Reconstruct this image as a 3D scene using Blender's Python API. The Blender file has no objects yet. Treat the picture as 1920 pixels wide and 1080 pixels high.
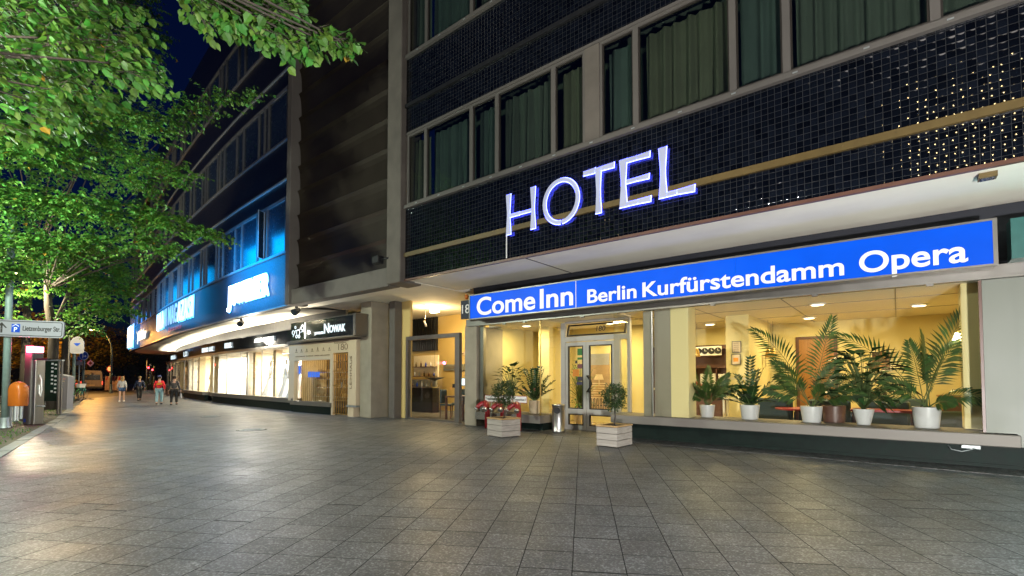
import bpy, bmesh, math, random
from mathutils import Vector, Matrix
random.seed(7)
RAD = math.radians
scene = bpy.context.scene
COL = scene.collection

# ------------------------------------------------------------------ camera
F_PX, CAM_H, YAW = 905.0, 1.4, RAD(38.59)
PITCH = math.atan(F_PX / 26000.0)
PPY = 709 - F_PX * math.tan(PITCH)
cam = bpy.data.cameras.new('camera')
cam.sensor_width = 36
cam.lens = F_PX / 1920 * 36
cam.shift_y = (PPY - 540) / 1920
cam.clip_start, cam.clip_end = 0.05, 3000
camo = bpy.data.objects.new('camera', cam)
camo.location = (0, 0, CAM_H)
camo.rotation_euler = (RAD(90) + PITCH, 0, YAW)
COL.objects.link(camo)
scene.camera = camo

# ------------------------------------------------------------------ sky, sun, exposure
world = bpy.data.worlds.new('World')
scene.world = world
world.use_nodes = True
wn = world.node_tree.nodes
sky = wn.new('ShaderNodeTexSky')
sky.sky_type = 'NISHITA'
sky.sun_disc = False
sky.sun_elevation = RAD(-1)
sky.sun_rotation = RAD(200)
sky.ozone_density = 6.0
world.node_tree.links.new(sky.outputs[0], wn['Background'].inputs[0])
wn['Background'].inputs[1].default_value = 0.07
sun = bpy.data.lights.new('sun', 'SUN')
sun.energy, sun.angle, sun.color = 0.10, RAD(12), (1, .93, .85)
suno = bpy.data.objects.new('sun', sun)
suno.rotation_euler = (RAD(50), 0, RAD(8))
COL.objects.link(suno)
scene.view_settings.view_transform = 'Standard'
scene.view_settings.look = 'None'
scene.view_settings.exposure = 0.75
scene.view_settings.gamma = 1
cy = scene.cycles
cy.use_denoising = True
cy.max_bounces, cy.diffuse_bounces, cy.glossy_bounces = 8, 4, 4
cy.transparent_max_bounces = 24
cy.sample_clamp_indirect, cy.sample_clamp_direct = 3.0, 0
cy.caustics_reflective = cy.caustics_refractive = False
cy.blur_glossy = 0.5

# ------------------------------------------------------------------ helpers
_s, _c = math.sin(YAW), math.cos(YAW)
_F0, _R = Vector((-_s, _c, 0)), Vector((_c, _s, 0))
_F = math.cos(PITCH) * _F0 + math.sin(PITCH) * Vector((0, 0, 1))
_U = -math.sin(PITCH) * _F0 + math.cos(PITCH) * Vector((0, 0, 1))
CAMP = Vector((0, 0, CAM_H))
def ray(x, y): return _F + (x - 960) / F_PX * _R + (PPY - y) / F_PX * _U
def on_y(x, y, d):
    r = ray(x, y); return CAMP + r * (d / r.y)
def on_z(x, y, z=0.0):
    r = ray(x, y); return CAMP + r * ((z - CAM_H) / r.z)
def at_depth(x, y, d): return CAMP + ray(x, y) * d

class MB:
    def __init__(s): s.v, s.f, s.m, s.sm = [], [], [], []
    def add(s, vs, fs, m=0, smooth=False):
        o = len(s.v); s.v.extend([tuple(v) for v in vs])
        for f in fs: s.f.append([i + o for i in f]); s.m.append(m); s.sm.append(smooth)
        return s
    def box(s, x0, y0, z0, x1, y1, z1, m=0):
        x0, x1 = min(x0, x1), max(x0, x1); y0, y1 = min(y0, y1), max(y0, y1); z0, z1 = min(z0, z1), max(z0, z1)
        v = [(x0,y0,z0),(x1,y0,z0),(x1,y1,z0),(x0,y1,z0),(x0,y0,z1),(x1,y0,z1),(x1,y1,z1),(x0,y1,z1)]
        return s.add(v, [(0,3,2,1),(4,5,6,7),(0,1,5,4),(1,2,6,5),(2,3,7,6),(3,0,4,7)], m)
    def bbox(s, x0, y0, z0, x1, y1, z1, b=.01, m=0):
        # box with chamfered vertical + top edges
        x0, x1 = min(x0, x1), max(x0, x1); y0, y1 = min(y0, y1), max(y0, y1)
        def ring(i, z): return [(x0+i+b,y0+i,z),(x1-i-b,y0+i,z),(x1-i,y0+i+b,z),(x1-i,y1-i-b,z),(x1-i-b,y1-i,z),(x0+i+b,y1-i,z),(x0+i,y1-i-b,z),(x0+i,y0+i+b,z)]
        return s.loft([ring(b, z0), ring(0, z0+b), ring(0, z1-b), ring(b, z1)], m=m)
    def loft(s, rings, m=0, cap=True, smooth=False, closed=True):
        n = len(rings[0]); vs = [p for r in rings for p in r]; fs = []
        for k in range(len(rings)-1):
            for i in range(n if closed else n-1):
                j = (i+1) % n
                fs.append((k*n+i, k*n+j, (k+1)*n+j, (k+1)*n+i))
        o = len(s.v); s.add(vs, fs, m, smooth)
        if cap and closed:
            s.f.append([o+i for i in reversed(range(n))]); s.m.append(m); s.sm.append(False)
            s.f.append([o+(len(rings)-1)*n+i for i in range(n)]); s.m.append(m); s.sm.append(False)
        return s
    def tube(s, pts, r, n=8, m=0, smooth=True, cap=True):
        pts = [Vector(p) for p in pts]; rings = []
        if not isinstance(r, (list, tuple)): r = [r]*len(pts)
        up = Vector((0, 0, 1)); prev = None
        for i, p in enumerate(pts):
            t = (pts[min(i+1, len(pts)-1)] - pts[max(i-1, 0)]).normalized()
            a = t.cross(up if abs(t.z) < .95 else Vector((1, 0, 0))).normalized() if prev is None else (prev - t*prev.dot(t)).normalized()
            prev = a; b = t.cross(a)
            rings.append([p + (a*math.cos(q) + b*math.sin(q))*r[i] for q in (2*math.pi*k/n for k in range(n))])
        return s.loft(rings, m, cap, smooth)
    def lathe(s, prof, c=(0,0,0), n=20, m=0, smooth=True):
        rings = [[(c[0]+r*math.cos(2*math.pi*k/n), c[1]+r*math.sin(2*math.pi*k/n), c[2]+z) for k in range(n)] for r, z in prof]
        return s.loft(rings, m, True, smooth)
    def prism(s, poly, y0, y1, m=0):   # poly in (x, z), extruded along y
        n = len(poly); v = [(x, y0, z) for x, z in poly] + [(x, y1, z) for x, z in poly]
        s.add(v, [(i, (i+1) % n, n+(i+1) % n, n+i) for i in range(n)], m)
        o = len(s.v)-2*n
        s.f.append([o+i for i in range(n)]); s.m.append(m); s.sm.append(False)
        s.f.append([o+n+i for i in reversed(range(n))]); s.m.append(m); s.sm.append(False)
        return s
    def prism_x(s, poly, x0, x1, m=0):   # poly in (y, z), extruded along x
        n = len(poly); v = [(x0, y, z) for y, z in poly] + [(x1, y, z) for y, z in poly]
        s.add(v, [(i, (i+1) % n, n+(i+1) % n, n+i) for i in range(n)], m)
        o = len(s.v)-2*n
        s.f.append([o+i for i in range(n)]); s.m.append(m); s.sm.append(False)
        s.f.append([o+n+i for i in reversed(range(n))]); s.m.append(m); s.sm.append(False)
        return s
    def quad(s, a, b, c, d, m=0): return s.add([a, b, c, d], [(0, 1, 2, 3)], m)
    def leaf(s, p, d, nrm, L, W, m=0, fold=.25, droop=0.0):
        p = Vector(p); d = Vector(d).normalized(); side = d.cross(Vector(nrm)).normalized(); up = side.cross(d)
        mid = p + d*L*.45 - up*droop*L*.3; tip = p + d*L - up*droop*L
        l = p + d*L*.38 + side*W*.5 + up*fold*W*.4; r = p + d*L*.38 - side*W*.5 + up*fold*W*.4
        return s.add([p, l, tip, r, mid], [(0, 4, 2, 1), (0, 3, 2, 4)], m)
    def xf(s, M):
        s.v = [tuple(M @ Vector(v)) for v in s.v]; return s
    def build(s, name, mat, parent=None, world=False, recalc=True, kind=None):
        me = bpy.data.meshes.new(name)
        vs = s.v
        if world and parent is not None:
            L = wloc(parent); vs = [(v[0]-L.x, v[1]-L.y, v[2]-L.z) for v in vs]
        me.from_pydata(vs, [], s.f)
        for mt in (mat if isinstance(mat, (list, tuple)) else [mat]): me.materials.append(mt)
        me.polygons.foreach_set('material_index', s.m)
        me.polygons.foreach_set('use_smooth', s.sm)
        if recalc:
            bm = bmesh.new(); bm.from_mesh(me); bmesh.ops.recalc_face_normals(bm, faces=bm.faces); bm.to_mesh(me); bm.free()
        me.update()
        o = bpy.data.objects.new(name, me); COL.objects.link(o)
        if parent is not None: o.parent = parent
        if kind: o['kind'] = kind
        return o

def wloc(o):
    L = Vector((0, 0, 0))
    while o is not None: L = L + o.location; o = o.parent
    return L
def thing(name, label, cat, loc=(0, 0, 0), rz=0.0, group=None):
    o = bpy.data.objects.new(name, None); COL.objects.link(o)
    o.location = loc; o.rotation_euler = (0, 0, rz); o.empty_display_size = .2
    o['label'] = label; o['category'] = cat
    if group: o['group'] = group
    return o
def tag(o, label, cat, group=None):
    o['label'] = label; o['category'] = cat
    if group: o['group'] = group
    return o
def dup(o, parent=None, loc=None, rz=None, label=None):
    c = o.copy(); COL.objects.link(c)
    if parent is not None: c.parent = parent
    if loc is not None: c.location = loc
    if rz is not None: c.rotation_euler = (0, 0, rz)
    if label: c['label'] = label
    for ch in list(o.children): dup(ch, c)
    return c
def light(name, kind, parent, loc, energy, color, size=.2, size_y=None, rot=(0, 0, 0), spot=None, gloss=1.0):
    l = bpy.data.lights.new(name, kind); l.energy = energy; l.color = color; l.specular_factor = gloss
    if kind == 'AREA':
        l.size = size
        if size_y: l.shape = 'RECTANGLE'; l.size_y = size_y
    else: l.shadow_soft_size = size
    if kind == 'SPOT': l.spot_size = RAD(spot or 90); l.spot_blend = .6
    o = bpy.data.objects.new(name, l); COL.objects.link(o); o.location = loc; o.rotation_euler = rot
    if parent is not None: o.parent = parent
    return o

# text turned to mesh; lies in x-z plane facing -y, lower left of the baseline at (x0, z0)
_fontcap = []
def text_mb(s, cap, width=None, depth=.02, bold=0.0, spacing=1.0, shear=0.0, font_res=6):
    def mk(body):
        c = bpy.data.curves.new('t', 'FONT'); c.body = body; c.size = 1; c.extrude = 0; c.offset = bold
        c.space_character = spacing; c.shear = shear; c.resolution_u = font_res
        o = bpy.data.objects.new('t', c); COL.objects.link(o)
        dg = bpy.context.evaluated_depsgraph_get(); dg.update()
        me = bpy.data.meshes.new_from_object(o.evaluated_get(dg))
        bpy.data.objects.remove(o); bpy.data.curves.remove(c)
        return me
    if not _fontcap:
        m0 = mk('H'); ys = [v.co.y for v in m0.vertices]; _fontcap.append(max(ys)-min(ys)); bpy.data.meshes.remove(m0)
    me = mk(s)
    k = cap/_fontcap[0]
    xs = [v.co.x for v in me.vertices]; x0 = min(xs); w = max(xs)-x0
    kx = width/w if width else k
    mb = MB()
    bm = bmesh.new(); bm.from_mesh(me); bpy.data.meshes.remove(me)
    bmesh.ops.remove_doubles(bm, verts=bm.verts, dist=1e-5)
    ret = bmesh.ops.extrude_face_region(bm, geom=bm.faces[:])
    for e in ret['geom']:
        if isinstance(e, bmesh.types.BMVert): e.co.z += 1
    bm.verts.ensure_lookup_table()
    mb.add([((v.co.x-x0)*kx, -depth*v.co.z, v.co.y*k) for v in bm.verts], [[v.index for v in f.verts] for f in bm.faces])
    bm.free()
    return mb
def shift(mb, x=0, y=0, z=0, rz=0):
    return mb.xf(Matrix.Translation((x, y, z)) @ Matrix.Rotation(rz, 4, 'Z'))

# ------------------------------------------------------------------ materials
def nmat(name):
    m = bpy.data.materials.new(name); m.use_nodes = True
    nt = m.node_tree; return m, nt, nt.nodes, nt.links, nt.nodes['Principled BSDF']
def mat(name, col, rough=.6, metal=0.0, var=.12, scale=6.0, bump=0.0, bscale=60.0, spec=.5, stretch=(1, 1, 1), coat=0.0, trans=0.0):
    m, nt, N, L, P = nmat(name)
    tc = N.new('ShaderNodeTexCoord'); mp = N.new('ShaderNodeMapping'); mp.inputs['Scale'].default_value = stretch
    L.new(tc.outputs['Object'], mp.inputs[0])
    nz = N.new('ShaderNodeTexNoise'); nz.inputs['Scale'].default_value = scale; nz.inputs['Detail'].default_value = 5
    L.new(mp.outputs[0], nz.inputs['Vector'])
    mx = N.new('ShaderNodeMix'); mx.data_type = 'RGBA'
    L.new(nz.outputs[0], mx.inputs[0])
    mx.inputs[6].default_value = (*[max(0, c*(1-var*2)) for c in col], 1)
    mx.inputs[7].default_value = (*[min(1, c*(1+var*2)) for c in col], 1)
    L.new(mx.outputs[2], P.inputs['Base Color'])
    P.inputs['Roughness'].default_value = rough; P.inputs['Metallic'].default_value = metal
    P.inputs['Specular IOR Level'].default_value = spec
    P.inputs['Coat Weight'].default_value = coat
    rr = N.new('ShaderNodeMapRange'); rr.inputs[3].default_value = max(.03, rough-.08); rr.inputs[4].default_value = min(1, rough+.1)
    L.new(nz.outputs[0], rr.inputs[0]); L.new(rr.outputs[0], P.inputs['Roughness'])
    if bump:
        n2 = N.new('ShaderNodeTexNoise'); n2.inputs['Scale'].default_value = bscale; n2.inputs['Detail'].default_value = 4
        L.new(mp.outputs[0], n2.inputs['Vector'])
        b = N.new('ShaderNodeBump'); b.inputs['Strength'].default_value = bump; b.inputs['Distance'].default_value = .01
        L.new(n2.outputs[0], b.inputs['Height']); L.new(b.outputs[0], P.inputs['Normal'])
    return m
def emis(name, col, strength, base=(.6, .6, .6), var=0.0, spec=.4):
    m, nt, N, L, P = nmat(name)
    P.inputs['Base Color'].default_value = (*base, 1); P.inputs['Roughness'].default_value = .4; P.inputs['Specular IOR Level'].default_value = spec
    P.inputs['Emission Color'].default_value = (*col, 1); P.inputs['Emission Strength'].default_value = strength
    if var:
        tc = N.new('ShaderNodeTexCoord'); nz = N.new('ShaderNodeTexNoise'); nz.inputs['Scale'].default_value = 1.3; nz.inputs['Detail'].default_value = 2
        L.new(tc.outputs['Object'], nz.inputs['Vector'])
        r = N.new('ShaderNodeMapRange'); r.inputs[3].default_value = strength*(1-var); r.inputs[4].default_value = strength*(1+var)
        L.new(nz.outputs[0], r.inputs[0]); L.new(r.outputs[0], P.inputs['Emission Strength'])
    return m
def glass(name, tint=(.9, .95, .92), refl=1.0, rough=.0):
    m, nt, N, L, P = nmat(name)
    N.remove(P)
    out = N['Material Output']
    t = N.new('ShaderNodeBsdfTransparent'); t.inputs[0].default_value = (*tint, 1)
    g = N.new('ShaderNodeBsdfGlossy'); g.inputs['Roughness'].default_value = rough; g.inputs[0].default_value = (1, 1, 1, 1)
    # Schlick reflectance that is the same from both sides of the pane
    fr = N.new('ShaderNodeLayerWeight'); fr.inputs[0].default_value = .5
    pw = N.new('ShaderNodeMath'); pw.operation = 'POWER'; pw.inputs[1].default_value = 5; L.new(fr.outputs['Facing'], pw.inputs[0])
    mu = N.new('ShaderNodeMath'); mu.operation = 'MULTIPLY_ADD'; mu.inputs[1].default_value = .5*refl; mu.inputs[2].default_value = .035*refl; L.new(pw.outputs[0], mu.inputs[0])
    mx = N.new('ShaderNodeMixShader')
    L.new(mu.outputs[0], mx.inputs[0]); L.new(t.outputs[0], mx.inputs[1]); L.new(g.outputs[0], mx.inputs[2])
    L.new(mx.outputs[0], out.inputs[0])
    return m
def grid_mat(name, tile, w, h, grout=(.25, .26, .26), gw=.08, rough=.12, tilt=.05, axis='XZ', var=.6, spec=.6, pillow=0.0):
    """small glazed tiles on a wall: per tile shade and tilt, matt grout"""
    m, nt, N, L, P = nmat(name)
    tc = N.new('ShaderNodeTexCoord'); sp = N.new('ShaderNodeSeparateXYZ'); L.new(tc.outputs['Object'], sp.inputs[0])
    def mth(op, a, b=None):
        n = N.new('ShaderNodeMath'); n.operation = op
        for i, q in enumerate((a, b)):
            if q is None: continue
            if isinstance(q, (int, float)): n.inputs[i].default_value = q
            else: L.new(q, n.inputs[i])
        return n.outputs[0]
    u = mth('DIVIDE', sp.outputs[axis[0]], w); v = mth('DIVIDE', sp.outputs[axis[1]], h)
    fu, fv = mth('FRACT', u), mth('FRACT', v)
    def edge(f): return mth('LESS_THAN', mth('MINIMUM', f, mth('SUBTRACT', 1, f)), gw/2)
    g = mth('MAXIMUM', edge(fu), edge(fv))
    cv = N.new('ShaderNodeCombineXYZ'); L.new(mth('FLOOR', u), cv.inputs[0]); L.new(mth('FLOOR', v), cv.inputs[1])
    wn_ = N.new('ShaderNodeTexWhiteNoise'); L.new(cv.outputs[0], wn_.inputs[0])
    mr = N.new('ShaderNodeMapRange'); L.new(wn_.outputs[0], mr.inputs[0]); mr.inputs[3].default_value = 1-var; mr.inputs[4].default_value = 1+var
    cm = N.new('ShaderNodeMix'); cm.data_type = 'RGBA'; cm.blend_type = 'MULTIPLY'; cm.inputs[0].default_value = 1
    cm.inputs[6].default_value = (*tile, 1); L.new(mr.outputs[0], cm.inputs[7])
    mx = N.new('ShaderNodeMix'); mx.data_type = 'RGBA'; L.new(g, mx.inputs[0]); L.new(cm.outputs[2], mx.inputs[6]); mx.inputs[7].default_value = (*grout, 1)
    L.new(mx.outputs[2], P.inputs['Base Color'])
    L.new(mth('ADD', mth('MULTIPLY', g, .6), rough), P.inputs['Roughness'])
    L.new(mth('MULTIPLY', mth('SUBTRACT', 1, mth('MULTIPLY', g, .85)), spec), P.inputs['Specular IOR Level'])
    ge = N.new('ShaderNodeNewGeometry')
    s1 = N.new('ShaderNodeVectorMath'); s1.operation = 'SUBTRACT'; L.new(wn_.outputs['Color'], s1.inputs[0]); s1.inputs[1].default_value = (.5, .5, .5)
    s2 = N.new('ShaderNodeVectorMath'); s2.operation = 'SCALE'; L.new(s1.outputs[0], s2.inputs[0]); s2.inputs['Scale'].default_value = tilt
    s3 = N.new('ShaderNodeVectorMath'); s3.operation = 'ADD'; L.new(s2.outputs[0], s3.inputs[0]); L.new(ge.outputs['Normal'], s3.inputs[1])
    # every tile is slightly pillowed, so a lamp shows as a small glint in each
    pc = N.new('ShaderNodeCombineXYZ')
    L.new(mth('MULTIPLY', mth('SUBTRACT', fu, .5), pillow), pc.inputs[axis[0]]); L.new(mth('MULTIPLY', mth('SUBTRACT', fv, .5), pillow), pc.inputs[axis[1]])
    s5 = N.new('ShaderNodeVectorMath'); s5.operation = 'ADD'; L.new(s3.outputs[0], s5.inputs[0]); L.new(pc.outputs[0], s5.inputs[1])
    s4 = N.new('ShaderNodeVectorMath'); s4.operation = 'NORMALIZE'; L.new(s5.outputs[0], s4.inputs[0])
    bp = N.new('ShaderNodeBump'); bp.inputs['Strength'].default_value = .35; bp.inputs['Distance'].default_value = .004; bp.invert = True
    L.new(g, bp.inputs['Height']); L.new(s4.outputs[0], bp.inputs['Normal']); L.new(bp.outputs[0], P.inputs['Normal'])
    return m
def leaf_mat(name, col, var=.35, trans=.35, gloss=.4):
    m, nt, N, L, P = nmat(name)
    ge = N.new('ShaderNodeNewGeometry')
    h = N.new('ShaderNodeHueSaturation'); h.inputs['Color'].default_value = (*col, 1)
    a = N.new('ShaderNodeMapRange'); a.inputs[3].default_value = 1-var; a.inputs[4].default_value = 1+var*1.4
    L.new(ge.outputs['Random Per Island'], a.inputs[0]); L.new(a.outputs[0], h.inputs['Value'])
    b = N.new('ShaderNodeMapRange'); b.inputs[3].default_value = .455; b.inputs[4].default_value = .52
    w2 = N.new('ShaderNodeTexWhiteNoise'); w2.noise_dimensions = '1D'; L.new(ge.outputs['Random Per Island'], w2.inputs['W'])
    L.new(w2.outputs[0], b.inputs[0]); L.new(b.outputs[0], h.inputs['Hue'])
    # a few leaves have yellowed
    gt = N.new('ShaderNodeMath'); gt.operation = 'GREATER_THAN'; gt.inputs[1].default_value = .993; L.new(w2.outputs[0], gt.inputs[0])
    mx = N.new('ShaderNodeMix'); mx.data_type = 'RGBA'; L.new(gt.outputs[0], mx.inputs[0]); L.new(h.outputs[0], mx.inputs[6]); mx.inputs[7].default_value = (.35, .22, .02, 1)
    L.new(mx.outputs[2], P.inputs['Base Color']); P.inputs['Roughness'].default_value = gloss
    tr = N.new('ShaderNodeBsdfTranslucent'); L.new(mx.outputs[2], tr.inputs[0])
    ms = N.new('ShaderNodeMixShader'); ms.inputs[0].default_value = trans
    L.new(P.outputs[0], ms.inputs[1]); L.new(tr.outputs[0], ms.inputs[2]); L.new(ms.outputs[0], N['Material Output'].inputs[0])
    return m

def paving_mat():
    m, nt, N, L, P = nmat('granite_concrete_slabs')
    def mth(op, a, b=None, c=None):
        n = N.new('ShaderNodeMath'); n.operation = op
        for i, q in enumerate((a, b, c)):
            if q is None: continue
            if isinstance(q, (int, float)): n.inputs[i].default_value = q
            else: L.new(q, n.inputs[i])
        return n.outputs[0]
    tc = N.new('ShaderNodeTexCoord')
    mp = N.new('ShaderNodeMapping'); mp.inputs['Rotation'].default_value = (0, 0, RAD(-30.3)); mp.inputs['Location'].default_value = (.08, .12, 0)
    L.new(tc.outputs['Object'], mp.inputs[0])
    wob = N.new('ShaderNodeTexNoise'); wob.inputs['Scale'].default_value = .9; L.new(tc.outputs['Object'], wob.inputs['Vector'])
    sp = N.new('ShaderNodeSeparateXYZ'); L.new(mp.outputs[0], sp.inputs[0])
    wv = mth('MULTIPLY', mth('SUBTRACT', wob.outputs[0], .5), .014)
    u = mth('DIVIDE', mth('ADD', sp.outputs[0], wv), .39)
    cu = mth('FLOOR', u)
    wc = N.new('ShaderNodeTexWhiteNoise'); wc.noise_dimensions = '1D'; L.new(cu, wc.inputs['W'])
    # most courses line up, some are shifted by half a slab
    sh = mth('ADD', mth('MULTIPLY', mth('GREATER_THAN', wc.outputs[0], .86), .5), mth('MULTIPLY', wc.outputs[0], .12))
    v = mth('ADD', mth('DIVIDE', mth('ADD', sp.outputs[1], wv), .372), sh)
    fu, fv = mth('FRACT', u), mth('FRACT', v)
    cb = N.new('ShaderNodeCombineXYZ'); L.new(cu, cb.inputs[0]); L.new(mth('FLOOR', v), cb.inputs[1])
    cell = N.new('ShaderNodeTexWhiteNoise'); L.new(cb.outputs[0], cell.inputs[0])
    csep = N.new('ShaderNodeSeparateColor'); L.new(cell.outputs['Color'], csep.inputs[0])
    du = mth('MINIMUM', fu, mth('SUBTRACT', 1, fu)); dv = mth('MINIMUM', fv, mth('SUBTRACT', 1, fv))
    ju = mth('LESS_THAN', du, .011)
    wid = mth('ADD', mth('MULTIPLY', mth('POWER', csep.outputs[2], 9), .04), .019)
    jv = mth('LESS_THAN', fv, wid)
    joint = mth('MAXIMUM', ju, jv)
    # colour: exposed aggregate
    n1 = N.new('ShaderNodeTexNoise'); n1.inputs['Scale'].default_value = 130; n1.inputs['Detail'].default_value = 2; L.new(tc.outputs['Object'], n1.inputs['Vector'])
    vo = N.new('ShaderNodeTexVoronoi'); vo.inputs['Scale'].default_value = 72; L.new(tc.outputs['Object'], vo.inputs['Vector'])
    vs = N.new('ShaderNodeSeparateColor'); L.new(vo.outputs['Color'], vs.inputs[0])
    st = N.new('ShaderNodeTexNoise'); st.inputs['Scale'].default_value = .55; st.inputs['Detail'].default_value = 6; L.new(tc.outputs['Object'], st.inputs['Vector'])
    base = mth('ADD', mth('MULTIPLY', csep.outputs[0], .028), .102)
    base = mth('MULTIPLY', base, mth('ADD', mth('MULTIPLY', st.outputs[0], .6), .68))
    spec_ = mth('MULTIPLY', mth('GREATER_THAN', vs.outputs[0], .72), .75)
    base = mth('ADD', mth('MULTIPLY', base, mth('ADD', mth('MULTIPLY', n1.outputs[0], .8), .6)), mth('MULTIPLY', spec_, base))
    spk = mth('MULTIPLY', mth('GREATER_THAN', vs.outputs[1], .93), .13)
    base = mth('ADD', base, spk)
    gum = N.new('ShaderNodeTexVoronoi'); gum.inputs['Scale'].default_value = 1.7; L.new(tc.outputs['Object'], gum.inputs['Vector'])
    base = mth('MULTIPLY', base, mth('SUBTRACT', 1, mth('MULTIPLY', mth('LESS_THAN', gum.outputs['Distance'], .036), .6)))
    big = N.new('ShaderNodeTexNoise'); big.inputs['Scale'].default_value = 2.6; big.inputs['Detail'].default_value = 8; big.inputs['Roughness'].default_value = .7; L.new(tc.outputs['Object'], big.inputs['Vector'])
    base = mth('MULTIPLY', base, mth('ADD', mth('MULTIPLY', mth('POWER', big.outputs[0], 1.5), 1.1), .62))
    base = mth('MULTIPLY', base, mth('SUBTRACT', 1, mth('MULTIPLY', joint, .86)))
    cr = N.new('ShaderNodeMix'); cr.data_type = 'RGBA'; cr.blend_type = 'MULTIPLY'; cr.inputs[0].default_value = 1
    L.new(base, cr.inputs[6]); cr.inputs[7].default_value = (.93, .965, 1, 1)
    L.new(cr.outputs[2], P.inputs['Base Color'])
    ro = mth('ADD', mth('MULTIPLY', csep.outputs[1], .10), .30)
    ro = mth('ADD', ro, mth('MULTIPLY', st.outputs[0], .16))
    ro = mth('ADD', ro, mth('MULTIPLY', joint, .4))
    L.new(ro, P.inputs['Roughness']); P.inputs['Specular IOR Level'].default_value = .28
    # relief
    ht = mth('ADD', mth('MULTIPLY', vo.outputs['Distance'], .35), mth('MULTIPLY', n1.outputs[0], .5))
    ht = mth('SUBTRACT', ht, mth('MULTIPLY', joint, 3))
    b = N.new('ShaderNodeBump'); b.inputs['Strength'].default_value = .55; b.inputs['Distance'].default_value = .004
    L.new(ht, b.inputs['Height'])
    s1 = N.new('ShaderNodeVectorMath'); s1.operation = 'SUBTRACT'; L.new(cell.outputs['Color'], s1.inputs[0]); s1.inputs[1].default_value = (.5, .5, .5)
    s2 = N.new('ShaderNodeVectorMath'); s2.operation = 'MULTIPLY'; L.new(s1.outputs[0], s2.inputs[0]); s2.inputs[1].default_value = (.014, .014, 0)
    s3 = N.new('ShaderNodeVectorMath'); s3.operation = 'ADD'; L.new(s2.outputs[0], s3.inputs[0]); L.new(b.outputs[0], s3.inputs[1])
    s4 = N.new('ShaderNodeVectorMath'); s4.operation = 'NORMALIZE'; L.new(s3.outputs[0], s4.inputs[0])
    L.new(s4.outputs[0], P.inputs['Normal'])
    return m
def cell_mat(name, scale, col, joint, rough=.45, var=.4, bump=.6):
    m, nt, N, L, P = nmat(name)
    tc = N.new('ShaderNodeTexCoord')
    v = N.new('ShaderNodeTexVoronoi'); v.feature = 'DISTANCE_TO_EDGE'; v.inputs['Scale'].default_value = scale; v.inputs['Randomness'].default_value = .7
    c = N.new('ShaderNodeTexVoronoi'); c.inputs['Scale'].default_value = scale; c.inputs['Randomness'].default_value = .7
    L.new(tc.outputs['Object'], v.inputs['Vector']); L.new(tc.outputs['Object'], c.inputs['Vector'])
    sc_ = N.new('ShaderNodeSeparateColor'); L.new(c.outputs['Color'], sc_.inputs[0])
    r = N.new('ShaderNodeMapRange'); r.inputs[2].default_value = .12; L.new(v.outputs['Distance'], r.inputs[0])
    q = N.new('ShaderNodeMapRange'); q.inputs[3].default_value = 1-var; q.inputs[4].default_value = 1+var; L.new(sc_.outputs[0], q.inputs[0])
    k = N.new('ShaderNodeMix'); k.data_type = 'RGBA'; k.blend_type = 'MULTIPLY'; k.inputs[0].default_value = 1; k.inputs[6].default_value = (*col, 1); L.new(q.outputs[0], k.inputs[7])
    x = N.new('ShaderNodeMix'); x.data_type = 'RGBA'; L.new(r.outputs[0], x.inputs[0]); x.inputs[6].default_value = (*joint, 1); L.new(k.outputs[2], x.inputs[7])
    L.new(x.outputs[2], P.inputs['Base Color']); P.inputs['Roughness'].default_value = rough
    b = N.new('ShaderNodeBump'); b.inputs['Strength'].default_value = bump; b.inputs['Distance'].default_value = .015; L.new(r.outputs[0], b.inputs['Height']); L.new(b.outputs[0], P.inputs['Normal'])
    return m

M = {}
M['paving'] = paving_mat()
M['cobble'] = cell_mat('mosaic_cobbles', 15, (.11, .11, .11), (.025, .024, .022))
M['dirt'] = mat('trodden_dirt', (.09, .075, .05), .95, var=.4, scale=3, bump=.8, bscale=40)
M['asphalt'] = mat('asphalt', (.05, .05, .05), .6, var=.2, scale=8, bump=.4, bscale=150)
M['kerb'] = mat('granite_kerb', (.2, .2, .19), .7, bump=.3)
M['tile'] = grid_mat('black_glazed_tiles', (.0035, .0045, .007), .098, .098, grout=(.021, .022, .024), gw=.07, tilt=.06, rough=.06, pillow=.14)
M['tile_fine'] = grid_mat('dark_blue_mosaic', (.035, .042, .058), .05, .05, grout=(.05, .058, .07), gw=.14, rough=.42, tilt=.06, spec=.25)
M['navy_wall'] = mat('dark_navy_render', (.012, .014, .022), .7, var=.1)
M['tile_dark'] = grid_mat('near_black_mosaic', (.006, .007, .011), .05, .05, grout=(.010, .011, .015), gw=.14, rough=.3, tilt=.08)
M['ochre'] = mat('ochre_painted_rail', (.10, .066, .018), .5, var=.2, scale=4)
M['plaster'] = mat('soffit_plaster', (.86, .81, .69), .85, var=.09, scale=.9, bump=.15, bscale=8)
M['plaster_yellow'] = mat('cream_plaster', (.64, .47, .18), .8, var=.03, scale=1)
M['lobby_wall'] = mat('cream_lobby_paint', (.68, .58, .28), .8, var=.02, scale=.8)
M['lobby_ceiling'] = mat('white_ceiling_board', (.78, .70, .50), .85, var=.02, scale=.6)
M['lobby_floor'] = mat('lobby_floor_tiles', (.42, .33, .2), .25, var=.15, scale=3)
M['concrete'] = mat('board_marked_concrete', (.125, .111, .097), .85, var=.12, scale=3, bump=.5, bscale=45)
M['concrete_lt'] = mat('painted_concrete', (.115, .099, .083), .8, var=.22, scale=2.2, bump=.3, bscale=40)
M['pillar'] = mat('warm_grey_render', (.30, .265, .20), .8, var=.17, scale=2.4, bump=.3, bscale=40)
M['panel_dark'] = mat('dark_cladding_panel', (.036, .027, .018), .42, .45, var=.12, scale=1.5, bump=.1, bscale=10)
M['alu'] = mat('grey_anodised_aluminium', (.20, .19, .17), .38, .7, var=.08, scale=4)
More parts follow.
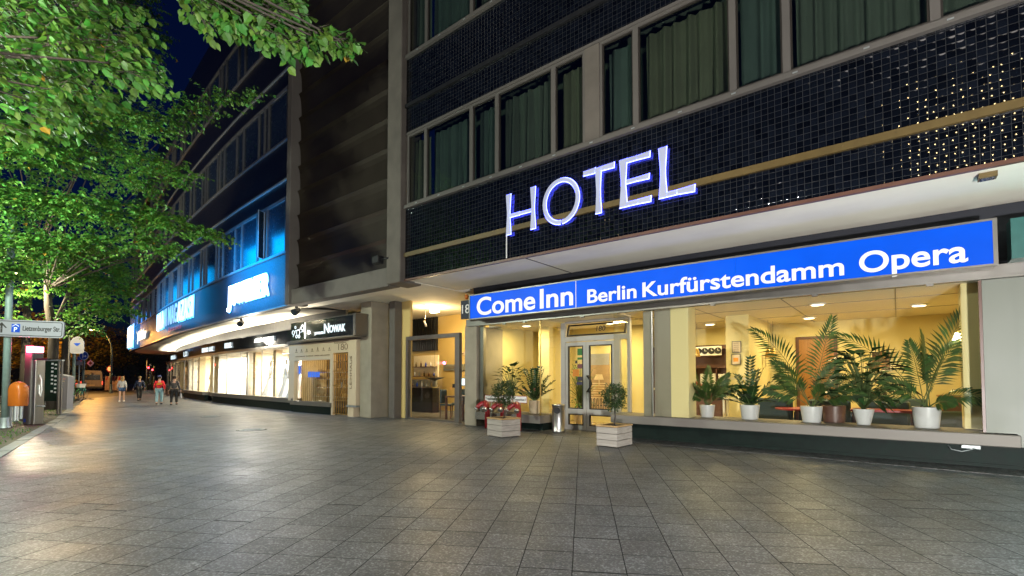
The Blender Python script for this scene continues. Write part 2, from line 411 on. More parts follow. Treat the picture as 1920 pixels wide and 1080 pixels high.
M['ledge'] = mat('dull_metal_ledge', (.17, .155, .135), .6, .15, var=.15, scale=3, stretch=(.3, 1, 1))
M['frame_lt'] = mat('pale_window_frame', (.105, .095, .085), .5, var=.06, scale=5)
M['panel_grey'] = mat('grey_glass_panel', (.25, .225, .16), .35, var=.04)
M['panel_green'] = mat('pale_green_wall', (.155, .165, .135), .5, var=.05, scale=2)
M['base_green'] = mat('polished_dark_stone', (.005, .011, .009), .6, var=.4, scale=7, spec=.15)
M['black'] = mat('black_metal', (.012, .012, .013), .45)
M['gasket'] = mat('black_gasket', (.02, .016, .012), .6)
M['door_frame'] = mat('white_door_frame', (.38, .36, .32), .45, var=.05)
M['steel'] = mat('brushed_steel', (.55, .54, .52), .3, 1.0, var=.08, scale=10, stretch=(1, 1, .05))
M['win_frame_dark'] = mat('weathered_window_frame', (.16, .165, .17), .5, .4, var=.15, scale=8)
M['zinc'] = mat('galvanised_steel', (.34, .37, .37), .5, .6, var=.15, scale=8)
M['post_green'] = mat('grey_green_paint', (.17, .24, .22), .5, var=.15, scale=9)
M['white'] = mat('white_paint', (.75, .74, .72), .5, var=.04)
M['white_pot'] = mat('white_ceramic', (.52, .52, .52), .3, var=.02)
M['orange'] = mat('orange_plastic', (.46, .12, .012), .35, var=.08)
M['red_paint'] = mat('dark_red_paint', (.28, .015, .02), .35, var=.15)
M['wood_white'] = mat('whitewashed_boards', (.34, .31, .275), .8, var=.25, scale=5, bump=.4, bscale=30, stretch=(.4, 1, 6))
M['wood_tan'] = mat('bare_pine_rim', (.42, .27, .12), .7, var=.2, scale=6)
M['wood_brown'] = mat('brown_veneer', (.28, .13, .035), .45, var=.18, scale=3, stretch=(8, 8, .6))
M['wood_dark'] = mat('dark_brown_front', (.10, .045, .03), .4, var=.2, scale=3)
M['soil'] = mat('dark_soil', (.02, .015, .01), .95, bump=.6)
M['bark'] = mat('linden_bark', (.055, .045, .035), .95, var=.35, scale=9, bump=1.0, bscale=30, stretch=(1, 1, .25))
M['stem'] = mat('green_stem', (.07, .11, .03), .6)
M['leaf_linden'] = leaf_mat('linden_leaves', (.056, .182, .022), trans=.4, gloss=.6)
M['leaf_amber'] = leaf_mat('amber_glow_and_dry_leaves', (.26, .20, .03))  # lamp glow put into the far crowns' colour; dry leaves share it
M['leaf_palm'] = leaf_mat('palm_leaves', (.035, .085, .018), trans=.25)
M['leaf_dark'] = leaf_mat('dark_houseplant_leaves', (.018, .05, .014), trans=.15, gloss=.25)
M['leaf_shrub'] = leaf_mat('box_leaves', (.03, .065, .02), trans=.2, gloss=.3)
M['curtain'] = mat('grey_green_curtain', (.072, .090, .074), .9, var=.1, scale=2)
M['curtain_b'] = mat('olive_curtain', (.085, .092, .062), .9, var=.15, scale=2)
M['curtain_c'] = mat('teal_curtain', (.058, .086, .080), .9, var=.15, scale=2)
M['teal_cloth'] = mat('dark_teal_upholstery', (.025, .05, .055), .6)
M['glass'] = glass('clear_glass', (.965, .97, .955))
M['glass_dark'] = glass('tinted_window_glass', (.80, .84, .80), 1.3)
M['glass_night'] = mat('dark_window_glass', (.016, .026, .036), .24, var=.2, spec=.8)
M['fascia_glass'] = mat('black_glossy_fascia', (.015, .017, .018), .10, spec=.9)
M['sign_blue'] = emis('lit_blue_acrylic', (.0, .068, .55), 1.0, (.0, .004, .03), .22, .1)
M['sign_white'] = emis('lit_white_acrylic', (1, .97, .92), .42, (.3, .3, .3))
M['neon_white'] = emis('neon_white_face', (.66, .74, 1), .27, (.2, .2, .25), var=.45)
M['neon_side'] = emis('violet_neon_glow', (.06, .08, 1), 8)
M['letters_bright'] = emis('overbright_channel_letters', (.78, .89, 1), 5)
M['halo_blue'] = emis('blue_halo_return', (.02, .34, 1), 3)
M['letters_cool'] = emis('cool_white_letters', (.75, .93, 1), .62)
M['letters_dim'] = emis('half_lit_letters', (.35, .42, .5), .35, (.3, .32, .35))
M['halo_cyan'] = emis('cyan_halo_return', (.03, .42, 1), 1.6)
M['lamp_warm'] = emis('warm_lamp', (1, .80, .45), 9)
M['lamp_white'] = emis('white_lamp', (1, .95, .85), 12)
M['lamp_orange'] = emis('sodium_lamp', (1, .45, .06), 1.6)
M['red_light'] = emis('red_lamp', (1, .03, .05), 9)
M['pink_light'] = emis('pink_status_lamp', (1, .22, .36), 5)
M['rear_red'] = emis('tail_lamp', (1, .02, .02), 1.2)
M['shop_white'] = mat('white_shop_wall', (.82, .78, .70), .8, var=.02)
M['shop_warm'] = mat('warm_shop_panel', (.75, .58, .32), .7, var=.08)
M['dress'] = mat('white_tulle', (.80, .79, .78), .9, var=.04, scale=14, bump=.6, bscale=25)
M['mannequin'] = mat('grey_mannequin', (.60, .58, .55), .5, var=.02)
M['cream_sign'] = mat('cream_shop_board', (.62, .50, .34), .6, var=.03)
M['ink'] = mat('dark_lettering', (.03, .028, .025), .6)
M['blue_ink'] = mat('traffic_blue', (.01, .06, .42), .4)
M['sign_face'] = mat('white_sign_sheet', (.26, .26, .29), .4, var=.03)
M['brown_ink'] = mat('grey_brown_lettering', (.18, .12, .07), .6)
M['brass'] = mat('brass_grille', (.45, .30, .10), .35, .8, var=.1)
M['skin'] = mat('skin', (.55, .33, .24), .55, var=.04)
# ------------------------------------------------------------------ the setting: ground, pavement, strip, road
def slab(name, pts, z0, z1, m, kind='structure'):
    n = len(pts); mb = MB()
    mb.add([(x, y, z0) for x, y in pts] + [(x, y, z1) for x, y in pts],
           [list(range(n, 2*n))] + [(i, (i+1) % n, n+(i+1) % n, n+i) for i in range(n)])
    return mb.build(name, m, kind=kind)
g = MB(); g.quad((-900, -700, -.13), (500, -700, -.13), (500, 900, -.13), (-900, 900, -.13)); g.build('ground', M['asphalt'], kind='structure')
KERB = [(30, -8.1), (5, -2.75), (-12.3, 1.06), (-22.5, 3.42), (-36.5, 6.2), (-43, 7.6)]
slab('pavement', KERB + [(-52, 12.6), (-58, 15), (-62, 17.5), (-64, 34), (30, 34)][:], -.12, 0, M['paving'])
off = [(x-.10, y-.44) for x, y in KERB]
kb = MB()
for (a, b), (c, d) in zip(zip(KERB, KERB[1:]), zip(off, off[1:])):
    # short kerb stones with small gaps
    L = math.dist(a, b); n = max(1, int(L/1.0)); w = .22
    for i in range(n):
        t0, t1 = i/n+.004, (i+1)/n-.004
        p = [a[0]+(b[0]-a[0])*t0, a[1]+(b[1]-a[1])*t0]; q = [a[0]+(b[0]-a[0])*t1, a[1]+(b[1]-a[1])*t1]
        nx, ny = -.215*w, -.975*w
        j = random.uniform(-.004, .010)
        kb.add([(p[0], p[1], -.1), (q[0], q[1], -.1), (q[0]+nx, q[1]+ny, -.1), (p[0]+nx, p[1]+ny, -.1),
                (p[0], p[1], .008+j), (q[0], q[1], .008+j), (q[0]+nx, q[1]+ny, .008+j), (p[0]+nx, p[1]+ny, .008+j)],
               [(4, 5, 6, 7), (0, 1, 5, 4), (1, 2, 6, 5), (2, 3, 7, 6), (3, 0, 4, 7)])
kb.build('kerb', M['kerb'], kind='structure')
k2 = [(x-.215*.22, y-.975*.22) for x, y in KERB]
strip = k2 + [(x-.8, y-3.6) for x, y in reversed(KERB)]
slab('planting_strip', strip, -.12, -.006, M['dirt'])
# mosaic cobbles along the foot of the hotel
cob = [(-10.4, 10.28), (-9.4, 10.05), (-8.2, 10.0), (-7.3, 10.10), (-6.9, 9.98), (-6.2, 9.93), (-5.5, 10.06), (-4.6, 9.98), (-3, 9.92), (-1, 9.98), (1, 9.9), (9, 9.94), (9, 10.62), (-5.2, 10.62), (-5.2, 11.4), (-7.4, 11.4), (-7.4, 10.62), (-10.4, 10.62)]
slab('cobble_strip', cob, -.05, .006, M['cobble'])
# grass and dead leaves on the strip
gm = MB()
for i in range(5200):
    t = random.random(); s = random.randrange(2, 5)
    a, b = KERB[s], KERB[s+1]
    w = random.uniform(.3, 3.3)
    x, y = a[0]+(b[0]-a[0])*t - .215*w, a[1]+(b[1]-a[1])*t - .975*w
    if math.sin(x*1.7)+math.sin(y*2.9+x) < -.1 and random.random() < .85: continue
    h = random.uniform(.03, .10); an = random.uniform(0, 6.28)
    gm.leaf((x, y, -.008), (math.cos(an)*.5, math.sin(an)*.5, 1), (math.sin(an), -math.cos(an), .2), h, .02)
gm.build('grass', M['leaf_linden'], kind='stuff', recalc=False)
lm = MB()
for i in range(420):
    s = random.randrange(1, 5); t = random.random(); a, b = KERB[s], KERB[s+1]; w = random.uniform(-.5, 2.4)
    x, y = a[0]+(b[0]-a[0])*t - .215*w, a[1]+(b[1]-a[1])*t - .975*w
    an = random.uniform(0, 6.28)
    lm.leaf((x, y, .006), (math.cos(an), math.sin(an), .12), (0, 0, 1), .07, .06)
lm.build('fallen_leaves', M['leaf_amber'], kind='stuff', recalc=False)
# manhole covers
def manhole(x, y, r, label, grp=None):
    t = thing('manhole_cover', label, 'manhole cover', (x, y, .004))
    m = MB(); m.lathe([(r, 0), (r, .006), (r*.9, .009), (r*.86, .005), (r*.02, .005)], n=28)
    for i in range(-3, 4):
        for j in range(-3, 4):
            if i*i+j*j <= 10: m.box(i*r*.23-.02, j*r*.23-.02, .005, i*r*.23+.02, j*r*.23+.02, .011)
    m.build('cover', M['zinc'], t)
    m = MB(); m.lathe([(r*1.12, -.002), (r*1.12, .003), (r*1.02, .004), (r*1.02, -.002)], n=28); m.build('rim', M['black'], t)
p = on_z(472, 806); manhole(p.x, p.y, .33, 'round iron manhole cover in the paving in front of the jeweller shop')
p = on_z(395, 781); manhole(p.x, p.y, .30, 'smaller distant manhole cover in the paving before the bridal windows')

# ------------------------------------------------------------------ the hotel
H = thing('hotel_building', 'dark tiled hotel with ribbon windows, white soffit and lit yellow lobby', 'building', (-4, 8.6, 0))
XL, XR = -10.68, 9.0
m = MB()
for z0, z1 in ((4.16, 6.12), (8.30, 10.40), (12.58, 14.75), (16.9, 19.2)): m.box(XL, 8.6, z0, XR, 8.95, z1)
m.build('tiled_facade', M['tile'], H, True)
m = MB()
m.box(XL, 8.545, 4.77, XR, 8.598, 4.885)
x = XL+.2
while x < XR:      # fixing screws
    m.lathe([(.012, 0), (.012, .004)], (x, 8.54, 4.83), n=6); x += .62
m.build('facade_rail', M['ochre'], H, True)
m = MB(); m.box(XL, 8.545, 9.0, XR, 8.598, 9.10); m.box(XL, 8.545, 13.3, XR, 8.598, 13.4); m.build('facade_rail', M['black'], H, True)
m = MB(); m.box(XL, 8.57, 4.10, XR, 8.64, 4.155); m.build('drip_edge', M['wood_dark'], H, True)
m = MB(); m.box(XL, 8.645, 4.14, 9, 10.70, 4.30); m.build('soffit', M['plaster'], H, True)
m = MB(); m.box(-6.58, 8.66, 4.128, -6.55, 10.69, 4.139); m.box(1.9, 8.66, 4.128, 1.93, 10.69, 4.139); m.build('soffit_joint', M['concrete'], H, True)
m = MB(); m.box(-20.5, 11.75, 4.12, -17.252, 14.8, 4.30); m.box(-17.25, 8.95, 4.12, XL-.003, 16.2, 4.30); m.build('soffit', M['plaster'], H, True)
m = MB(); m.bbox(-11.30, 8.42, 4.06, -10.685, 9.2, 19.2, .02); m.build('pier', M['concrete_lt'], H, True)
m = MB(); m.box(-6.985, 8.53, 4.16, -6.965, 8.55, 4.72); m.build('cable_pipe', M['white'], H, True)
# window bands
MULL = [-10.62, -9.87, -8.17, -7.33, -5.72, -4.93, None, -4.59, -3.82, -2.07, -1.27, .51, 1.3, None, 1.64, 2.5, 4.2, 5.0]
def curtain(x0, x1, z0, z1, y, parent, amp=.055, gap=0):
    n = max(10, int((x1-x0)/.028)); mb = MB(); ph = random.uniform(0, 6); fr_ = random.uniform(.7, 1.25); amp *= random.uniform(.6, 1.2)
    top, bot = [], []
    for i in range(n+1):
        x = x0+(x1-x0)*i/n
        w = amp*(math.sin(x*30*fr_+ph)+.6*math.sin(x*47*fr_+ph*2)+.5*math.sin(x*13+ph))
        top.append((x, y+w*.5, z1)); bot.append((x, y+w, z0))
    mb.loft([bot, top], closed=False, smooth=True)
    return mb.build('curtain', M[random.choice(('curtain', 'curtain', 'curtain_b', 'curtain_c'))], parent, True, recalc=False)
for row, (z0, z1) in enumerate(((6.22, 8.22), (10.50, 12.50), (14.85, 16.82))):
    for a, b in zip(MULL, MULL[1:]):
        if a is None or b is None: continue
        if b < -10 and row == 2: continue
        m = MB(); f = .055; y0, y1 = 8.60, 8.70
        m.box(a, y0, z0, a+f, y1, z1); m.box(b-f, y0, z0, b, y1, z1)
        m.box(a+f, y0, z1-f, b-f, y1, z1); m.box(a+f, y0, z0, b-f, y1, z0+f)
        fr = m.build('window', M['frame_lt'], H, True)
        m = MB(); g_ = .028
        m.box(a+f, 8.625, z0+f, a+f+g_, 8.665, z1-f); m.box(b-f-g_, 8.625, z0+f, b-f, 8.665, z1-f)
        m.box(a+f+g_, 8.625, z1-f-g_, b-f-g_, 8.665, z1-f); m.box(a+f+g_, 8.625, z0+f, b-f-g_, 8.665, z0+f+g_)
        m.build('gasket', M['gasket'], fr, True)
        m = MB(); m.box(a+f+g_, 8.64, z0+f+g_, b-f-g_, 8.65, z1-f-g_); m.build('pane', M['glass_dark'], fr, True)
        wide = b-a > 1.2
        curtain(a+f+(random.choice((.01, .01, .05)) if wide else .02), b-f-(.02 if wide else .02), z0+f, z1-.13 if row == 0 else z1-f, 8.86, fr)
m = MB()
for z in (6.125, 10.405, 14.755): m.box(XL, 8.52, z, XR, 8.68, z+.09)
for z in (8.215, 12.495, 16.815): m.box(XL, 8.575, z+.007, XR, 8.68, z+.07)
m.build('sill', M['frame_lt'], H, True)
m = MB()
for z0, z1 in ((6.22, 8.215), (10.5, 12.495), (14.85, 16.81)):
    for a, b in ((-4.928, -4.592), (1.302, 1.638), (5.002, 5.6), (XL, -10.622)):
        m = MB(); m.box(a, 8.585, z0, b, 8.8, z1); m.build('mullion_post', M['concrete_lt'], H, True)
m = MB()
for i, z in enumerate((6.10, 10.38, 14.73)):
    x = XL+.5
    while x < XR: m.box(x, 8.51, z+.06, x+.07, 8.519, z+.08); x += .9
m.build('drain_slot', M['zinc'], H, True, kind='stuff')
m = MB(); m.box(-10.6, 9.6, 4.4, 9, 9.7, 19.2); m.box(-10.6, 8.96, 19.2, 9, 12, 19.4); m.build('room_wall', M['curtain'], H, True)
# ground floor: header, tiled strip behind the sign, pillars, base
m = MB(); m.box(-10.0, 10.66, 3.16, 9, 10.8, 4.13); m.build('sign_backing_wall', M['navy_wall'], H, True)
m = MB()
m.box(-10.02, 10.36, 2.97, 9, 10.64, 3.14); m.box(-10.02, 10.33, 2.93, 9, 10.50, 2.965)
for x in (-8.6, -7.9, -6.1, -3.0, -1.2, .4): m.box(x, 10.35, 2.90, x+.09, 10.42, 2.928)
m.build('header', M['alu'], H, True)
m = MB(); m.bbox(-10.10, 10.38, 0, -9.62, 11.6, 2.928, .015); m.build('pillar', M['pillar'], H, True)
m = MB(); m.box(1.06, 10.43, .56, 1.40, 10.7, 2.928); m.build('wall_panel', M['panel_green'], H, True)
m = MB(); m.box(1.40, 10.45, 0.36, 9, 10.7, 2.928); m.build('wall_panel', M['panel_green'], H, True)
m = MB(); m.box(-5.22, 10.62, 0, 9, 10.8, .355); m.box(-5.22, 10.60, 0, 9, 10.62, .06); m.build('plinth', M['base_green'], H, True)
m = MB(); m.box(-9.55, 10.75, 0, -7.55, 11.2, .20); m.box(-7.55, 10.60, 0, -7.40, 11.3, .20); m.build('plinth', M['base_green'], H, True)
m = MB(); m.bbox(-5.29, 10.33, .36, 1.42, 11.35, .545, .012); m.build('window_ledge', M['ledge'], H, True)
m = MB(); m.bbox(-9.62, 10.33, .205, -7.33, 11.36, .42, .012); m.build('window_ledge', M['ledge'], H, True)
# a small cable bracket under the ledge
m = MB(); m.tube([(.62, 10.60, .31), (.66, 10.56, .25), (.78, 10.55, .23), (.9, 10.56, .27), (.95, 10.60, .31)], .008, 6); m.box(.78, 10.58, .28, 1.0, 10.617, .33)
m.build('cable_bracket', M['zinc'], H, True)
# display windows
def pane(name, a, b, z0, z1, mt='glass', t=.012, parent=None):
    """vertical pane between plan points a and b"""
    d = Vector((b[0]-a[0], b[1]-a[1], 0)).normalized(); n = Vector((-d.y, d.x, 0))*t/2
    A, B = Vector((*a, 0)), Vector((*b, 0)); mb = MB()
    v = [A-n, B-n, B+n, A+n]
    mb.loft([[(p.x, p.y, z0) for p in v], [(p.x, p.y, z1) for p in v]])
    return mb.build(name, M[mt], parent or H, True)
pane('display_window', (-9.60, 10.46), (-8.62, 10.46), .42, 2.93)
pane('display_window', (-8.61, 10.46), (-7.385, 10.46), .42, 2.93)
pane('display_window', (-7.37, 10.47), (-7.30, 11.33), .42, 2.93)
pane('display_window', (-5.26, 10.47), (-5.26, 11.33), .55, 2.93)
pane('display_window', (-5.245, 10.46), (-4.315, 10.46), .55, 2.93)
pane('display_window', (-4.285, 10.46), (1.02, 10.46), .55, 2.93)
m = MB(); m.box(-4.312, 10.44, .55, -4.288, 10.48, 2.93); m.build('glazing_bar', M['steel'], H, True)
m = MB(); m.box(-7.392, 10.445, .42, -7.368, 10.469, 2.93); m.build('glazing_bar', M['brass'], H, True)
m = MB(); m.box(1.022, 10.44, .56, 1.058, 10.5, 2.928); m.build('glazing_bar', M['wood_dark'], H, True)
m = MB(); m.box(-4.54, 10.52, .546, -4.33, 10.58, 2.93); m.box(-4.28, 10.52, .546, -3.91, 10.58, 2.93); m.build('grey_panel', M['panel_grey'], H, True)
m = MB(); m.box(-3.905, 10.52, .546, -3.52, 11.0, 2.96); m.build('column', M['lobby_wall'], H, True)
m = MB(); m.box(-9.6, 10.5, .425, -9.45, 10.6, 2.93); m.build('jamb', M['alu'], H, True)
# entrance: frame, two leaves, fanlight
def door_leaf(x0, x1, z0, z1, y, hinge, handle_side):
    f = .085; m = MB()
    m.box(x0, y-.03, z0, x0+f, y+.03, z1); m.box(x1-f, y-.03, z0, x1, y+.03, z1)
    m.box(x0+f, y-.03, z1-.10, x1-f, y+.03, z1); m.box(x0+f, y-.03, z0, x1-f, y+.03, z0+.10); m.box(x0+f, y-.03, z0+.40, x1-f, y+.03, z0+.54)
    d = m.build('door', M['door_frame'], H, True)
    m = MB()
    for a, b in ((z0+.10, z0+.40), (z0+.54, z1-.10)):
        g_ = .028
        m.box(x0+f, y-.038, a, x0+f+g_, y+.02, b); m.box(x1-f-g_, y-.038, a, x1-f, y+.02, b)
        m.box(x0+f+g_, y-.038, a, x1-f-g_, y+.02, a+g_); m.box(x0+f+g_, y-.038, b-g_, x1-f-g_, y+.02, b)
    m.build('gasket', M['gasket'], d, True)
    m = MB(); m.box(x0+f+.028, y-.005, z0+.128, x1-f-.028, y+.005, z0+.372); m.box(x0+f+.028, y-.005, z0+.568, x1-f-.028, y+.005, z1-.128)
    m.build('pane', M['glass'], d, True)
    return d
DY = 11.37
dl = door_leaf(-7.16, -6.515, .03, 2.38, DY, -1, 1)
dr = door_leaf(-6.505, -5.66, .03, 2.38, DY, 1, -1)
m = MB(); xh = -6.45
m.tube([(xh, DY-.03, 1.46), (xh, DY-.09, 1.46), (xh+.11, DY-.10, 1.33), (xh+.14, DY-.10, 1.25), (xh+.09, DY-.10, 1.15), (xh, DY-.09, 1.04), (xh, DY-.03, 1.04)], .022, 8)
m.build('handle', M['black'], dr, True)
m = MB(); m.box(-6.49, DY-.04, .86, -6.45, DY-.031, .98); m.lathe([(.014, 0), (.014, .012)], (-6.47, DY-.05, .92), n=8); m.build('lock', M['steel'], dr, True)
# stickers on the left leaf
m = MB(); cols = []
for (a, b, c, d, k) in ((-6.79, 2.02, -6.64, 2.2, 0), (-6.79, 1.90, -6.64, 1.96, 0), (-6.86, 1.80, -6.79, 1.88, 1), (-6.79, 1.66, -6.64, 1.78, 3), (-6.94, 1.45, -6.74, 1.64, 2), (-6.79, 1.33, -6.64, 1.44, 1), (-6.82, 1.22, -6.62, 1.30, 4)):
    m.box(a, DY-.012, b, c, DY-.006, d, k)
m.build('sticker', [mat('green_sticker', (.03, .16, .03)), mat('dark_sticker', (.03, .025, .04)), mat('orange_sticker', (.6, .22, .03)), mat('maroon_sticker', (.15, .05, .06)), mat('navy_sticker', (.05, .05, .12))], dl, True)
m = MB()
m.box(-7.30, DY-.05, .0, -7.165, DY+.05, 2.93); m.box(-5.655, DY-.05, 0, -5.24, DY+.05, .545); m.box(-5.655, DY-.05, .545, -5.52, DY+.05, 2.40); m.box(-5.32, DY-.05, .545, -5.24, DY+.05, 2.93)
m.box(-7.165, DY-.05, 2.40, -5.32, DY+.05, 2.53); m.box(-7.165, DY-.05, 2.89, -5.32, DY+.05, 2.95); m.box(-7.165, DY-.06, 0, -5.655, DY+.05, .028)
ef = m.build('entrance_frame', M['door_frame'], H, True)
m = MB(); m.box(-5.52, DY-.006, .545, -5.32, DY+.006, 2.40); m.build('pane', M['glass'], ef, True)
# fanlight tipped inwards at the top
m = MB(); f0 = [(-7.10, 2.545), (-5.4, 2.545), (-5.4, 2.86), (-7.10, 2.86)]
def tip(z): return DY + (z-2.545)*.28
for x0, x1, z0, z1 in ((-7.13, -7.09, 2.545, 2.87), (-5.42, -5.38, 2.545, 2.87), (-7.09, -5.42, 2.545, 2.585), (-7.09, -5.42, 2.83, 2.87)):
    v = [(x, tip(z)+dy, z) for z in (z0, z1) for dy in (-.025, .025) for x in (x0, x1)]
    m.add(v, [(0, 1, 3, 2), (4, 6, 7, 5), (0, 4, 5, 1), (2, 3, 7, 6), (0, 2, 6, 4), (1, 5, 7, 3)])
fan = m.build('fanlight', M['gasket'], H, True)
m = MB(); m.quad((-7.09, tip(2.585), 2.585), (-5.42, tip(2.585), 2.585), (-5.42, tip(2.83), 2.83), (-7.09, tip(2.83), 2.83)); m.build('pane', M['glass'], fan, True)
tm = text_mb('180', .13, .27, .004, .008, shear=.12)
shift(tm, -6.22, tip(2.62)-.012, 2.65).build('house_number', M['ink'], fan, True)
# ---- lobby shell
m = MB(); m.box(-10.05, 11.42, -.02, 1.6, 16.2, .02); m.build('lobby_floor', M['lobby_floor'], H, True)
m = MB(); m.box(-10.05, 11.42, 2.99, 1.6, 16.2, 3.15); m.box(-9.62, 10.65, 2.99, -7.35, 11.418, 3.15); m.box(-5.25, 10.65, 2.99, 1.6, 11.418, 3.15); m.box(-7.348, 10.65, 2.96, -5.252, 11.418, 3.15)
m.build('lobby_ceiling', M['lobby_ceiling'], H, True)
m = MB(); m.box(-10.05, 16.0, .02, 1.6, 16.2, 2.99)
m.box(-10.05, 11.6, .02, -9.7, 16.0, 2.99)            # left
m.box(1.25, 10.72, .02, 1.6, 16.0, 2.99)               # right
m.box(-9.7, 13.6, .02, -5.62, 13.72, 2.99)            # partition behind the entrance
m.box(-8.75, 12.3, .02, -8.35, 13.6, 2.99)
m.build('lobby_wall', M['lobby_wall'], H, True)
m = MB(); m.box(-3.41, 13.05, .02, -2.87, 15.6, 2.99); m.build('column', M['lobby_wall'], H, True)
m = MB(); m.box(.86, 11.0, .56, 1.25, 11.4, 2.985); m.build('column', M['lobby_wall'], H, True)
# fine joints of the ceiling boards
m = MB()
for x in (-5.4, -3.6, -1.8, 0): m.box(x, 10.9, 2.982, x+.012, 16, 2.989)
for y in (12.2, 14.1): m.box(-5.5, y, 2.982, 1.25, y+.012, 2.989)
m.build('ceiling_joint', M['alu'], H, True)
a, b = on_y(1498, 638, 15.96), on_y(1563, 638, 15.96)
m = MB(); m.box(a.x, 15.94, .02, b.x, 15.985, 2.5); d = m.build('door', M['wood_brown'], H, True)
m = MB(); m.box(a.x-.08, 15.93, .02, a.x, 15.99, 2.58); m.box(b.x, 15.93, .02, b.x+.08, 15.99, 2.58); m.box(a.x, 15.93, 2.5, b.x, 15.99, 2.58); m.build('frame', M['wood_dark'], d, True)
# niche with shelves behind the desk
a, b = on_y(1285, 648, 15.9), on_y(1361, 690, 15.9)
m = MB(); m.box(a.x-1.6, 15.93, 1.1, -3.6, 15.99, 2.45); m.build('niche_back', M['wood_dark'], H, True)
# ---- passage left of the pillar
m = MB()
m.box(-20.5, 14.6, 0, -9.7, 14.75, 4.12); m.box(-10.05, 11.61, .02, -9.72, 14.6, 4.12); m.build('passage_wall', M['plaster_yellow'], H, True)
m = MB(); m.box(-14.02, 10.95, 0, -13.30, 11.05, 4.12)
m.box(-16.4, 11.05, 0, -14.03, 11.2, 4.12)
m.build('passage_wall', M['plaster_yellow'], H, True)
m = MB(); m.bbox(-15.05, 10.12, 0, -14.40, 11.05, 4.115, .02); m.build('pillar', M['pillar'], H, True)
m = MB(); m.bbox(-14.06, 10.62, 0, -13.74, 10.94, 4.115, .015); m.build('pillar', M['concrete'], H, True)
m = MB(); m.box(-13.27, 10.74, 0, -13.15, 10.86, 2.83); m.box(-10.88, 10.74, 0, -10.68, 10.86, 2.83); m.box(-13.15, 10.74, 2.70, -10.88, 10.86, 2.83); m.box(-13.15, 10.77, 0, -10.88, 10.83, .06)
pf = m.build('passage_door_frame', M['alu'], H, True)
pane('passage_door', (-13.13, 10.80), (-12.02, 10.80), .07, 2.68)
pd = pane('passage_door', (-12.0, 10.80), (-10.90, 10.80), .07, 2.68)
m = MB(); m.box(-10.96, 10.72, 1.1, -10.90, 10.79, 1.22); m.build('lock', M['black'], pd, True)
pane('passage_side_pane', (-10.66, 10.80), (-10.12, 10.80), .07, 2.8)
a, b = on_y(762, 600, 14.5), on_y(822, 600, 14.5)
m = MB(); n = 15
for i in range(n):
    x = a.x+(b.x-a.x)*i/n; m.box(x, 14.45, 2.62, x+(b.x-a.x)/n*.45, 14.55, 4.1)
m.build('louvre', M['black'], H, True)
a, b = on_y(770, 700, 13.6), on_y(822, 700, 13.6)
m = MB()
for i in range(14):
    x = a.x+(b.x-a.x)*i/14; m.box(x, 13.5, .0, x+(b.x-a.x)/14*.55, 13.6, 1.35)
m.build('slatted_screen', M['zinc'], H, True)
# ---- folded cladding between the two buildings
m = MB(); z = 4.62
while z < 19.5:
    m.prism_x([(8.83, z), (8.828, z+.22), (8.82, z+.44), (8.805, z+.64), (8.775, z+.79), (8.73, z+.89), (8.72, z+.9), (9.2, z+.9), (9.2, z+.002)], -17.0, -11.302); z += .905
m.build('folded_cladding', M['panel_dark'], H, True)
m = MB(); m.bbox(-17.0, 8.56, 4.05, -11.302, 8.94, 4.60, .015); m.build('beam', M['concrete'], H, True)
m = MB(); m.bbox(-17.30, 8.46, 4.05, -17.002, 9.2, 19.5, .015); m.build('pier', M['concrete'], H, True)
# ------------------------------------------------------------------ curved building on the left
def catmull(pts, step=.25):
    P = [Vector((*p, 0)) for p in pts]; P = [P[0]*2-P[1]] + P + [P[-1]*2-P[-2]]; out = []
    for i in range(1, len(P)-2):
        for k in range(24):
            t = k/24; a, b, c, d = P[i-1], P[i], P[i+1], P[i+2]
            out.append(.5*((2*b)+(c-a)*t+(2*a-5*b+4*c-d)*t*t+(3*b-a-3*c+d)*t**3))
    out.append(P[-2])
    acc = [0]
    for a, b in zip(out, out[1:]): acc.append(acc[-1]+(b-a).length)
    return out, acc
class Curve:
    def __init__(s, pts): s.p, s.a = catmull(pts); s.L = s.a[-1]
    def at(s, q, off=0.0):
        q = min(max(q, 0), s.L-1e-4)
        lo, hi = 0, len(s.a)-1
        while hi-lo > 1:
            m_ = (lo+hi)//2
            if s.a[m_] <= q: lo = m_
            else: hi = m_
        t = (q-s.a[lo])/max(1e-9, s.a[hi]-s.a[lo]); p = s.p[lo].lerp(s.p[hi], t); d = (s.p[hi]-s.p[lo]).normalized()
        n = Vector((-d.y, d.x, 0))
        return p+n*off, d, n
    def s_at_x(s, x):
        for a, p in zip(s.a, s.p):
            if p.x <= x: return a
        return s.L
    def band(s, mb, q0, q1, z0, z1, o0, o1, step=.8, m=0):
        n = max(1, int((q1-q0)/step)); rings = []
        for i in range(n+1):
            q = q0+(q1-q0)*i/n; a, b = s.at(q, o0)[0], s.at(q, o1)[0]
            rings.append([(a.x, a.y, z0), (b.x, b.y, z0), (b.x, b.y, z1), (a.x, a.y, z1)])
        mb.loft(rings, m); return mb
CF = Curve([(-17.31, 8.72), (-23.5, 9.1), (-30, 9.7), (-37, 10.5), (-44, 11.55), (-51, 12.55), (-57, 13.35), (-62, 14.35), (-66, 16.2), (-67.5, 19.5), (-66, 25), (-62, 32)])
B = thing('curved_building', 'dark curved office building with blue lit shop fascia and ribbon windows', 'building', (-30, 12, 0))
def bb(o0, o1, z0, z1, name, mt, q0=0, q1=None, step=.8, parent=None):
    mb = MB(); CF.band(mb, q0, CF.L if q1 is None else q1, z0, z1, o0, o1, step); return mb.build(name, M[mt], parent or B, True)
bb(0, -.4, 4.14, 6.08, 'fascia_wall', 'tile_fine')
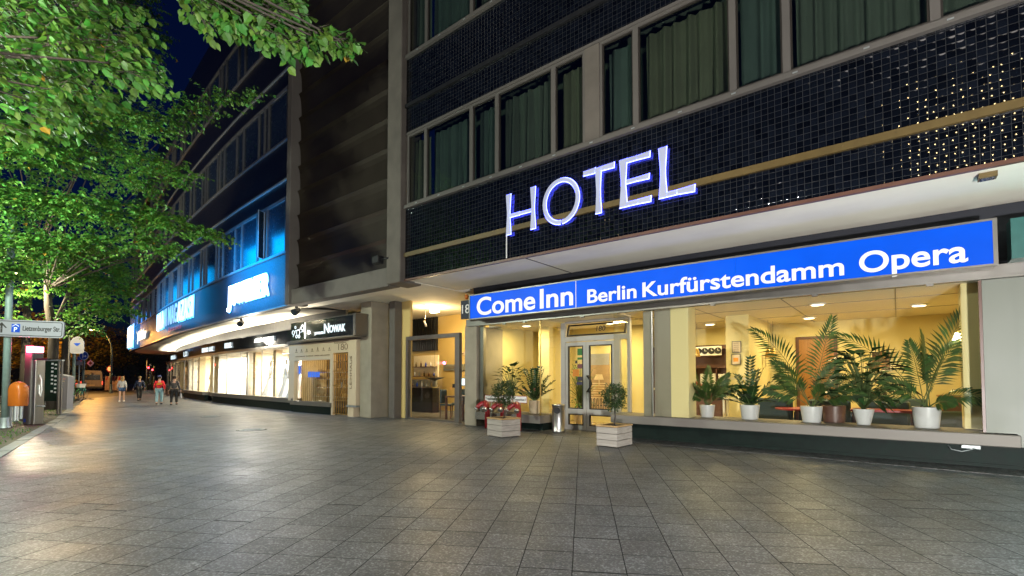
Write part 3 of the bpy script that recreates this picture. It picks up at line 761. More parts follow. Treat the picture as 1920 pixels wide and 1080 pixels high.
for z0, z1 in ((8.27, 10.42), (12.55, 14.75), (16.85, 19.0)): bb(-.02, -.4, z0, z1, 'spandrel', 'tile_dark')
for z0 in (6.09, 10.43, 14.76): bb(.06, -.12, z0, z0+.07, 'sill', 'win_frame_dark')
for z0 in (8.20, 12.48, 16.78): bb(.02, -.12, z0, z0+.065, 'lintel', 'win_frame_dark')
bb(.05, -.02, 8.88, 8.95, 'cable_tray', 'zinc', 0.3)
bb(.03, -.02, 13.2, 13.27, 'cable_tray', 'zinc', .3)
bb(-.8, -1.2, 4.4, 19, 'inner_wall', 'black')
bb(.015, -.06, 4.09, 4.138, 'drip_edge', 'alu')
# soffit as a strip back to the shop line
SP = Curve([(-14.9, 10.2), (-20, 10.2), (-25, 10.6), (-30, 11.05), (-35, 11.7), (-42, 12.9), (-50, 14.4), (-57, 16.2), (-62, 18.2), (-64, 21), (-62, 27)])
m = MB(); rings = []
for i in range(61):
    t = i/60; a = CF.at(CF.L*t, -.405)[0]; b = SP.at(SP.L*t, -1.2)[0] if i else Vector((-17.31, 11.6, 0))
    rings.append([(a.x, a.y, 4.14), (b.x, b.y, 4.14), (b.x, b.y, 4.22), (a.x, a.y, 4.22)])
m.loft(rings); m.build('soffit', M['plaster'], B, True)
# ribbon windows of uneven widths; the pattern repeats wide, narrow
q = .12; cols = []
wid = [.45, 1.75, .42, .60, 1.75, .85, 1.75, .62]
k = 0
while q < 62:
    w = wid[k % len(wid)]; cols.append((q, min(q+w, 62))); q += w+.0; k += 1
for row, (z0, z1) in enumerate(((6.165, 8.195), (10.505, 12.475), (14.835, 16.775))):
    for j, (a, b) in enumerate(cols):
        if a > 38 and j % 2: continue
        if a > 38: b = min(b + wid[(j+1) % len(wid)], 62)
        if row == 2 and a > 30: continue
        m = MB()
        f = .035 if j % 8 else .08
        CF.band(m, a, a+f, z0, z1, .03, -.08); CF.band(m, b-.03, b-.003, z0, z1, .02, -.08)
        CF.band(m, a+f, b-.04, z1-.05, z1, .01, -.08); CF.band(m, a+f, b-.04, z0, z0+.05, .01, -.08)
        fr = m.build('window', M['win_frame_dark'], B, True)
        m = MB()
        if row == 0 and j == 2:    # a narrow casement stands ajar
            A = CF.at(b-.05, -.02)[0]; d, n = CF.at(a, 0)[1:]
            E_ = A - d*(b-a-.1)*.5 + n*.28
            for (p, q2, zz) in ((A, E_, 0),):
                m.add([(p.x, p.y, z0+.06), (q2.x, q2.y, z0+.06), (q2.x, q2.y, z1-.06), (p.x, p.y, z1-.06)], [(0, 1, 2, 3)])
            pn = m.build('pane', M['glass_night'], fr, True)
            m = MB(); m.tube([(A.x, A.y, z0+.06), (E_.x, E_.y, z0+.06), (E_.x, E_.y, z1-.06), (A.x, A.y, z1-.06), (A.x, A.y, z0+.06)], .025, 4, smooth=False); m.build('casement', M['zinc'], fr, True)
        else:
            CF.band(m, a+f, b-.04, z0+.05, z1-.05, -.03, -.045); m.build('pane', M['glass_night'], fr, True)
# ---- shops under the soffit
def sb(name, mt, q0, q1, z0, z1, o0, o1, parent=None, step=.8):
    mb = MB(); SP.band(mb, q0, q1, z0, z1, o0, o1, step); return mb.build(name, M[mt], parent or B, True)
Q = SP.s_at_x
q20 = Q(-19.75); qe = Q(-61.5)
sb('shop_fascia', 'fascia_glass', q20, qe, 2.88, 3.46, .02, -.12)
sb('upper_wall', 'black', 2.2, qe, 3.47, 4.13, -.65, -.75)
sb('header', 'alu', q20, qe, 2.74, 2.875, .07, -.10)
sb('window_ledge', 'alu', q20, Q(-31.6), .36, .55, .10, -.3)
sb('plinth', 'base_green', q20, Q(-31.4), 0, .355, -.02, -.2)
sb('window_ledge', 'alu', Q(-33.2), Q(-41), .36, .55, .10, -.3)
sb('plinth', 'base_green', Q(-33.2), Q(-41), 0, .355, -.02, -.2)
sb('window_ledge', 'alu', Q(-43), Q(-56), .36, .55, .10, -.3)
sb('plinth', 'base_green', Q(-43), Q(-56), 0, .355, -.02, -.2)
# shop rooms: floor, back wall, ceiling
sb('shop_floor', 'shop_white', q20, qe, .36, .40, -.305, -2.4)
sb('shop_wall', 'shop_white', q20, qe, .40, 2.74, -2.4, -2.5)
sb('shop_ceiling', 'shop_white', q20, qe, 2.745, 2.8, -.13, -2.5)
for i, x in enumerate((-19.77, -26.3, -31.4, -33.3, -37.2, -41.0, -46, -51)):
    qq = Q(x); mb = MB(); SP.band(mb, qq, qq+.18, .41, 2.735, -.33, -2.38); mb.build('shop_partition', M['shop_white' if i % 3 else 'shop_warm'], B, True)
edges = [-19.95, -23.4, -25.25, -26.3, -28.75, -31.3]
for a, b in zip(edges, edges[1:]):
    sb('shop_window', 'glass', Q(a)+.02, Q(b)-.02, .56, 2.735, -.02, -.035)
    sb('glazing_bar', 'steel', Q(b)-.018, Q(b)+.018, .56, 2.735, 0, -.05)
for a, b in ((-33.3, -35.2), (-35.2, -37.2), (-37.2, -39), (-39, -41), (-43, -46), (-46, -49), (-49, -52), (-52, -56)):
    sb('shop_window', 'glass', Q(a)+.02, Q(b)-.02, .56, 2.735, -.02, -.035); sb('glazing_bar', 'alu', Q(b)-.03, Q(b)+.03, .56, 2.735, .01, -.05)
# lamps inside the shop windows
def shop_lamp(x, watts, col, label, w=1.6):
    q_ = Q(x); p, d, n = SP.at(q_, -1.75)
    t = thing('ceiling_lamp', label, 'ceiling lamp', (p.x, p.y, 2.74), math.atan2(d.y, d.x)+math.pi, 'ceiling lamps in the shop windows')
    m = MB(); m.box(-w/2, -.08, -.05, w/2, .08, 0); m.build('housing', M['white'], t)
    m = MB(); m.box(-w/2+.02, -.06, -.06, w/2-.02, .06, -.051); m.build('diffuser', emis('shop_lamp_diffuser', col, 6), t)
    light('lamp_light', 'AREA', t, (0, 0, -.09), watts, col, w, .5)
shop_lamp(-21.6, 454, (1, .93, .80), 'ceiling lamp over the nearest bridal window, beside the brown framed photo')
shop_lamp(-24.6, 331, (1, .90, .68), 'ceiling lamp over the second bridal window')
shop_lamp(-27.6, 454, (1, .92, .76), 'ceiling lamp over the third, plain white bridal window')
shop_lamp(-30.3, 351, (1, .92, .76), 'ceiling lamp over the bridal window next to the doorway')
shop_lamp(-35, 278, (1, .82, .48), 'warm ceiling lamp over the shop window past the doorway')
shop_lamp(-39, 244, (1, .9, .7), 'ceiling lamp over the far shop window')
shop_lamp(-46.5, 278, (1, .85, .6), 'ceiling lamp in the last shop windows by the corner')
# strip lamps added on top of the shop fascia to brighten the soffit
for i in range(7):
    qm = q20+3.2+i*6.4
    if qm > qe-3: break
    p, d, n = SP.at(qm, .02)
    sl = MB(); SP.band(sl, qm-2.9, qm+2.9, 3.462, 3.50, .01, -.06); st_ = sl.build('added_strip_lamp', M['black'], B, True)
    rot = Matrix.Rotation(math.atan2(d.y, d.x)+math.pi, 4, 'Z') @ Matrix.Rotation(RAD(180-38), 4, 'X')
    light('soffit_fill_light', 'AREA', B, (p.x-B.location.x, p.y-B.location.y, 3.56), 130, (1, .90, .70), 5.6, .06, rot=rot.to_euler(), gloss=0)
# curtains dividing the bridal windows, flower garlands and a photo frame
def onS(x, off, z): p = SP.at(Q(x), off)[0]; return Vector((p.x, p.y, z))
sb('shop_column', 'cream_sign', Q(-22.95), Q(-22.95)+.35, .41, 2.735, -.5, -.8)
sb('shop_column', 'cream_sign', Q(-25.75), Q(-25.75)+.35, .41, 2.735, -.5, -.8)
sb('shop_panel', 'shop_warm', Q(-32.9), Q(-32.9)+1.0, .02, 2.7, -1.2, -1.3)
sb('shop_panel', 'shop_warm', Q(-36.9), Q(-36.9)+1.7, .41, 2.7, -1.9, -2.0)
def garland(x, z, off, n, label):
    t = onS(x, off, z); o = thing('flower_garland', label, 'flowers', t, 0, 'garlands in the bridal windows')
    m = MB()
    for i in range(n):
        a = random.uniform(0, 6.28); s = random.random()
        p = (random.gauss(0, .10), random.gauss(0, .06), -s*s*.9+random.gauss(0, .05))
        m.leaf(p, (math.cos(a), math.sin(a), random.uniform(-1, .4)), (0, 0, 1), random.uniform(.06, .12), .06)
    m.build('blossom', M['leaf_amber'] if n % 2 else M['wood_tan'], o, recalc=False)
    m = MB(); m.tube([(0, 0, .35), (.02, 0, .0), (0, .01, -.5), (.03, 0, -.95)], .008, 4); m.build('stem', M['wood_brown'], o)
garland(-25.55, 2.2, -.4, 90, 'brown dried flower garland hanging between the second and third bridal windows')
garland(-23.25, 2.3, -.4, 91, 'tan flower garland hanging by the first bridal window bar')
garland(-28.1, 2.25, -1.0, 71, 'small brown garland on the back wall of the third bridal window')
t = onS(-20.9, -2.3, 1.75)
o = thing('framed_picture', 'large gold framed picture of pale petals in the nearest bridal window', 'picture', t)
m = MB(); w, h = .95, .85
for a, b, c, d in ((-w, -h, w, -h+.07), (-w, h-.07, w, h), (-w, -h+.07, -w+.07, h-.07), (w-.07, -h+.07, w, h-.07)): m.box(a, -.05, b, c, 0, d)
m.build('frame', M['brass'], o)
m = MB(); m.box(-w+.07, -.02, -h+.07, w-.07, -.005, h-.07); cv_ = m.build('canvas', M['wood_brown'], o)
m = MB()
for i in range(160):
    a = random.uniform(0, 6.28); m.leaf((random.uniform(-w+.2, w-.2), -.03, random.uniform(-h+.2, h-.2)), (math.cos(a), -.25, math.sin(a)), (0, -1, 0), .16, .10)
m.build('petal', mat('pale_pink_petals', (.62, .46, .38), .7, var=.2), cv_, recalc=False, kind='stuff')
# mannequins in wedding gowns
def mannequin(x, off, label, sc=1.0, skirt=.62, side=0.0):
    p = onS(x, off, .41)
    o = thing('mannequin', label, 'mannequin', p, random.uniform(-.3, .3), 'mannequins in wedding gowns')
    m = MB(); z = 1.02*sc
    m.lathe([(.13, z), (.115, z+.10), (.15, z+.30), (.165, z+.40), (.10, z+.48), (.045, z+.50), (.045, z+.57), (.075, z+.62), (.088, z+.70), (.075, z+.79), (.03, z+.84)], n=14)
    m.tube([(.17, 0, z+.42), (.24, .02, z+.20), (.22, -.08, z+.02), (.18, -.12, z-.08)], [.05, .042, .036, .03], 7)
    m.tube([(-.17, 0, z+.42), (-.25, .02, z+.20), (-.24, -.06, z+.02), (-.20, -.1, z-.08)], [.05, .042, .036, .03], 7)
    m.build('body', M['mannequin'], o)
    m = MB(); rings = []; n = 40
    prof = [(skirt, .0), (skirt*.86, .12), (skirt*.66, .40), (skirt*.45, .72), (.21, .98), (.142, 1.08), (.14, 1.12), (.175, 1.36), (.178, 1.42)]
    for r, zz in prof:
        rp = .05*r*max(0, 1-zz/1.0)
        rings.append([((r+rp*math.sin(9*a)+side*.5*max(0, -math.cos(a))*max(0, .9-zz))*math.cos(a), (r*.9+rp*math.sin(9*a))*math.sin(a), zz*sc) for a in (2*math.pi*i/n for i in range(n))])
    m.loft(rings, smooth=True); m.build('gown', M['dress'], o)
    return o
mannequin(-21.15, -.75, 'mannequin in a wide white gown beside the framed petal picture', 1.0, .60, .3)
mannequin(-24.35, -.75, 'mannequin in a white gown with a long train behind the second window bar', 1.0, .55, .5)
mannequin(-22.35, -.8, 'mannequin standing at the middle of the nearest bridal window', 1.02, .5)
mannequin(-35.6, -.9, 'slim white gown mannequin in the far shop window past the doorway', .98, .36)
mannequin(-38.3, -.9, 'white gown mannequin near the far end of the shop row', .98, .36)
for i, x in enumerate((-44.5, -47.6, -50.6)):
    mannequin(x, -.9, ('first', 'second', 'third')[i]+' white gown mannequin in the last windows by the corner, counted from the doorway', .98, .34)
# white roller blind panels that fill the plain windows
sb('shop_panel', 'shop_white', Q(-27.0), Q(-27.0)+1.7, .41, 2.7, -1.0, -1.05)
# ---- jeweller's shop at the end of the row
JX0, JX1 = -20.35, -15.12
o = thing('jeweller_shopfront', 'sand coloured jeweller shopfront with barred window, grille door and number 180', 'shopfront', (-17.5, 10.2, 0))
m = MB(); m.box(-20.2, 10.10, 2.12, -16.85, 10.26, 2.80); m.box(-20.2, 10.10, .46, -19.72, 10.26, 2.12); m.box(-16.98, 10.10, .46, -16.85, 10.26, 2.12); m.build('board', M['cream_sign'], o, True)
m = MB(); m.box(-20.3, 10.05, 2.80, -15.10, 10.3, 2.95); m.build('header', M['alu'], o, True)
m = MB(); m.box(-19.9, 10.03, .30, -16.80, 10.3, .46); m.build('window_ledge', M['alu'], o, True)
m = MB(); m.box(-19.9, 10.10, 0, -16.80, 10.3, .30); m.build('plinth', M['base_green'], o, True)
m = MB(); m.box(-19.72, 10.2, .46, -16.98, 10.215, 2.12); pn = m.build('pane', M['glass'], o, True)
m = MB(); x = -19.66
while x < -17: m.box(x, 10.24, .47, x+.018, 10.258, 2.11); x += .155
m.build('bar', M['brass'], o, True)
m = MB(); m.box(-20.0, 11.6, .3, -15.2, 11.7, 2.8); m.box(-20.0, 10.32, .25, -16.85, 11.6, .29); m.box(-20.0, 10.32, 2.75, -15.2, 11.6, 2.79); m.build('inner_wall', mat('dark_shop_interior', (.09, .06, .04), .6, var=.3), o, True)
m = MB()
for z in (.62, 1.0, 1.35, 1.62): m.box(-19.6, 10.9, z, -17.1, 11.15, z+.025)
sh = m.build('shelf', M['steel'], o, True)
m = MB()
for i in range(46):
    x = random.uniform(-19.5, -17.2); z = random.choice((.645, 1.025, 1.375, 1.645)); h = random.uniform(.05, .16)
    m.box(x, 10.93, z, x+random.uniform(.04, .14), 11.05, z+h)
m.build('jewellery_case', mat('gilt_cases', (.55, .38, .18), .35, .3, var=.4), sh, True, kind='stuff')
p0, p1 = on_y(562, 685, 10.75), on_y(577, 727, 10.75)
m = MB(); m.prism([(p0.x-.15, p0.z), (p1.x, p0.z), (p1.x, p0.z-.28), (p1.x+.9, p0.z-.30), (p1.x+.9, p0.z-.52), (p1.x, p0.z-.52), (p1.x, p1.z+.2), (p1.x-.2, p1.z), (p1.x-.42, p1.z+.25), (p1.x-.42, p0.z-.4), (p0.x-.15, p0.z-.35)], 10.74, 10.77)
m.build('blue_banner', emis('blue_backlit_banner', (.0, .16, .9), .7, (.0, .1, .5)), o, True)
light('window_lamp', 'AREA', o, (-.8, .6, 2.7), 22, (1, .75, .4), 1.8, .4)
# grille door
m = MB(); m.box(-16.845, 10.08, 0, -16.76, 10.2, 2.80); m.box(-15.72, 10.08, 0, -15.64, 10.2, 2.80); m.box(-16.76, 10.09, 2.36, -15.72, 10.2, 2.80); m.build('door_frame', M['cream_sign'], o, True)
m = MB(); n = 6
for i in range(n+1): x = -16.72+i*.96/n; m.box(x-.012, 10.12, .04, x+.012, 10.15, 2.34)
for z in (.05, .55, 1.1, 1.65, 2.0, 2.3): m.box(-16.75, 10.105, z, -15.73, 10.119, z+.035)
z = .62
while z < 1.6: m.box(-16.74, 10.152, z, -15.74, 10.160, z+.012); z += .045
gd = m.build('grille_door', M['brass'], o, True)
m = MB(); m.box(-16.2, 10.09, 1.05, -16.12, 10.104, 1.25); m.build('lock', M['steel'], gd, True)
light('door_lamp', 'AREA', o, (1.3, .7, 2.6), 16, (1, .78, .42), .8, .4)
m = MB(); m.bbox(-15.62, 10.0, .42, -15.12, 10.5, 2.80, .012); m.box(-15.60, 10.06, 0, -15.34, 10.4, .418); m.build('corner_post', M['cream_sign'], o, True)
m = MB(); m.box(-15.70, 9.99, .36, -15.08, 10.4, .418); m.build('post_band', M['zinc'], o, True)
shift(text_mb('180', .24, .62, .006, -.008), -16.40, 10.088, 2.45).build('house_number', M['brown_ink'], o, True)
shift(text_mb('Kurfürstendamm', .07, .8, .004), -16.68, 10.088, 2.70).build('lettering', M['brown_ink'], o, True)
tm = text_mb('LEIHHAUS', .13, 1.18, .006); tm.xf(Matrix.Rotation(RAD(-90), 4, 'Y')); shift(tm, -15.36, 9.995, 1.02).build('lettering', M['brown_ink'], o, True)
m = MB()
for i in range(7):    # row of little emblems on the board
    x = -19.6+i*.42; k = i % 4
    m.lathe([(.035+.01*k, 0), (.035+.01*k, .01)], (0, 0, 0), n=6+k) if False else None
    m.prism([(x, 2.52), (x+.09, 2.52), (x+.045, 2.60 if k else 2.64)], 10.09, 10.098)
    m.box(x-.05, 10.09, 2.46, x+.14, 10.098, 2.475); m.box(x-.02, 10.09, 2.49, x+.11, 10.098, 2.50)
m.build('emblem', M['brown_ink'], o, True)
shift(text_mb('GOLDANKAUF  SCHMUCK  UHREN  BRILLANTEN', .045, 2.6, .004), -19.6, 10.092, 2.27).build('lettering', M['brown_ink'], o, True)
# lit black sign above it
o = thing('jeweller_sign', 'black sign box with white NOWAK lettering and bicycle emblem', 'sign', (-17.9, 9.6, 2.9))
m = MB(); m.bbox(-19.10, 9.62, 2.90, -14.72, 10.1, 3.60, .01); sgb = m.build('box', M['fascia_glass'], o, True)
m = MB(); m.box(-19.12, 9.60, 2.86, -14.66, 10.1, 2.899); m.box(-14.718, 9.60, 2.90, -14.56, 10.1, 3.66); m.box(-19.12, 9.60, 3.602, -14.72, 10.1, 3.64); m.build('trim', M['alu'], o, True)
tm = text_mb('N', .36, .33, .02, .012); shift(tm, -16.58, 9.616, 3.06).build('letter', M['letters_cool'], o, True)
tm = text_mb('OWAK', .26, 1.02, .02, .012); shift(tm, -16.22, 9.616, 3.07).build('letter', M['letters_cool'], o, True)
tm = text_mb('JUWELIER', .09, .62, .02, .012); shift(tm, -17.24, 9.616, 3.05).build('letter', M['letters_cool'], o, True)
m = MB(); m.box(-18.0, 9.595, 2.95, -17.96, 9.617, 3.56); m.build('divider', M['letters_cool'], o, True)
m = MB()
def ringp(cx, cz, r, t=.022, n=18):
    m.tube([(cx+r*math.cos(a), 9.61, cz+r*math.sin(a)) for a in (2*math.pi*i/n for i in range(n+1))], t/2, 5)
for cx, cz, r in ((-18.88, 3.22, .085), (-18.50, 3.20, .12), (-18.18, 3.38, .10), (-18.62, 3.05, .06), (-18.42, 3.04, .06), (-18.72, 3.42, .05)): ringp(cx, cz, r)
m.tube([(-18.9, 9.61, 3.05), (-18.7, 9.61, 3.3), (-18.4, 9.61, 3.3), (-18.15, 9.61, 3.5)], .012, 5)
m.tube([(-18.15, 9.61, 3.5), (-18.05, 9.61, 3.25), (-18.3, 9.61, 3.2)], .012, 5)
m.build('emblem', M['letters_cool'], o, True)
# lettering on the shop fascia (each sign its own thing)
def curve_text(name, s, x0, x1, z, cap, curve, off, mt, label, bold=.02, depth=.06, halo=None, halo_sp=.04, italic=0.0, cat='sign', letters=True, group=None, mts=None, glow=None):
    """letters stand one by one along the curve, from x0 (left, far) to x1 (right, near)"""
    qa, qb = curve.s_at_x(x0), curve.s_at_x(x1)
    p, d, n = curve.at((qa+qb)/2, off)
    o = thing(name, label, cat, (p.x, p.y, z), 0, group)
    W = []
    for ch in s:
        if ch == ' ': W.append(.5); continue
        W.append({'I': .32, 'J': .5, 'M': 1.05, 'W': 1.2, 'L': .62, 'E': .7, 'R': .8, 'i': .35, 'l': .3}.get(ch, .85))
    tot = sum(W); acc = 0
    for i, (ch, w) in enumerate(zip(s, W)):
        if ch != ' ':
            q0 = qa+(qb-qa)*(acc+w*.05)/tot; q1 = qa+(qb-qa)*(acc+w*.93)/tot
            a, b = curve.at(q0, off)[0], curve.at(q1, off)[0]
            yaw = math.atan2(b.y-a.y, b.x-a.x)
            tm = text_mb(ch, cap, (b-a).length, depth, bold, shear=italic)
            tm.xf(Matrix.Translation((a.x, a.y, z)) @ Matrix.Rotation(yaw, 4, 'Z'))
            mm = mts[i] if mts else mt
            lo = tm.build('letter', M[mm], o, True)
            if halo and not (mts and mts[i] == 'letters_dim'):
                hm = text_mb(ch, cap*1.02, (b-a).length*1.03, .01, bold+.035, shear=italic)
                n_ = curve.at((q0+q1)/2, 0)[2]
                hm.xf(Matrix.Translation((a.x-n_.x*halo_sp, a.y-n_.y*halo_sp, z-.01)) @ Matrix.Rotation(yaw, 4, 'Z'))
                hm.build('halo', M[halo], lo, True)
        acc += w
    if glow:
        q_ = (qa+qb)/2; pp, dd, nn = curve.at(q_, off+.6)
        l_ = light('fascia_wash_light', 'AREA', o, (pp.x-p.x, pp.y-p.y, cap*.5+.75), glow[0], glow[1], abs(qb-qa)*1.05, 3.0, rot=(RAD(90), 0, math.atan2(-dd.y, -dd.x)), gloss=0)  # blue light added in front of the letters to wash the wall
    return o
curve_text('shop_sign', 'JUWELIER', -23.75, -18.95, 4.70, .84, CF, .10, 'letters_bright', 'overexposed white JUWELIER letters glowing on the blue fascia', .015, .04, 'halo_blue', .045, glow=(330, (.0, .33, .95)))
a = on_z(287, 618, 4.75); b = on_z(381, 596, 4.75)
dim = ['letters_cool']*4 + ['letters_dim']*4 + ['letters_dim']*3 + ['letters_cool']*5
curve_text('shop_sign', 'BALAYI MAGAZASI', -40.8, -29.7, 4.78, 1.12, CF, .10, 'letters_cool', 'partly dark white BALAYI MAGAZASI letters on the curved fascia', .015, .04, 'halo_cyan', .045, glow=(320, (.0, .36, .95)), mts=['letters_cool']*4+['letters_dim']*6+['letters_cool']*5)
curve_text('shop_sign', 'MERI', -57.5, -53.6, 4.3, 1.9, CF, .3, 'letters_cool', 'tall white MERI letters with blue glow at the curve of the building', .02, .06, 'halo_cyan', .06, glow=(140, (.03, .30, 1)))
curve_text('shop_sign', 'Juli Galer', -52.0, -46.5, 4.65, .8, CF, .12, 'letters_cool', 'small italic white shop lettering between MERI and BALAYI', .03, .05, None, italic=.3)
curve_text('shop_sign', 'Ristorante', -36.0, -32.2, 4.30, .30, CF, .10, 'red_paint', 'small unlit red lettering under BALAYI MAGAZASI', .0, .04, None, italic=.25)
curve_text('shop_sign', 'ATELIER PIDOURIS', -24.3, -21.7, 3.13, .17, SP, .05, 'letters_cool', 'thin lit ATELIER lettering over the first bridal window', .02, .02)
curve_text('shop_sign', 'BEREL', -28.8, -27.6, 3.05, .26, SP, .05, 'letters_cool', 'short lit white lettering over the third bridal window', .03, .02)
curve_text('shop_sign', 'DIAMO LUZ', -34.0, -31.2, 3.0, .26, SP, .05, 'letters_cool', 'lit white lettering above the shop doorway', .02, .02)
curve_text('shop_sign', 'LO', -40.9, -39.4, 2.98, .34, SP, .05, 'letters_cool', 'small lit lettering on the fascia far beyond the doorway', .02, .02)
curve_text('shop_sign', 'BELLA', -48.2, -45.4, 2.98, .30, SP, .05, 'letters_cool', 'faint bluish lettering near the far end of the shop fascia', .02, .02)
# spotlights under the left soffit, black camera on the pier, alarm box
def spot(x, y, z, label, k):
    o = thing('spotlight', label, 'spotlight', (x, y, z), random.uniform(-.4, .4), 'black spotlights under the soffit')
    m = MB(); m.box(-.05, -.05, -.06, .05, .05, 0); m.tube([(0, 0, -.05), (0, 0, -.14)], .018, 6); m.build('bracket', M['black'], o)
    m = MB(); m.tube([(-.10, .12, -.10), (0, 0, -.18), (.08, -.10, -.25)], [.07, .12, .14], 10); hd = m.build('head', M['black'], o)
    m = MB(); m.tube([(.081, -.101, -.251), (.086, -.107, -.255)], [.115, .115], 10); m.build('lens', M['glass_night'], hd)
    light('lamp_light', 'POINT', o, (-.1, .45, -.95), 150, (1, .90, .72), .15)  # fill light added below the dark head to brighten the soffit
p = on_z(551, 574, 4.13); spot(p.x, p.y+.1, 4.13, 'black spotlight under the soffit nearest the jeweller sign', 0)
p = on_z(446, 598, 4.13); spot(p.x, p.y+.15, 4.13, 'black spotlight under the soffit below the JUWELIER letters', 1)
o = thing('security_camera', 'black box camera on a bracket at the concrete pier', 'camera', (-11.32, 8.40, 4.78))
m = MB(); m.bbox(-.42, -.16, -.10, -.12, .05, .12, .02); m.build('housing', M['black'], o)
m = MB(); m.tube([(-.12, -.05, 0), (.05, .0, .02), (.12, .03, .02)], .025, 6); m.tube([(.1, .02, .02), (.2, .03, .14), (.25, .03, .16)], .008, 5); m.build('bracket', M['black'], o)
o = thing('alarm_box', 'small pale alarm box on the pillar by the jeweller shop', 'alarm box', (-14.95, 10.1, 3.15))
m = MB(); m.bbox(-.14, -.18, -.12, .14, 0, .12, .015); m.build('housing', M['cream_sign'], o); m = MB(); m.tube([(-.05, -.05, .12), (0, -.05, .2), (.15, -.02, .22)], .012, 5); m.build('cable', M['black'], o)
o = thing('soffit_lamp', 'small square unlit lamp on the soffit above the blue sign end', 'lamp', (1.0, 8.95, 4.135))
m = MB(); m.box(-.09, -.08, -.07, .09, .08, 0); m.build('housing', M['ochre'], o); m = MB(); m.box(-.07, -.06, -.078, .07, .06, -.071); m.build('lens', M['glass_night'], o)
# ------------------------------------------------------------------ HOTEL neon letters
o = thing('hotel_sign', 'white neon HOTEL letters with violet glow on the dark tiles', 'sign', (-4.8, 8.45, 4.7))
def poly_letter(polys, name='letter'):
    lm_ = MB(); hm = MB()
    for pl in polys:
        lm_.prism([(x, z) for x, z in pl], 8.51, 8.538)
        cx = sum(x for x, z in pl)/len(pl); cz = sum(z for x, z in pl)/len(pl)
        hm.prism([(x+(.016 if x > cx else -.016), z+(.016 if z > cz else -.016)) for x, z in pl], 8.5395, 8.5435)
    l = lm_.build(name, M['neon_white'], o, True); hm.build('glow_back', M['neon_side'], l, True)
    return l
def stem(x0, x1, z0, z1, fl=.03):
    c = (x0+x1)/2; h = (z1-z0)
    return [(x0-fl, z0), (x1+fl, z0), (x1, z0+h*.45), (x1, z0+h*.55), (x1+fl, z1), (x0-fl, z1), (x0, z0+h*.55), (x0, z0+h*.45)]
def bar(x0, x1, z, t=.055, fl=.0):
    return [(x0, z-t), (x1, z-t-fl), (x1+.01, z+t+fl), (x0, z+t)]
z0, z1 = 4.70, 5.62
poly_letter([stem(-6.94, -6.878, z0, z1), stem(-6.245, -6.183, z0, z1), bar(-6.865, -6.60, 5.12, .03), bar(-6.585, -6.255, 5.12, .024)])
om = MB(); hm = MB(); n = 44
for (mb_, y0, y1, e) in ((om, 8.51, 8.538, 0), (hm, 8.5395, 8.5435, .016)):
    for (a0, a1) in ((-1.50, 4.70),):
        R1, R2 = (.45+e, .485+e), (.380-e, .417-e)
        rings = []
        for i in range(n+1):
            a = a0+(a1-a0)*i/n; ca, sa = math.cos(a), math.sin(a)
            rings.append([(-5.49+R1[0]*ca, y0, 5.145+R1[1]*sa), (-5.49+R2[0]*ca, y0, 5.145+R2[1]*sa), (-5.49+R2[0]*ca, y1, 5.145+R2[1]*sa), (-5.49+R1[0]*ca, y1, 5.145+R1[1]*sa)])
        mb_.loft(rings)
l = om.build('letter', M['neon_white'], o, True); hm.build('glow_back', M['neon_side'], l, True)
poly_letter([stem(-4.635, -4.56, z0, z1-.08, .02), bar(-4.93, -4.68, 5.58, .038, .01), bar(-4.66, -4.53, 5.58, .034), bar(-4.515, -4.26, 5.58, .038, .01)])
poly_letter([stem(-4.10, -4.015, z0, z1), bar(-3.985, -3.78, 5.583, .034), bar(-3.765, -3.53, 5.583, .034, .012), bar(-3.985, -3.80, 5.17, .03), bar(-3.785, -3.55, 5.17, .03, .012), bar(-3.985, -3.77, 4.735, .034), bar(-3.755, -3.52, 4.735, .034, .012)])
poly_letter([stem(-3.315, -3.235, z0, z1), bar(-3.20, -3.03, 4.735, .034), bar(-3.01, -2.72, 4.735, .034, .02)])
m = MB()
for x in (-6.9, -6.2, -5.9, -5.1, -4.6, -4.05, -3.3): m = MB(); m.box(x-.012, 8.545, 5.0, x+.012, 8.6, 5.03); m.box(x-.012, 8.545, 5.4, x+.012, 8.6, 5.43); m.box(x-.012, 8.58, 5.03, x+.012, 8.6, 5.4); m.build('bracket', M['black'], o, True)
# ------------------------------------------------------------------ blue lightbox
o = thing('lightbox_sign', 'long blue lightbox sign reading Come Inn Berlin Kurfürstendamm Opera', 'sign', (-4.1, 9.9, 3.05))
SX0, SX1 = -9.45, 1.19
m = MB(); m.box(SX0+.02, 9.93, 3.06, SX1-.02, 10.32, 3.74); m.build('box', M['alu'], o, True)
m = MB(); fr = .03
m.box(SX0, 9.885, 3.05, SX1, 9.93, 3.05+fr); m.box(SX0, 9.885, 3.75-fr, SX1, 9.93, 3.75); m.box(SX0, 9.885, 3.05+fr, SX0+fr, 9.93, 3.75-fr); m.box(SX1-.05, 9.885, 3.05+fr, SX1, 9.93, 3.75-fr)
m.build('frame', M['alu'], o, True)
m = MB()
for a, b in ((SX0+fr, -5.962), (-5.945, -2.40), (-2.394, SX1-.05)): m.box(a, 9.905, 3.05+fr, b, 9.925, 3.75-fr)
fc = m.build('face', M['sign_blue'], o, True)
m = MB(); m.box(-5.962, 9.902, 3.08, -5.945, 9.93, 3.72); m.build('seam', M['white'], o, True)
for s, x0, x1, cap in (('Come', -9.16, -7.15, .48), ('Inn', -7.0, -6.03, .48), ('Berlin', -5.64, -4.42, .31), ('Kurfürstendamm', -4.28, -.67, .31), ('Opera', -.46, .87, .34)):
    tm = text_mb(s, cap, x1-x0, .008, .017, font_res=8); shift(tm, x0, 9.904, 3.16).build('lettering', M['sign_white'], fc, True)
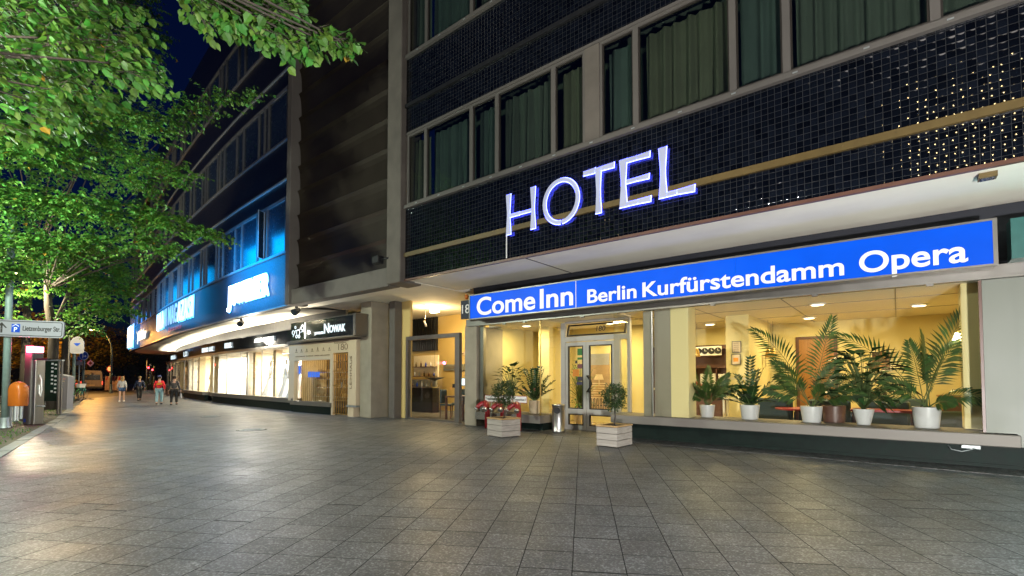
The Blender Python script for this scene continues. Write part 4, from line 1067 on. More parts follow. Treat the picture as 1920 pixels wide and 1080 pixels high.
# ------------------------------------------------------------------ neighbour's green sign, number plate 18
o = thing('green_sign', 'dark green neighbouring shop sign at the right end of the facade, with added glowing letters', 'sign', (2.2, 10.0, 3.1))
m = MB(); m.box(1.335, 9.95, 3.13, 6, 10.3, 3.72); m.build('panel', mat('dark_green_panel', (.012, .09, .08), .45), o, True)
tm = text_mb('APOTHEKE', .34, 2.6, .05, .02); shift(tm, 2.4, 9.945, 3.25).build('lettering', emis('added_teal_letters', (.35, 1, .95), 16), o, True)  # glowing letters added out of view to cast teal light
o = thing('number_plate', 'small dark blue plate numbered 18 beside the blue sign', 'sign', (-9.75, 10.1, 3.3))
m = MB(); m.box(-.20, -.03, -.18, .25, .03, .36); m.build('panel', mat('navy_enamel', (.008, .012, .03), .3), o)
tm = text_mb('18', .26, .30, .006); shift(tm, -.15, -.032, -.02).build('lettering', M['white'], o)
m = MB(); m.lathe([(.05, 0), (.055, .12)], (.0, .0, .40), n=8); m.build('lamp', M['orange'], o)
# ------------------------------------------------------------------ lobby furniture and lamps
def downlight(x, y, label, watts=30):
    o = thing('downlight', label, 'ceiling lamp', (x, y, 2.988), 0, 'round ceiling lamps in the lobby')
    m = MB(); m.lathe([(.16, 0), (.16, -.02), (.13, -.03), (.13, -.001)], n=20); m.build('ring', M['white'], o)
    m = MB(); m.lathe([(.125, -.012), (.11, -.034), (.01, -.04)], n=16); m.build('diffuser', emis('downlight_diffuser', (1, .82, .50), 5), o)
    light('lamp_light', 'AREA', o, (0, 0, -.06), watts, (1, .79, .36), .35, gloss=.25)
p = on_z(1331, 607, 2.99); downlight(p.x, p.y, 'lit round ceiling lamp in front of the key niche', 40)
p = on_z(1517, 595, 2.99); downlight(p.x, p.y, 'lit round ceiling lamp before the brown lobby door', 40)
downlight(-1.3, 12.1, 'lit round ceiling lamp over the palms near the glass', 40)
downlight(-4.6, 12.1, 'lit round ceiling lamp behind the grey window panel', 36)
downlight(-6.4, 12.5, 'lit round ceiling lamp just inside the entrance doors', 40)
downlight(-8.7, 11.6, 'lit round ceiling lamp over the plants in the corner window', 36)
downlight(.4, 13.6, 'lit round ceiling lamp above the sitting corner', 36)
def pendant(px, py, d, label):
    p = on_y(px, py, d)
    o = thing('pendant_lamp', label, 'pendant lamp', (p.x, p.y, p.z), 0, 'small glass pendant lamps')
    m = MB(); m.lathe([(.085, 0), (.08, .06), (.05, .20), (.02, .25), (.012, .26)], n=14); m.build('shade', M['brass'], o)
    m = MB(); m.lathe([(.07, .001), (.06, .02), (.02, .03)], n=10); m.build('bulb', M['lamp_warm'], o)
    m = MB(); m.tube([(0, 0, .25), (0, 0, 2.98-p.z)], .004, 5); m.build('cord', M['black'], o)
pendant(1307, 669, 14.3, 'brass pendant lamp hanging before the binder niche')
pendant(1441, 670, 14.6, 'left one of the paired pendant lamps behind the palm')
pendant(1450, 669, 14.9, 'right one of the paired pendant lamps behind the palm')
o = thing('reception_desk', 'dark brown reception desk with pale top', 'desk', (-5.2, 14.2, .02))
m = MB(); m.box(-1.3, 0, 0, 1.35, .5, 1.02); m.build('front', M['wood_dark'], o)
m = MB(); m.bbox(-1.36, -.08, 1.022, 1.42, .6, 1.07, .01); m.build('top', M['lobby_ceiling'], o)
m = MB(); m.box(-1.3, -.01, 0, 1.35, -.002, .08); m.build('kickboard', M['wood_tan'], o)
o = thing('flower_bowl', 'low bowl of pink flowers on the reception desk', 'flowers', (-4.7, 14.45, 1.092))
m = MB(); m.lathe([(.06, 0), (.14, .06), (.15, .08), (.13, .075)], n=14); m.build('bowl', M['white_pot'], o)
m = MB()
for i in range(120):
    a = random.uniform(0, 6.28); m.leaf((random.gauss(0, .12), random.gauss(0, .08), .08+abs(random.gauss(0, .06))), (math.cos(a), math.sin(a), .6), (0, 0, 1), .07, .05)
m.build('blossom', mat('pink_petals', (.55, .2, .15), .7, var=.3), o, recalc=False)
# binder shelf and clocks in the niche
o = thing('binder_shelf', 'dark wall shelf filled with white binders', 'shelf', (-4.9, 15.9, 1.2))
m = MB(); m.box(-1.8, -.25, -.05, 1.2, 0, -.02); m.box(-1.8, -.25, .52, 1.2, 0, .55); m.box(-1.8, -.25, 1.12, 1.2, 0, 1.15)
for x in (-1.8, -.6, .5, 1.17): m.box(x, -.25, -.02, x+.03, 0, .52)
for x in (-1.8, -.6): m.box(x, -.25, .55, x+.03, 0, 1.12)
m.build('board', M['wood_dark'], o)
m = MB(); x = -1.7
while x < 1.1:
    w = random.uniform(.05, .08)
    if random.random() < .75 and not (-.64 < x < -.53 or .42 < x < .55): m.box(x, -.24, -.018, x+w, -.05, random.uniform(.3, .36))
    if random.random() < .5 and x < -.2 and not (-.68 < x < -.55): m.box(x, -.24, .552, x+w, -.05, random.uniform(.84, .9))
    x += w+.012
m.build('binder', M['white'], o, kind='stuff')
a, b = on_y(1311, 653, 15.6), on_y(1345, 663, 15.6)
o = thing('clock_panel', 'white board with four round black clocks over the reception', 'clock', ((a.x+b.x)/2, 15.62, (a.z+b.z)/2))
w = (b.x-a.x)/2+.12; m = MB(); m.box(-w, -.02, -.14, w, .02, .14); m.build('board', M['white'], o)
for i in range(4):
    x = -w+w*2*(i+.5)/4
    m = MB(); m.tube([(x, -.021, 0), (x, -.04, 0)], [.10, .10], 18); f = m.build('clock_face', M['black'], o)
    m = MB(); m.box(x-.005, -.047, 0, x+.005, -.042, .07); m.box(x, -.047, -.005, x+.05, -.042, .005); m.build('hand', M['white'], f)
# notices on the column
for (px0, py0, px1, py1, mt_, lab) in ((1372, 640, 1390, 661, 'white', 'white framed notice on the lobby column, upper one'), (1371, 664, 1389, 684, 'white', 'framed notice with an orange stamp on the lobby column')):
    a, b = on_y(px0, py0, 13.03), on_y(px1, py1, 13.03)
    o = thing('notice', lab, 'notice', ((a.x+b.x)/2, 13.045, (a.z+b.z)/2), 0, 'notices on the lobby column')
    w, h = (b.x-a.x)/2, (a.z-b.z)/2
    m = MB(); m.box(-w, -.02, -h, w, 0, h); m.build('frame', M['alu'], o)
    m = MB(); m.box(-w+.02, -.024, -h+.02, w-.02, -.021, h-.02); sh_ = m.build('sheet', M['cream_sign'], o)
    m = MB()
    if py0 > 650: m.box(-w*.5, -.028, -h*.4, w*.5, -.025, h*.3); m.build('stamp', mat('orange_print', (.7, .25, .02)), sh_)
    else:
        for k in range(6): m.box(-w*.6, -.028, h*.6-k*.05, w*.5, -.025, h*.6-k*.05+.012)
        m.build('print', M['brown_ink'], sh_)
o = thing('tall_mirror', 'tall dark glass panel with dried wreath behind the column', 'panel', (*on_y(1417, 700, 15.6).xy, .02))
m = MB(); m.box(-.28, 0, 0, .28, .05, 2.2); m.build('panel', mat('dark_green_glass', (.04, .05, .03), .1), o)
m = MB()
for i in range(160):
    a = random.uniform(0, 3.14); r = .28+random.gauss(0, .04)
    m.leaf((r*math.cos(a), -.03, 2.12+.22*math.sin(a)+random.gauss(0, .04)), (random.gauss(0, 1), -.4, random.gauss(0, 1)), (0, -1, .2), .10, .06)
m.build('wreath', M['leaf_amber'], o, recalc=False)
def picture(px0, py0, px1, py1, d, label, cols):
    a, b = on_y(px0, py0, d), on_y(px1, py1, d)
    o = thing('framed_picture', label, 'picture', ((a.x+b.x)/2, d, (a.z+b.z)/2)); w, h = (b.x-a.x)/2, (a.z-b.z)/2
    m = MB(); f = .03
    for q in ((-w-f, -h-f, w+f, -h), (-w-f, h, w+f, h+f), (-w-f, -h, -w, h), (w, -h, w+f, h)): m.box(q[0], -.03, q[1], q[2], 0, q[3])
    m.build('frame', M['lobby_ceiling'], o)
    m = MB(); m.box(-w, -.015, -h, w, -.005, h); m.build('canvas', cols, o)
    return o
def painting(name, c1, c2, c3):
    m, nt, N, L, P = nmat(name); tc = N.new('ShaderNodeTexCoord'); nz = N.new('ShaderNodeTexNoise'); nz.inputs['Scale'].default_value = 4; nz.inputs['Detail'].default_value = 6; nz.inputs['Distortion'].default_value = 1.2
    L.new(tc.outputs['Object'], nz.inputs['Vector']); r = N.new('ShaderNodeValToRGB'); L.new(nz.outputs[0], r.inputs[0])
    e = r.color_ramp.elements; e[0].position, e[0].color = .35, (*c1, 1); e[1].position, e[1].color = .68, (*c3, 1); q = e.new(.5); q.color = (*c2, 1)
    L.new(r.outputs[0], P.inputs['Base Color']); return m
picture(1635, 660, 1669, 694, 15.95, 'brown and gold abstract painting on the back wall of the lobby', painting('abstract_painting', (.02, .012, .008), (.12, .05, .015), (.5, .3, .08)))
# poster of a cafe terrace behind the doors
a, b = on_y(1104, 664, 13.55), on_y(1143, 775, 13.55)
o = thing('wall_poster', 'tall night cafe terrace poster seen through the entrance doors', 'poster', ((a.x+b.x)/2, 13.57, (a.z+b.z)/2))
w, h = (b.x-a.x)/2, (a.z-b.z)/2
m = MB(); m.box(-w, -.01, -h, w, 0.02, h); ps = m.build('sheet', mat('poster_paper', (.35, .22, .10), .5, var=.3, scale=2), o)
m = MB(); m.box(-w, -.014, h*.62, w, -.011, h); m.build('print', mat('poster_sky', (.30, .28, .26), .5), ps)
m = MB(); m.prism([(-w*.5, h*.12), (w*.45, h*.12), (w*.3, h*.3), (-w*.3, h*.3)], -.017, -.011); m.box(-w*.04, -.016, -h*.05, w*.04, -.011, h*.12)
for k in range(7): m.box(-w*.9, -.016, -h*.02-k*.075, w*(.7-.1*(k % 3)), -.011, -h*.02-k*.075+.025)
m.build('print', mat('poster_cream', (.66, .50, .30), .5), ps)
m = MB(); m.box(-w, -.013, -h, w, -.011, -h*.48); m.build('print', mat('poster_floor', (.50, .34, .2), .5), ps)
m = MB()
for k in range(6): x = -w*.9+k*w*.33; m.tube([(x, -.018, -h*.95), (x, -.018, -h*.55), (x+w*.12, -.018, -h*.5), (x+w*.2, -.018, -h*.95)], .01, 4); m.tube([(x, -.018, -h*.75), (x+w*.2, -.018, -h*.75)], .01, 4)
m.build('print', M['ink'], ps)
# seating
def armchair(x, y, rz, label):
    o = thing('armchair', label, 'armchair', (x, y, .02), rz, 'dark teal armchairs in the lobby')
    m = MB(); m.bbox(-.36, -.34, .24, .36, .30, .46, .03); m.build('seat', M['teal_cloth'], o)
    m = MB(); m.bbox(-.38, .302, .24, .38, .44, .92, .03); m.build('backrest', M['teal_cloth'], o)
    for s in (-1, 1):
        m = MB(); m.bbox(s*.365, -.34, .20, s*.47, .30, .66, .02); m.build('armrest', M['teal_cloth'], o)
        for yy in (-.30, .36): m = MB(); m.tube([(s*.36, yy, 0), (s*.34, yy, .235)], [.018, .025], 6); m.build('leg', M['wood_dark'], o)
armchair(-2.05, 12.6, 2.8, 'teal armchair behind the dark zz plant in the window')
armchair(-1.25, 12.7, 3.4, 'teal armchair next to the round table')
armchair(-.1, 12.9, 2.9, 'teal armchair behind the pot of large leaves')
armchair(.55, 14.4, 2.2, 'teal armchair in the far sitting corner')
o = thing('round_table', 'small round lobby table with dark red top', 'table', (-1.7, 11.95, .02))
m = MB(); m.lathe([(.40, .70), (.42, .71), (.42, .735), (.40, .74)], n=24); m.build('tabletop', M['red_paint'], o); m = MB(); m.lathe([(.22, 0), (.21, .02), (.03, .04), (.03, .70)], n=14); m.build('base', M['steel'], o)
o = thing('round_table', 'long dark red table behind the rightmost palm', 'table', (-.2, 11.95, .02))
m = MB(); m.bbox(-.55, -.25, .72, .45, .25, .77, .01); m.build('tabletop', M['red_paint'], o)
for sx in (-.5, .4):
    for sy in (-.2, .2): m = MB(); m.box(sx-.02, sy-.02, 0, sx+.02, sy+.02, .718); m.build('leg', M['wood_dark'], o)
o = thing('cream_stool', 'cream painted step shelf beside the lobby column', 'shelf', (-3.05, 12.55, .02))
m = MB()
for x in (-.28, .24): 
    for y in (-.18, .14): m.box(x, y, 0, x+.05, y+.05, 1.35)
m.build('post', M['lobby_ceiling'], o)
m = MB()
for z in (.35, .85, 1.352): m.box(-.30, -.2, z, .31, .2, z+.04)
m.build('shelf', M['lobby_ceiling'], o)
o = thing('sideboard', 'dark brown sideboard with a plant pot at the right lobby wall', 'sideboard', (1.0, 15.2, .02))
m = MB(); m.box(-.25, -.3, .0, .25, .3, .95); m.build('body', M['wood_dark'], o); m = MB(); m.box(-.28, -.33, .952, .25, .33, .98); m.build('top', M['wood_brown'], o)
o = thing('wall_lamp', 'lit white wall lamp at the right end of the lobby window', 'wall lamp', (.82, 11.2, 2.05))
m = MB(); m.lathe([(.07, 0), (.03, .12), (.025, .13)], n=12); m.build('shade', M['lamp_warm'], o); m = MB(); m.tube([(0, 0, .13), (.02, 0, .2), (.05, .0, .2)], .01, 5); m.build('bracket', M['brass'], o)
# grey cabinet seen in the side window
o = thing('dark_cabinet', 'tall dark cabinet seen through the window beside the door', 'cabinet', (*on_y(1198, 760, 15.5).xy, .02))
m = MB(); m.box(-.5, 0, 0, .5, .4, 2.25); m.build('body', M['wood_dark'], o); m = MB(); m.box(-.48, -.02, 1.05, .48, -.005, 1.12); m.build('rail', M['lobby_ceiling'], o)
o = thing('green_man_reflection', 'small glowing green figure standing in for a traffic light reflection', 'sign', (*on_y(1743, 672, 15.9).xy, on_y(1743, 672, 15.9).z))  # reflection of a green traffic man, built as a glowing plate
m = MB(); m.box(-.07, 0, -.09, .07, .03, .09); m.build('panel', M['base_green'], o)
m = MB(); m.lathe([(.02, .04), (.02, .07)], (0, -.006, 0), n=8); m.box(-.02, -.008, -.04, .02, -.001, .03); m.tube([(0, -.006, .02), (-.05, -.006, .0)], .008, 4); m.tube([(0, -.006, .02), (.05, -.006, .03)], .008, 4); m.tube([(0, -.006, -.04), (-.04, -.006, -.08)], .008, 4); m.tube([(0, -.006, -.04), (.04, -.006, -.08)], .008, 4)
m.build('reflected_green_man', emis('green_reflection_glow', (.05, 1, .4), 2.5), o)
# ------------------------------------------------------------------ plants
def pot(o, r, h, mt='white_pot', square=False, taper=.8):
    m = MB()
    m.lathe([(r*taper, 0), (r*taper*1.02, .01), (r, h-.015), (r, h), (r-.02, h), (r-.03, h-.03), (.01, h-.035)], n=28)
    p = m.build('pot', M[mt], o)
    return p
def frond(mb, st, base, ang, elev, L, droop, n=30, lw=.040, ll=.42, width_top=1.0, hang=.35):
    """palm leaf: arching rachis with paired leaflets"""
    d = Vector((math.cos(ang)*math.cos(elev), math.sin(ang)*math.cos(elev), math.sin(elev)))
    p = Vector(base); pts = []
    for i in range(n+1):
        pts.append(p.copy()); d = (d + Vector((0, 0, -droop/n)) ).normalized(); p = p + d*(L/n)
    st.tube(pts, [.009*(1-.7*i/n) for i in range(n+1)], 5)
    i0 = int(n*.36); roll = random.choice((-1, 1))*random.uniform(.7, 1.35)
    for i in range(i0, n+1):
        t = (i-i0)/(n-i0); dd = (pts[min(i+1, n)]-pts[i-1]).normalized(); side = dd.cross(Vector((0, 0, 1))).normalized()
        if side.length < .1: side = Vector((1, 0, 0))
        side = Matrix.Rotation(roll, 3, dd) @ side
        l = ll*1.15*(.55+.45*math.sin(math.pi*min(1, t*.85+.15)))*(1-.35*t)
        for s in (-1, 1):
            v = (side*s*(1-.55*t) + dd*(.55+.7*t) + Vector((0, 0, .12-hang*random.uniform(.2, .9)))).normalized()
            q = pts[i]; e1 = q+v*l*.5; v2 = (v+Vector((0, 0, -hang))).normalized(); e2 = e1+v2*l*.5
            wv = (dd - v*dd.dot(v)).normalized()*lw/2
            mb.add([q, e1-wv, e2, e1+wv], [(0, 1, 2, 3)])
def palm(x, y, z, label, r, h, specs, group='potted palms in the lobby window', pot_mt='white_pot'):
    o = thing('potted_palm', label, 'potted palm', (x, y, z), 0, group)
    pt = pot(o, r, h, pot_mt)
    m = MB(); m.lathe([(r-.035, h-.034), (r-.05, h-.028), (.01, h-.025)], n=16); m.build('soil', M['soil'], o)
    lf, st = MB(), MB()
    for (ang, elev, L, droop, ll) in specs: frond(lf, st, (random.gauss(0, .03), random.gauss(0, .03), h-.03), RAD(ang), RAD(elev), L, droop, ll=ll)
    lf.build('frond', M['leaf_palm'], o, recalc=False); st.build('stem', M['stem'], o)
    return o
def zz(x, y, z, label, r, h, stems, group='leafy potted plants in the lobby windows', pot_mt='white_pot'):
    o = thing('potted_plant', label, 'potted plant', (x, y, z), 0, group)
    pot(o, r, h, pot_mt)
    lf, st = MB(), MB()
    for (ang, elev, L, droop) in stems:
        d = Vector((math.cos(RAD(ang))*math.cos(RAD(elev)), math.sin(RAD(ang))*math.cos(RAD(elev)), math.sin(RAD(elev)))); p = Vector((0, 0, h-.04)); pts = []; n = 16
        for i in range(n+1): pts.append(p.copy()); d = (d+Vector((0, 0, -droop/n))).normalized(); p = p+d*L/n
        st.tube(pts, [.014*(1-.75*i/n) for i in range(n+1)], 6)
        side = d.cross(Vector((0, 0, 1))).normalized()
        for i in range(3, n+1):
            dd = (pts[min(i+1, n)]-pts[i-1]).normalized(); up = side.cross(dd)
            for s in (-1, 1):
                v = side*s*.9+dd*.6+up*random.uniform(-.1, .35)
                lf.leaf(pts[i], v, up, random.uniform(.11, .155), .062, fold=.15)
        lf.leaf(pts[-1], d, (0, 0, 1), .11, .045)
    lf.build('leaves', M['leaf_dark'], o, recalc=False); st.build('stem', M['stem'], o)
    return o
def bigleaf(x, y, z, label, r, h, n, H_, spread, LL, group='leafy potted plants in the lobby windows', mt='leaf_dark', pot_mt='white_pot', taper=.7):
    o = thing('potted_plant', label, 'potted plant', (x, y, z), 0, group)
    pot(o, r, h, pot_mt, taper=taper)
    lf, st = MB(), MB()
    for i in range(n):
        a = random.uniform(0, 6.28); hh = h+H_*random.uniform(.12, 1); rr = spread*random.uniform(.25, 1)*(.5+.5*math.sin(math.pi*min(1, (hh-h)/H_*.8+.2)))
        b = Vector((0, 0, h-.03)); tip = Vector((rr*math.cos(a), rr*math.sin(a), hh)); mid = (b+tip)/2+Vector((-.1*math.cos(a)*rr, -.1*math.sin(a)*rr, .12*H_))
        st.tube([b, mid, tip], [.008, .006, .004], 5)
        dv = (tip-mid).normalized()+Vector((math.cos(a)*.8, math.sin(a)*.8, random.uniform(-.9, .1)))
        lf.leaf(tip, dv, (0, 0, 1), LL*random.uniform(.6, 1.1), LL*.5, fold=.2, droop=.2)
    lf.build('leaves', M[mt], o, recalc=False); st.build('stem', M['stem'], o)
    return o
PY = 10.98; PZ = .546
palm(-3.28, PY, PZ, 'small leafy palm in a grey pot, first from the entrance side', .16, .27, [(100, 75, .9, .5, .22), (200, 62, .75, .9, .2), (20, 70, .8, .7, .2), (175, 60, 1.25, 1.3, .26), (-30, 60, .7, 1.2, .2), (-80, 58, .6, 1.0, .18), (150, 72, 1.0, .6, .2), (60, 60, .8, .8, .2), (215, 52, .65, 1.2, .18), (0, 55, .85, 1.0, .2), (-60, 70, .55, .7, .2), (240, 66, .6, .8, .2)])
zz(-2.42, PY, PZ, 'dark zz plant with arching leafy stems in a white pot', .19, .30, [(90, 84, 1.0, .2), (175, 55, .95, 1.2), (20, 60, .7, .5), (-20, 48, .65, .6), (150, 70, .7, .5), (60, 75, .75, .3), (0, 35, .7, .6), (200, 30, .6, .6), (180, 42, .75, .8), (-60, 60, .5, .4), (230, 55, .55, .6), (-35, 30, .6, .6), (215, 40, .5, .4), (10, 75, .8, .4), (-90, 65, .45, .5), (270, 50, .5, .8)])
palm(-1.32, PY, PZ, 'large kentia palm with long fronds in a white pot, before the brown door', .19, .31, [(165, 72, 1.95, 1.15, .42), (30, 80, 1.75, .5, .34), (10, 55, 1.1, .9, .30), (150, 55, 1.0, .8, .30), (-20, 48, .9, 1.2, .3), (200, 50, .85, 1.1, .3), (60, 60, 1.0, .8, .3), (-60, 60, .6, .9, .24), (0, 70, 1.0, .6, .3), (190, 68, 1.1, .8, .32)])
bigleaf(-.50, PY, PZ, 'bushy plant with big ragged leaves in a white bowl pot', .165, .29, 120, 1.05, .62, .34, taper=.62)
bigleaf(-.98, 11.25, .02, 'plant in a tall dark pot half hidden behind the white bowl pot', .2, .85, 16, .8, .4, .24, pot_mt='wood_dark')
palm(.38, PY, PZ, 'tallest kentia palm in a wide white pot, last by the right jamb', .20, .36, [(168, 64, 2.0, 1.05, .40), (15, 72, 1.9, .35, .40), (95, 84, 1.25, .9, .30), (120, 80, 1.2, .9, .32), (30, 76, 1.3, 1.1, .34), (-8, 48, 1.0, 1.5, .34), (165, 45, .9, 1.2, .3), (200, 58, .8, 1.0, .28), (60, 70, 1.0, .8, .3), (-50, 45, .5, 1.2, .22), (100, 78, 1.4, .6, .3)])
# left window
zz(-7.93, 10.95, .42, 'zz plant in a cream pot behind the corner window', .17, .36, [(100, 74, 1.0, .35), (80, 86, .85, .1), (170, 70, .95, .3), (30, 76, .9, .3), (10, 55, .8, .5), (200, 50, .7, .7), (160, 40, .6, .7), (-10, 40, .75, .5), (60, 65, .8, .4), (-60, 60, .5, .4), (240, 60, .55, .6), (140, 80, .9, .3), (-30, 50, .7, .5)], pot_mt='cream_sign')
bigleaf(-8.85, 11.05, .42, 'rubber plant with drooping leaves behind the fire hydrant', .15, .28, 70, 1.05, .5, .28, pot_mt='cream_sign')
bigleaf(-7.2, 12.2, .02, 'light green bushy plant inside the entrance hall', .2, .4, 110, 1.5, .55, .12, mt='leaf_linden', pot_mt='cream_sign')
for i, (x, s) in enumerate(((-9.05, 'Treppenhaus 1'), (-8.52, 'Treppenhaus 2'), (-8.02, 'Treppenhaus 3'))):
    o = thing('standpipe_label', ('first', 'middle', 'last')[i]+' white Treppenhaus plate behind the red hydrant', 'sign', (x, 10.40, .82+.0*i), 0, 'white plates over the red standpipe')
    m = MB(); m.box(-.24, -.01, -.10, .24, .0, .10); m.build('plate', M['white'], o)
    m = MB(); m.box(-.24, -.013, .085, .24, -.0105, .10); m.box(-.24, -.013, -.10, .24, -.0105, -.085); m.box(-.24, -.013, -.085, -.228, -.0105, .085); m.box(.228, -.013, -.085, .24, -.0105, .085); m.build('border', M['red_paint'], o)
    shift(text_mb(s, .06, .42, .003, .01), -.21, -.012, -.03).build('lettering', M['ink'], o)
    m = MB(); m.box(-.01, 0.0, -.4, .01, .02, .10); m.build('bracket', M['zinc'], o)
# fire standpipe with six outlets
o = thing('fire_standpipe', 'dark red dry riser inlet with silver couplings by the corner window', 'standpipe', (-8.42, 10.02, 0))
for x in (-.55, .0, .55):
    m = MB(); m.tube([(x, .12, 0), (x, .12, .50), (x, .08, .66), (x, 0, .72)], [.075, .075, .085, .085], 12); b_ = m.build('riser', M['red_paint'], o)
    for s in (-1, 1):
        m = MB(); m.tube([(x, .05, .70), (x+s*.07, -.03, .70), (x+s*.13, -.10, .63), (x+s*.15, -.15, .57)], [.07, .07, .062, .058], 10); u = m.build('outlet', M['red_paint'], o)
        m = MB(); m.tube([(x+s*.15, -.15, .57), (x+s*.165, -.185, .53)], [.07, .068], 12); m.build('coupling', M['steel'], u)
        m = MB(); m.tube([(x+s*.165, -.19, .52), (x+s*.17, -.2, .38), (x+s*.12, -.15, .34), (x+s*.06, -.06, .45)], .004, 4); m.build('chain', M['zinc'], u)
# ash bin
o = thing('litter_bin', 'round stainless steel litter bin with a dark mouth by the doors', 'bin', (-6.93, 10.62, .006))
m = MB(); m.lathe([(.17, 0), (.17, .03), (.165, .04), (.165, .68), (.175, .69), (.175, .71), (.10, .72), (.01, .72)], n=28); bd = m.build('body', M['steel'], o)
m = MB(); m.tube([(.06, -.14, .56), (.075, -.185, .56)], [.085, .08], 14); m.build('mouth', M['black'], bd)
# planters
def planter(x, y, rz, w, d, h, label, hh, R, n, seed, thick=.62):
    random.seed(seed)
    o = thing('planter_box', label, 'planter', (x, y, 0), rz, 'whitewashed plank planters')
    m = MB(); k = 3; t = .02
    for i in range(k):
        z0, z1 = .02+i*(h-.05)/k, .02+(i+1)*(h-.05)/k-.008
        j = [random.uniform(-.003, .003) for _ in range(4)]
        m.bbox(-w/2, -d/2+j[0], z0, w/2, -d/2+t+j[0], z1, .003); m.bbox(-w/2, d/2-t+j[1], z0, w/2, d/2+j[1], z1, .003)
        m.bbox(-w/2+j[2], -d/2+t+.004, z0, -w/2+t+j[2], d/2-t-.004, z1, .003); m.bbox(w/2-t+j[3], -d/2+t+.004, z0, w/2+j[3], d/2-t-.004, z1, .003)
    m.build('planks', M['wood_white'], o)
    m = MB(); m.box(-w/2+.03, -d/2+.03, .0, w/2-.03, d/2-.03, h-.06); m.build('liner', M['gasket'], o)
    m = MB(); e = .012; q = .06
    m.bbox(-w/2-e, -d/2-e, h-.029, w/2+e, -d/2+q, h, .004); m.bbox(-w/2-e, d/2-q, h-.029, w/2+e, d/2+e, h, .004)
    m.bbox(-w/2-e, -d/2+q+.001, h-.029, -w/2+q, d/2-q-.001, h, .004); m.bbox(w/2-q, -d/2+q+.001, h-.029, w/2+e, d/2-q-.001, h, .004)
    m.build('rim', M['wood_tan'], o)
    m = MB(); m.quad((-w/2+.05, -d/2+.05, h-.05), (w/2-.05, -d/2+.05, h-.05), (w/2-.05, d/2-.05, h-.05), (-w/2+.05, d/2-.05, h-.05)); m.build('soil', M['soil'], o)
    t2 = thing('topiary_tree', label.replace('planter', 'planter').replace('whitewashed plank box', 'small round clipped tree') if False else hh[1], 'small tree', (x, y, h-.05), rz, 'clipped trees in the planters')
    zc = hh[0]-h+.05
    m = MB(); m.tube([(0, 0, 0), (.015, .01, (zc-R)*.6), (-.005, 0, zc-R*.4), (0, 0, zc)], [.016, .014, .013, .006], 7)
    for i in range(12):
        a = random.uniform(0, 6.28); m.tube([(0, 0, zc-R*.5+i*.02), (R*.7*math.cos(a), R*.7*math.sin(a), zc-R*.3+i*.03)], [.006, .002], 4)
    m.build('trunk', M['bark'], t2)
    m = MB()
    for i in range(n):
        v = Vector((random.gauss(0, 1), random.gauss(0, 1), random.gauss(0, 1))).normalized()
        f = 1+.16*math.sin(v.x*7+v.z*5)+.12*math.sin(v.y*9+seed)
        r = R*f*random.uniform(.55, 1.02)
        p = Vector((v.x*r, v.y*r, zc+v.z*r*1.15))
        dv = v+Vector((random.gauss(0, .6), random.gauss(0, .6), random.gauss(.25, .6)))
        m.leaf(p, dv, (random.gauss(0, 1), random.gauss(0, 1), 1), random.uniform(.04, .065), .022, fold=.25)
    m.build('crown', M['leaf_shrub'], t2, recalc=False)
planter(-7.47, 9.04, RAD(-14), .60, .56, .45, 'whitewashed plank planter in front of the red standpipe', (1.02, 'small round clipped tree in front of the red standpipe'), .27, 1900, 3)
planter(-4.62, 9.20, RAD(-3), .47, .64, .44, 'whitewashed plank planter to the right of the entrance doors', (1.0, 'small round clipped tree standing before the entrance glass'), .235, 1900, 5)
random.seed(21)
# ------------------------------------------------------------------ passage contents
p = on_z(815, 582, 4.0)
o = thing('emergency_lamp', 'lit white box lamp under the passage ceiling', 'ceiling lamp', (p.x, p.y, 4.119))
m = MB(); m.box(-.20, -.10, -.03, .20, .10, 0); m.build('plate', M['white'], o); m = MB(); m.box(-.17, -.08, -.20, .17, .08, -.031); m.build('diffuser', emis('box_lamp', (1, .9, .6), 12), o)
light('lamp_light', 'POINT', o, (0, -.1, -.45), 100, (1, .74, .36), .12)
o = thing('ceiling_spot', 'small white spot on a thin rod under the passage ceiling', 'spotlight', (p.x+.15, p.y-.6, 4.119))
m = MB(); m.tube([(0, 0, 0), (0, 0, -.62)], .008, 5); m.build('rod', M['steel'], o); m = MB(); m.tube([(-.08, 0, -.60), (.12, -.05, -.80)], [.03, .035], 8); m.build('head', M['white'], o)
light('passage_fill_lamp', 'AREA', o, (.6, 1.2, -.3), 70, (1, .74, .36), .8)
o = thing('dining_table', 'dark wooden table inside the passage room', 'table', (*on_z(868, 790, .0).xy, 0))
o.location.y = 11.9; o.location.x = on_y(868, 770, 11.9).x
m = MB(); m.bbox(-.45, -.45, .75, .45, .45, .80, .01); m.build('tabletop', M['wood_dark'], o)
for sx in (-1, 1):
    for sy in (-1, 1): m = MB(); m.box(sx*.40-.03, sy*.40-.03, 0, sx*.40+.03, sy*.40+.03, .748); m.build('leg', M['wood_dark'], o)
def chair(x, y, rz, label):
    o = thing('dining_chair', label, 'chair', (x, y, 0), rz, 'dark chairs in the passage room')
    m = MB(); m.bbox(-.22, -.22, .44, .22, .22, .50, .015); m.build('seat', M['teal_cloth'], o)
    m = MB(); m.bbox(-.22, .16, .52, .22, .22, 1.0, .015); m.build('backrest', M['teal_cloth'], o)
    for sx in (-1, 1):
        for sy in (-1, 1): m = MB(); m.tube([(sx*.19, sy*.19, .44), (sx*.20, sy*.21, 0)], [.022, .015], 6); m.build('leg', M['wood_dark'], o)
q = on_y(842, 770, 11.9); chair(q.x-.05, 11.9, 1.9, 'dark chair drawn up to the table behind the passage glass')
q = on_y(790, 690, 13.3)
o = thing('wall_cabinet', 'pale cabinet with bottles and cups standing behind the passage doors', 'cabinet', (q.x, 13.25, 0))
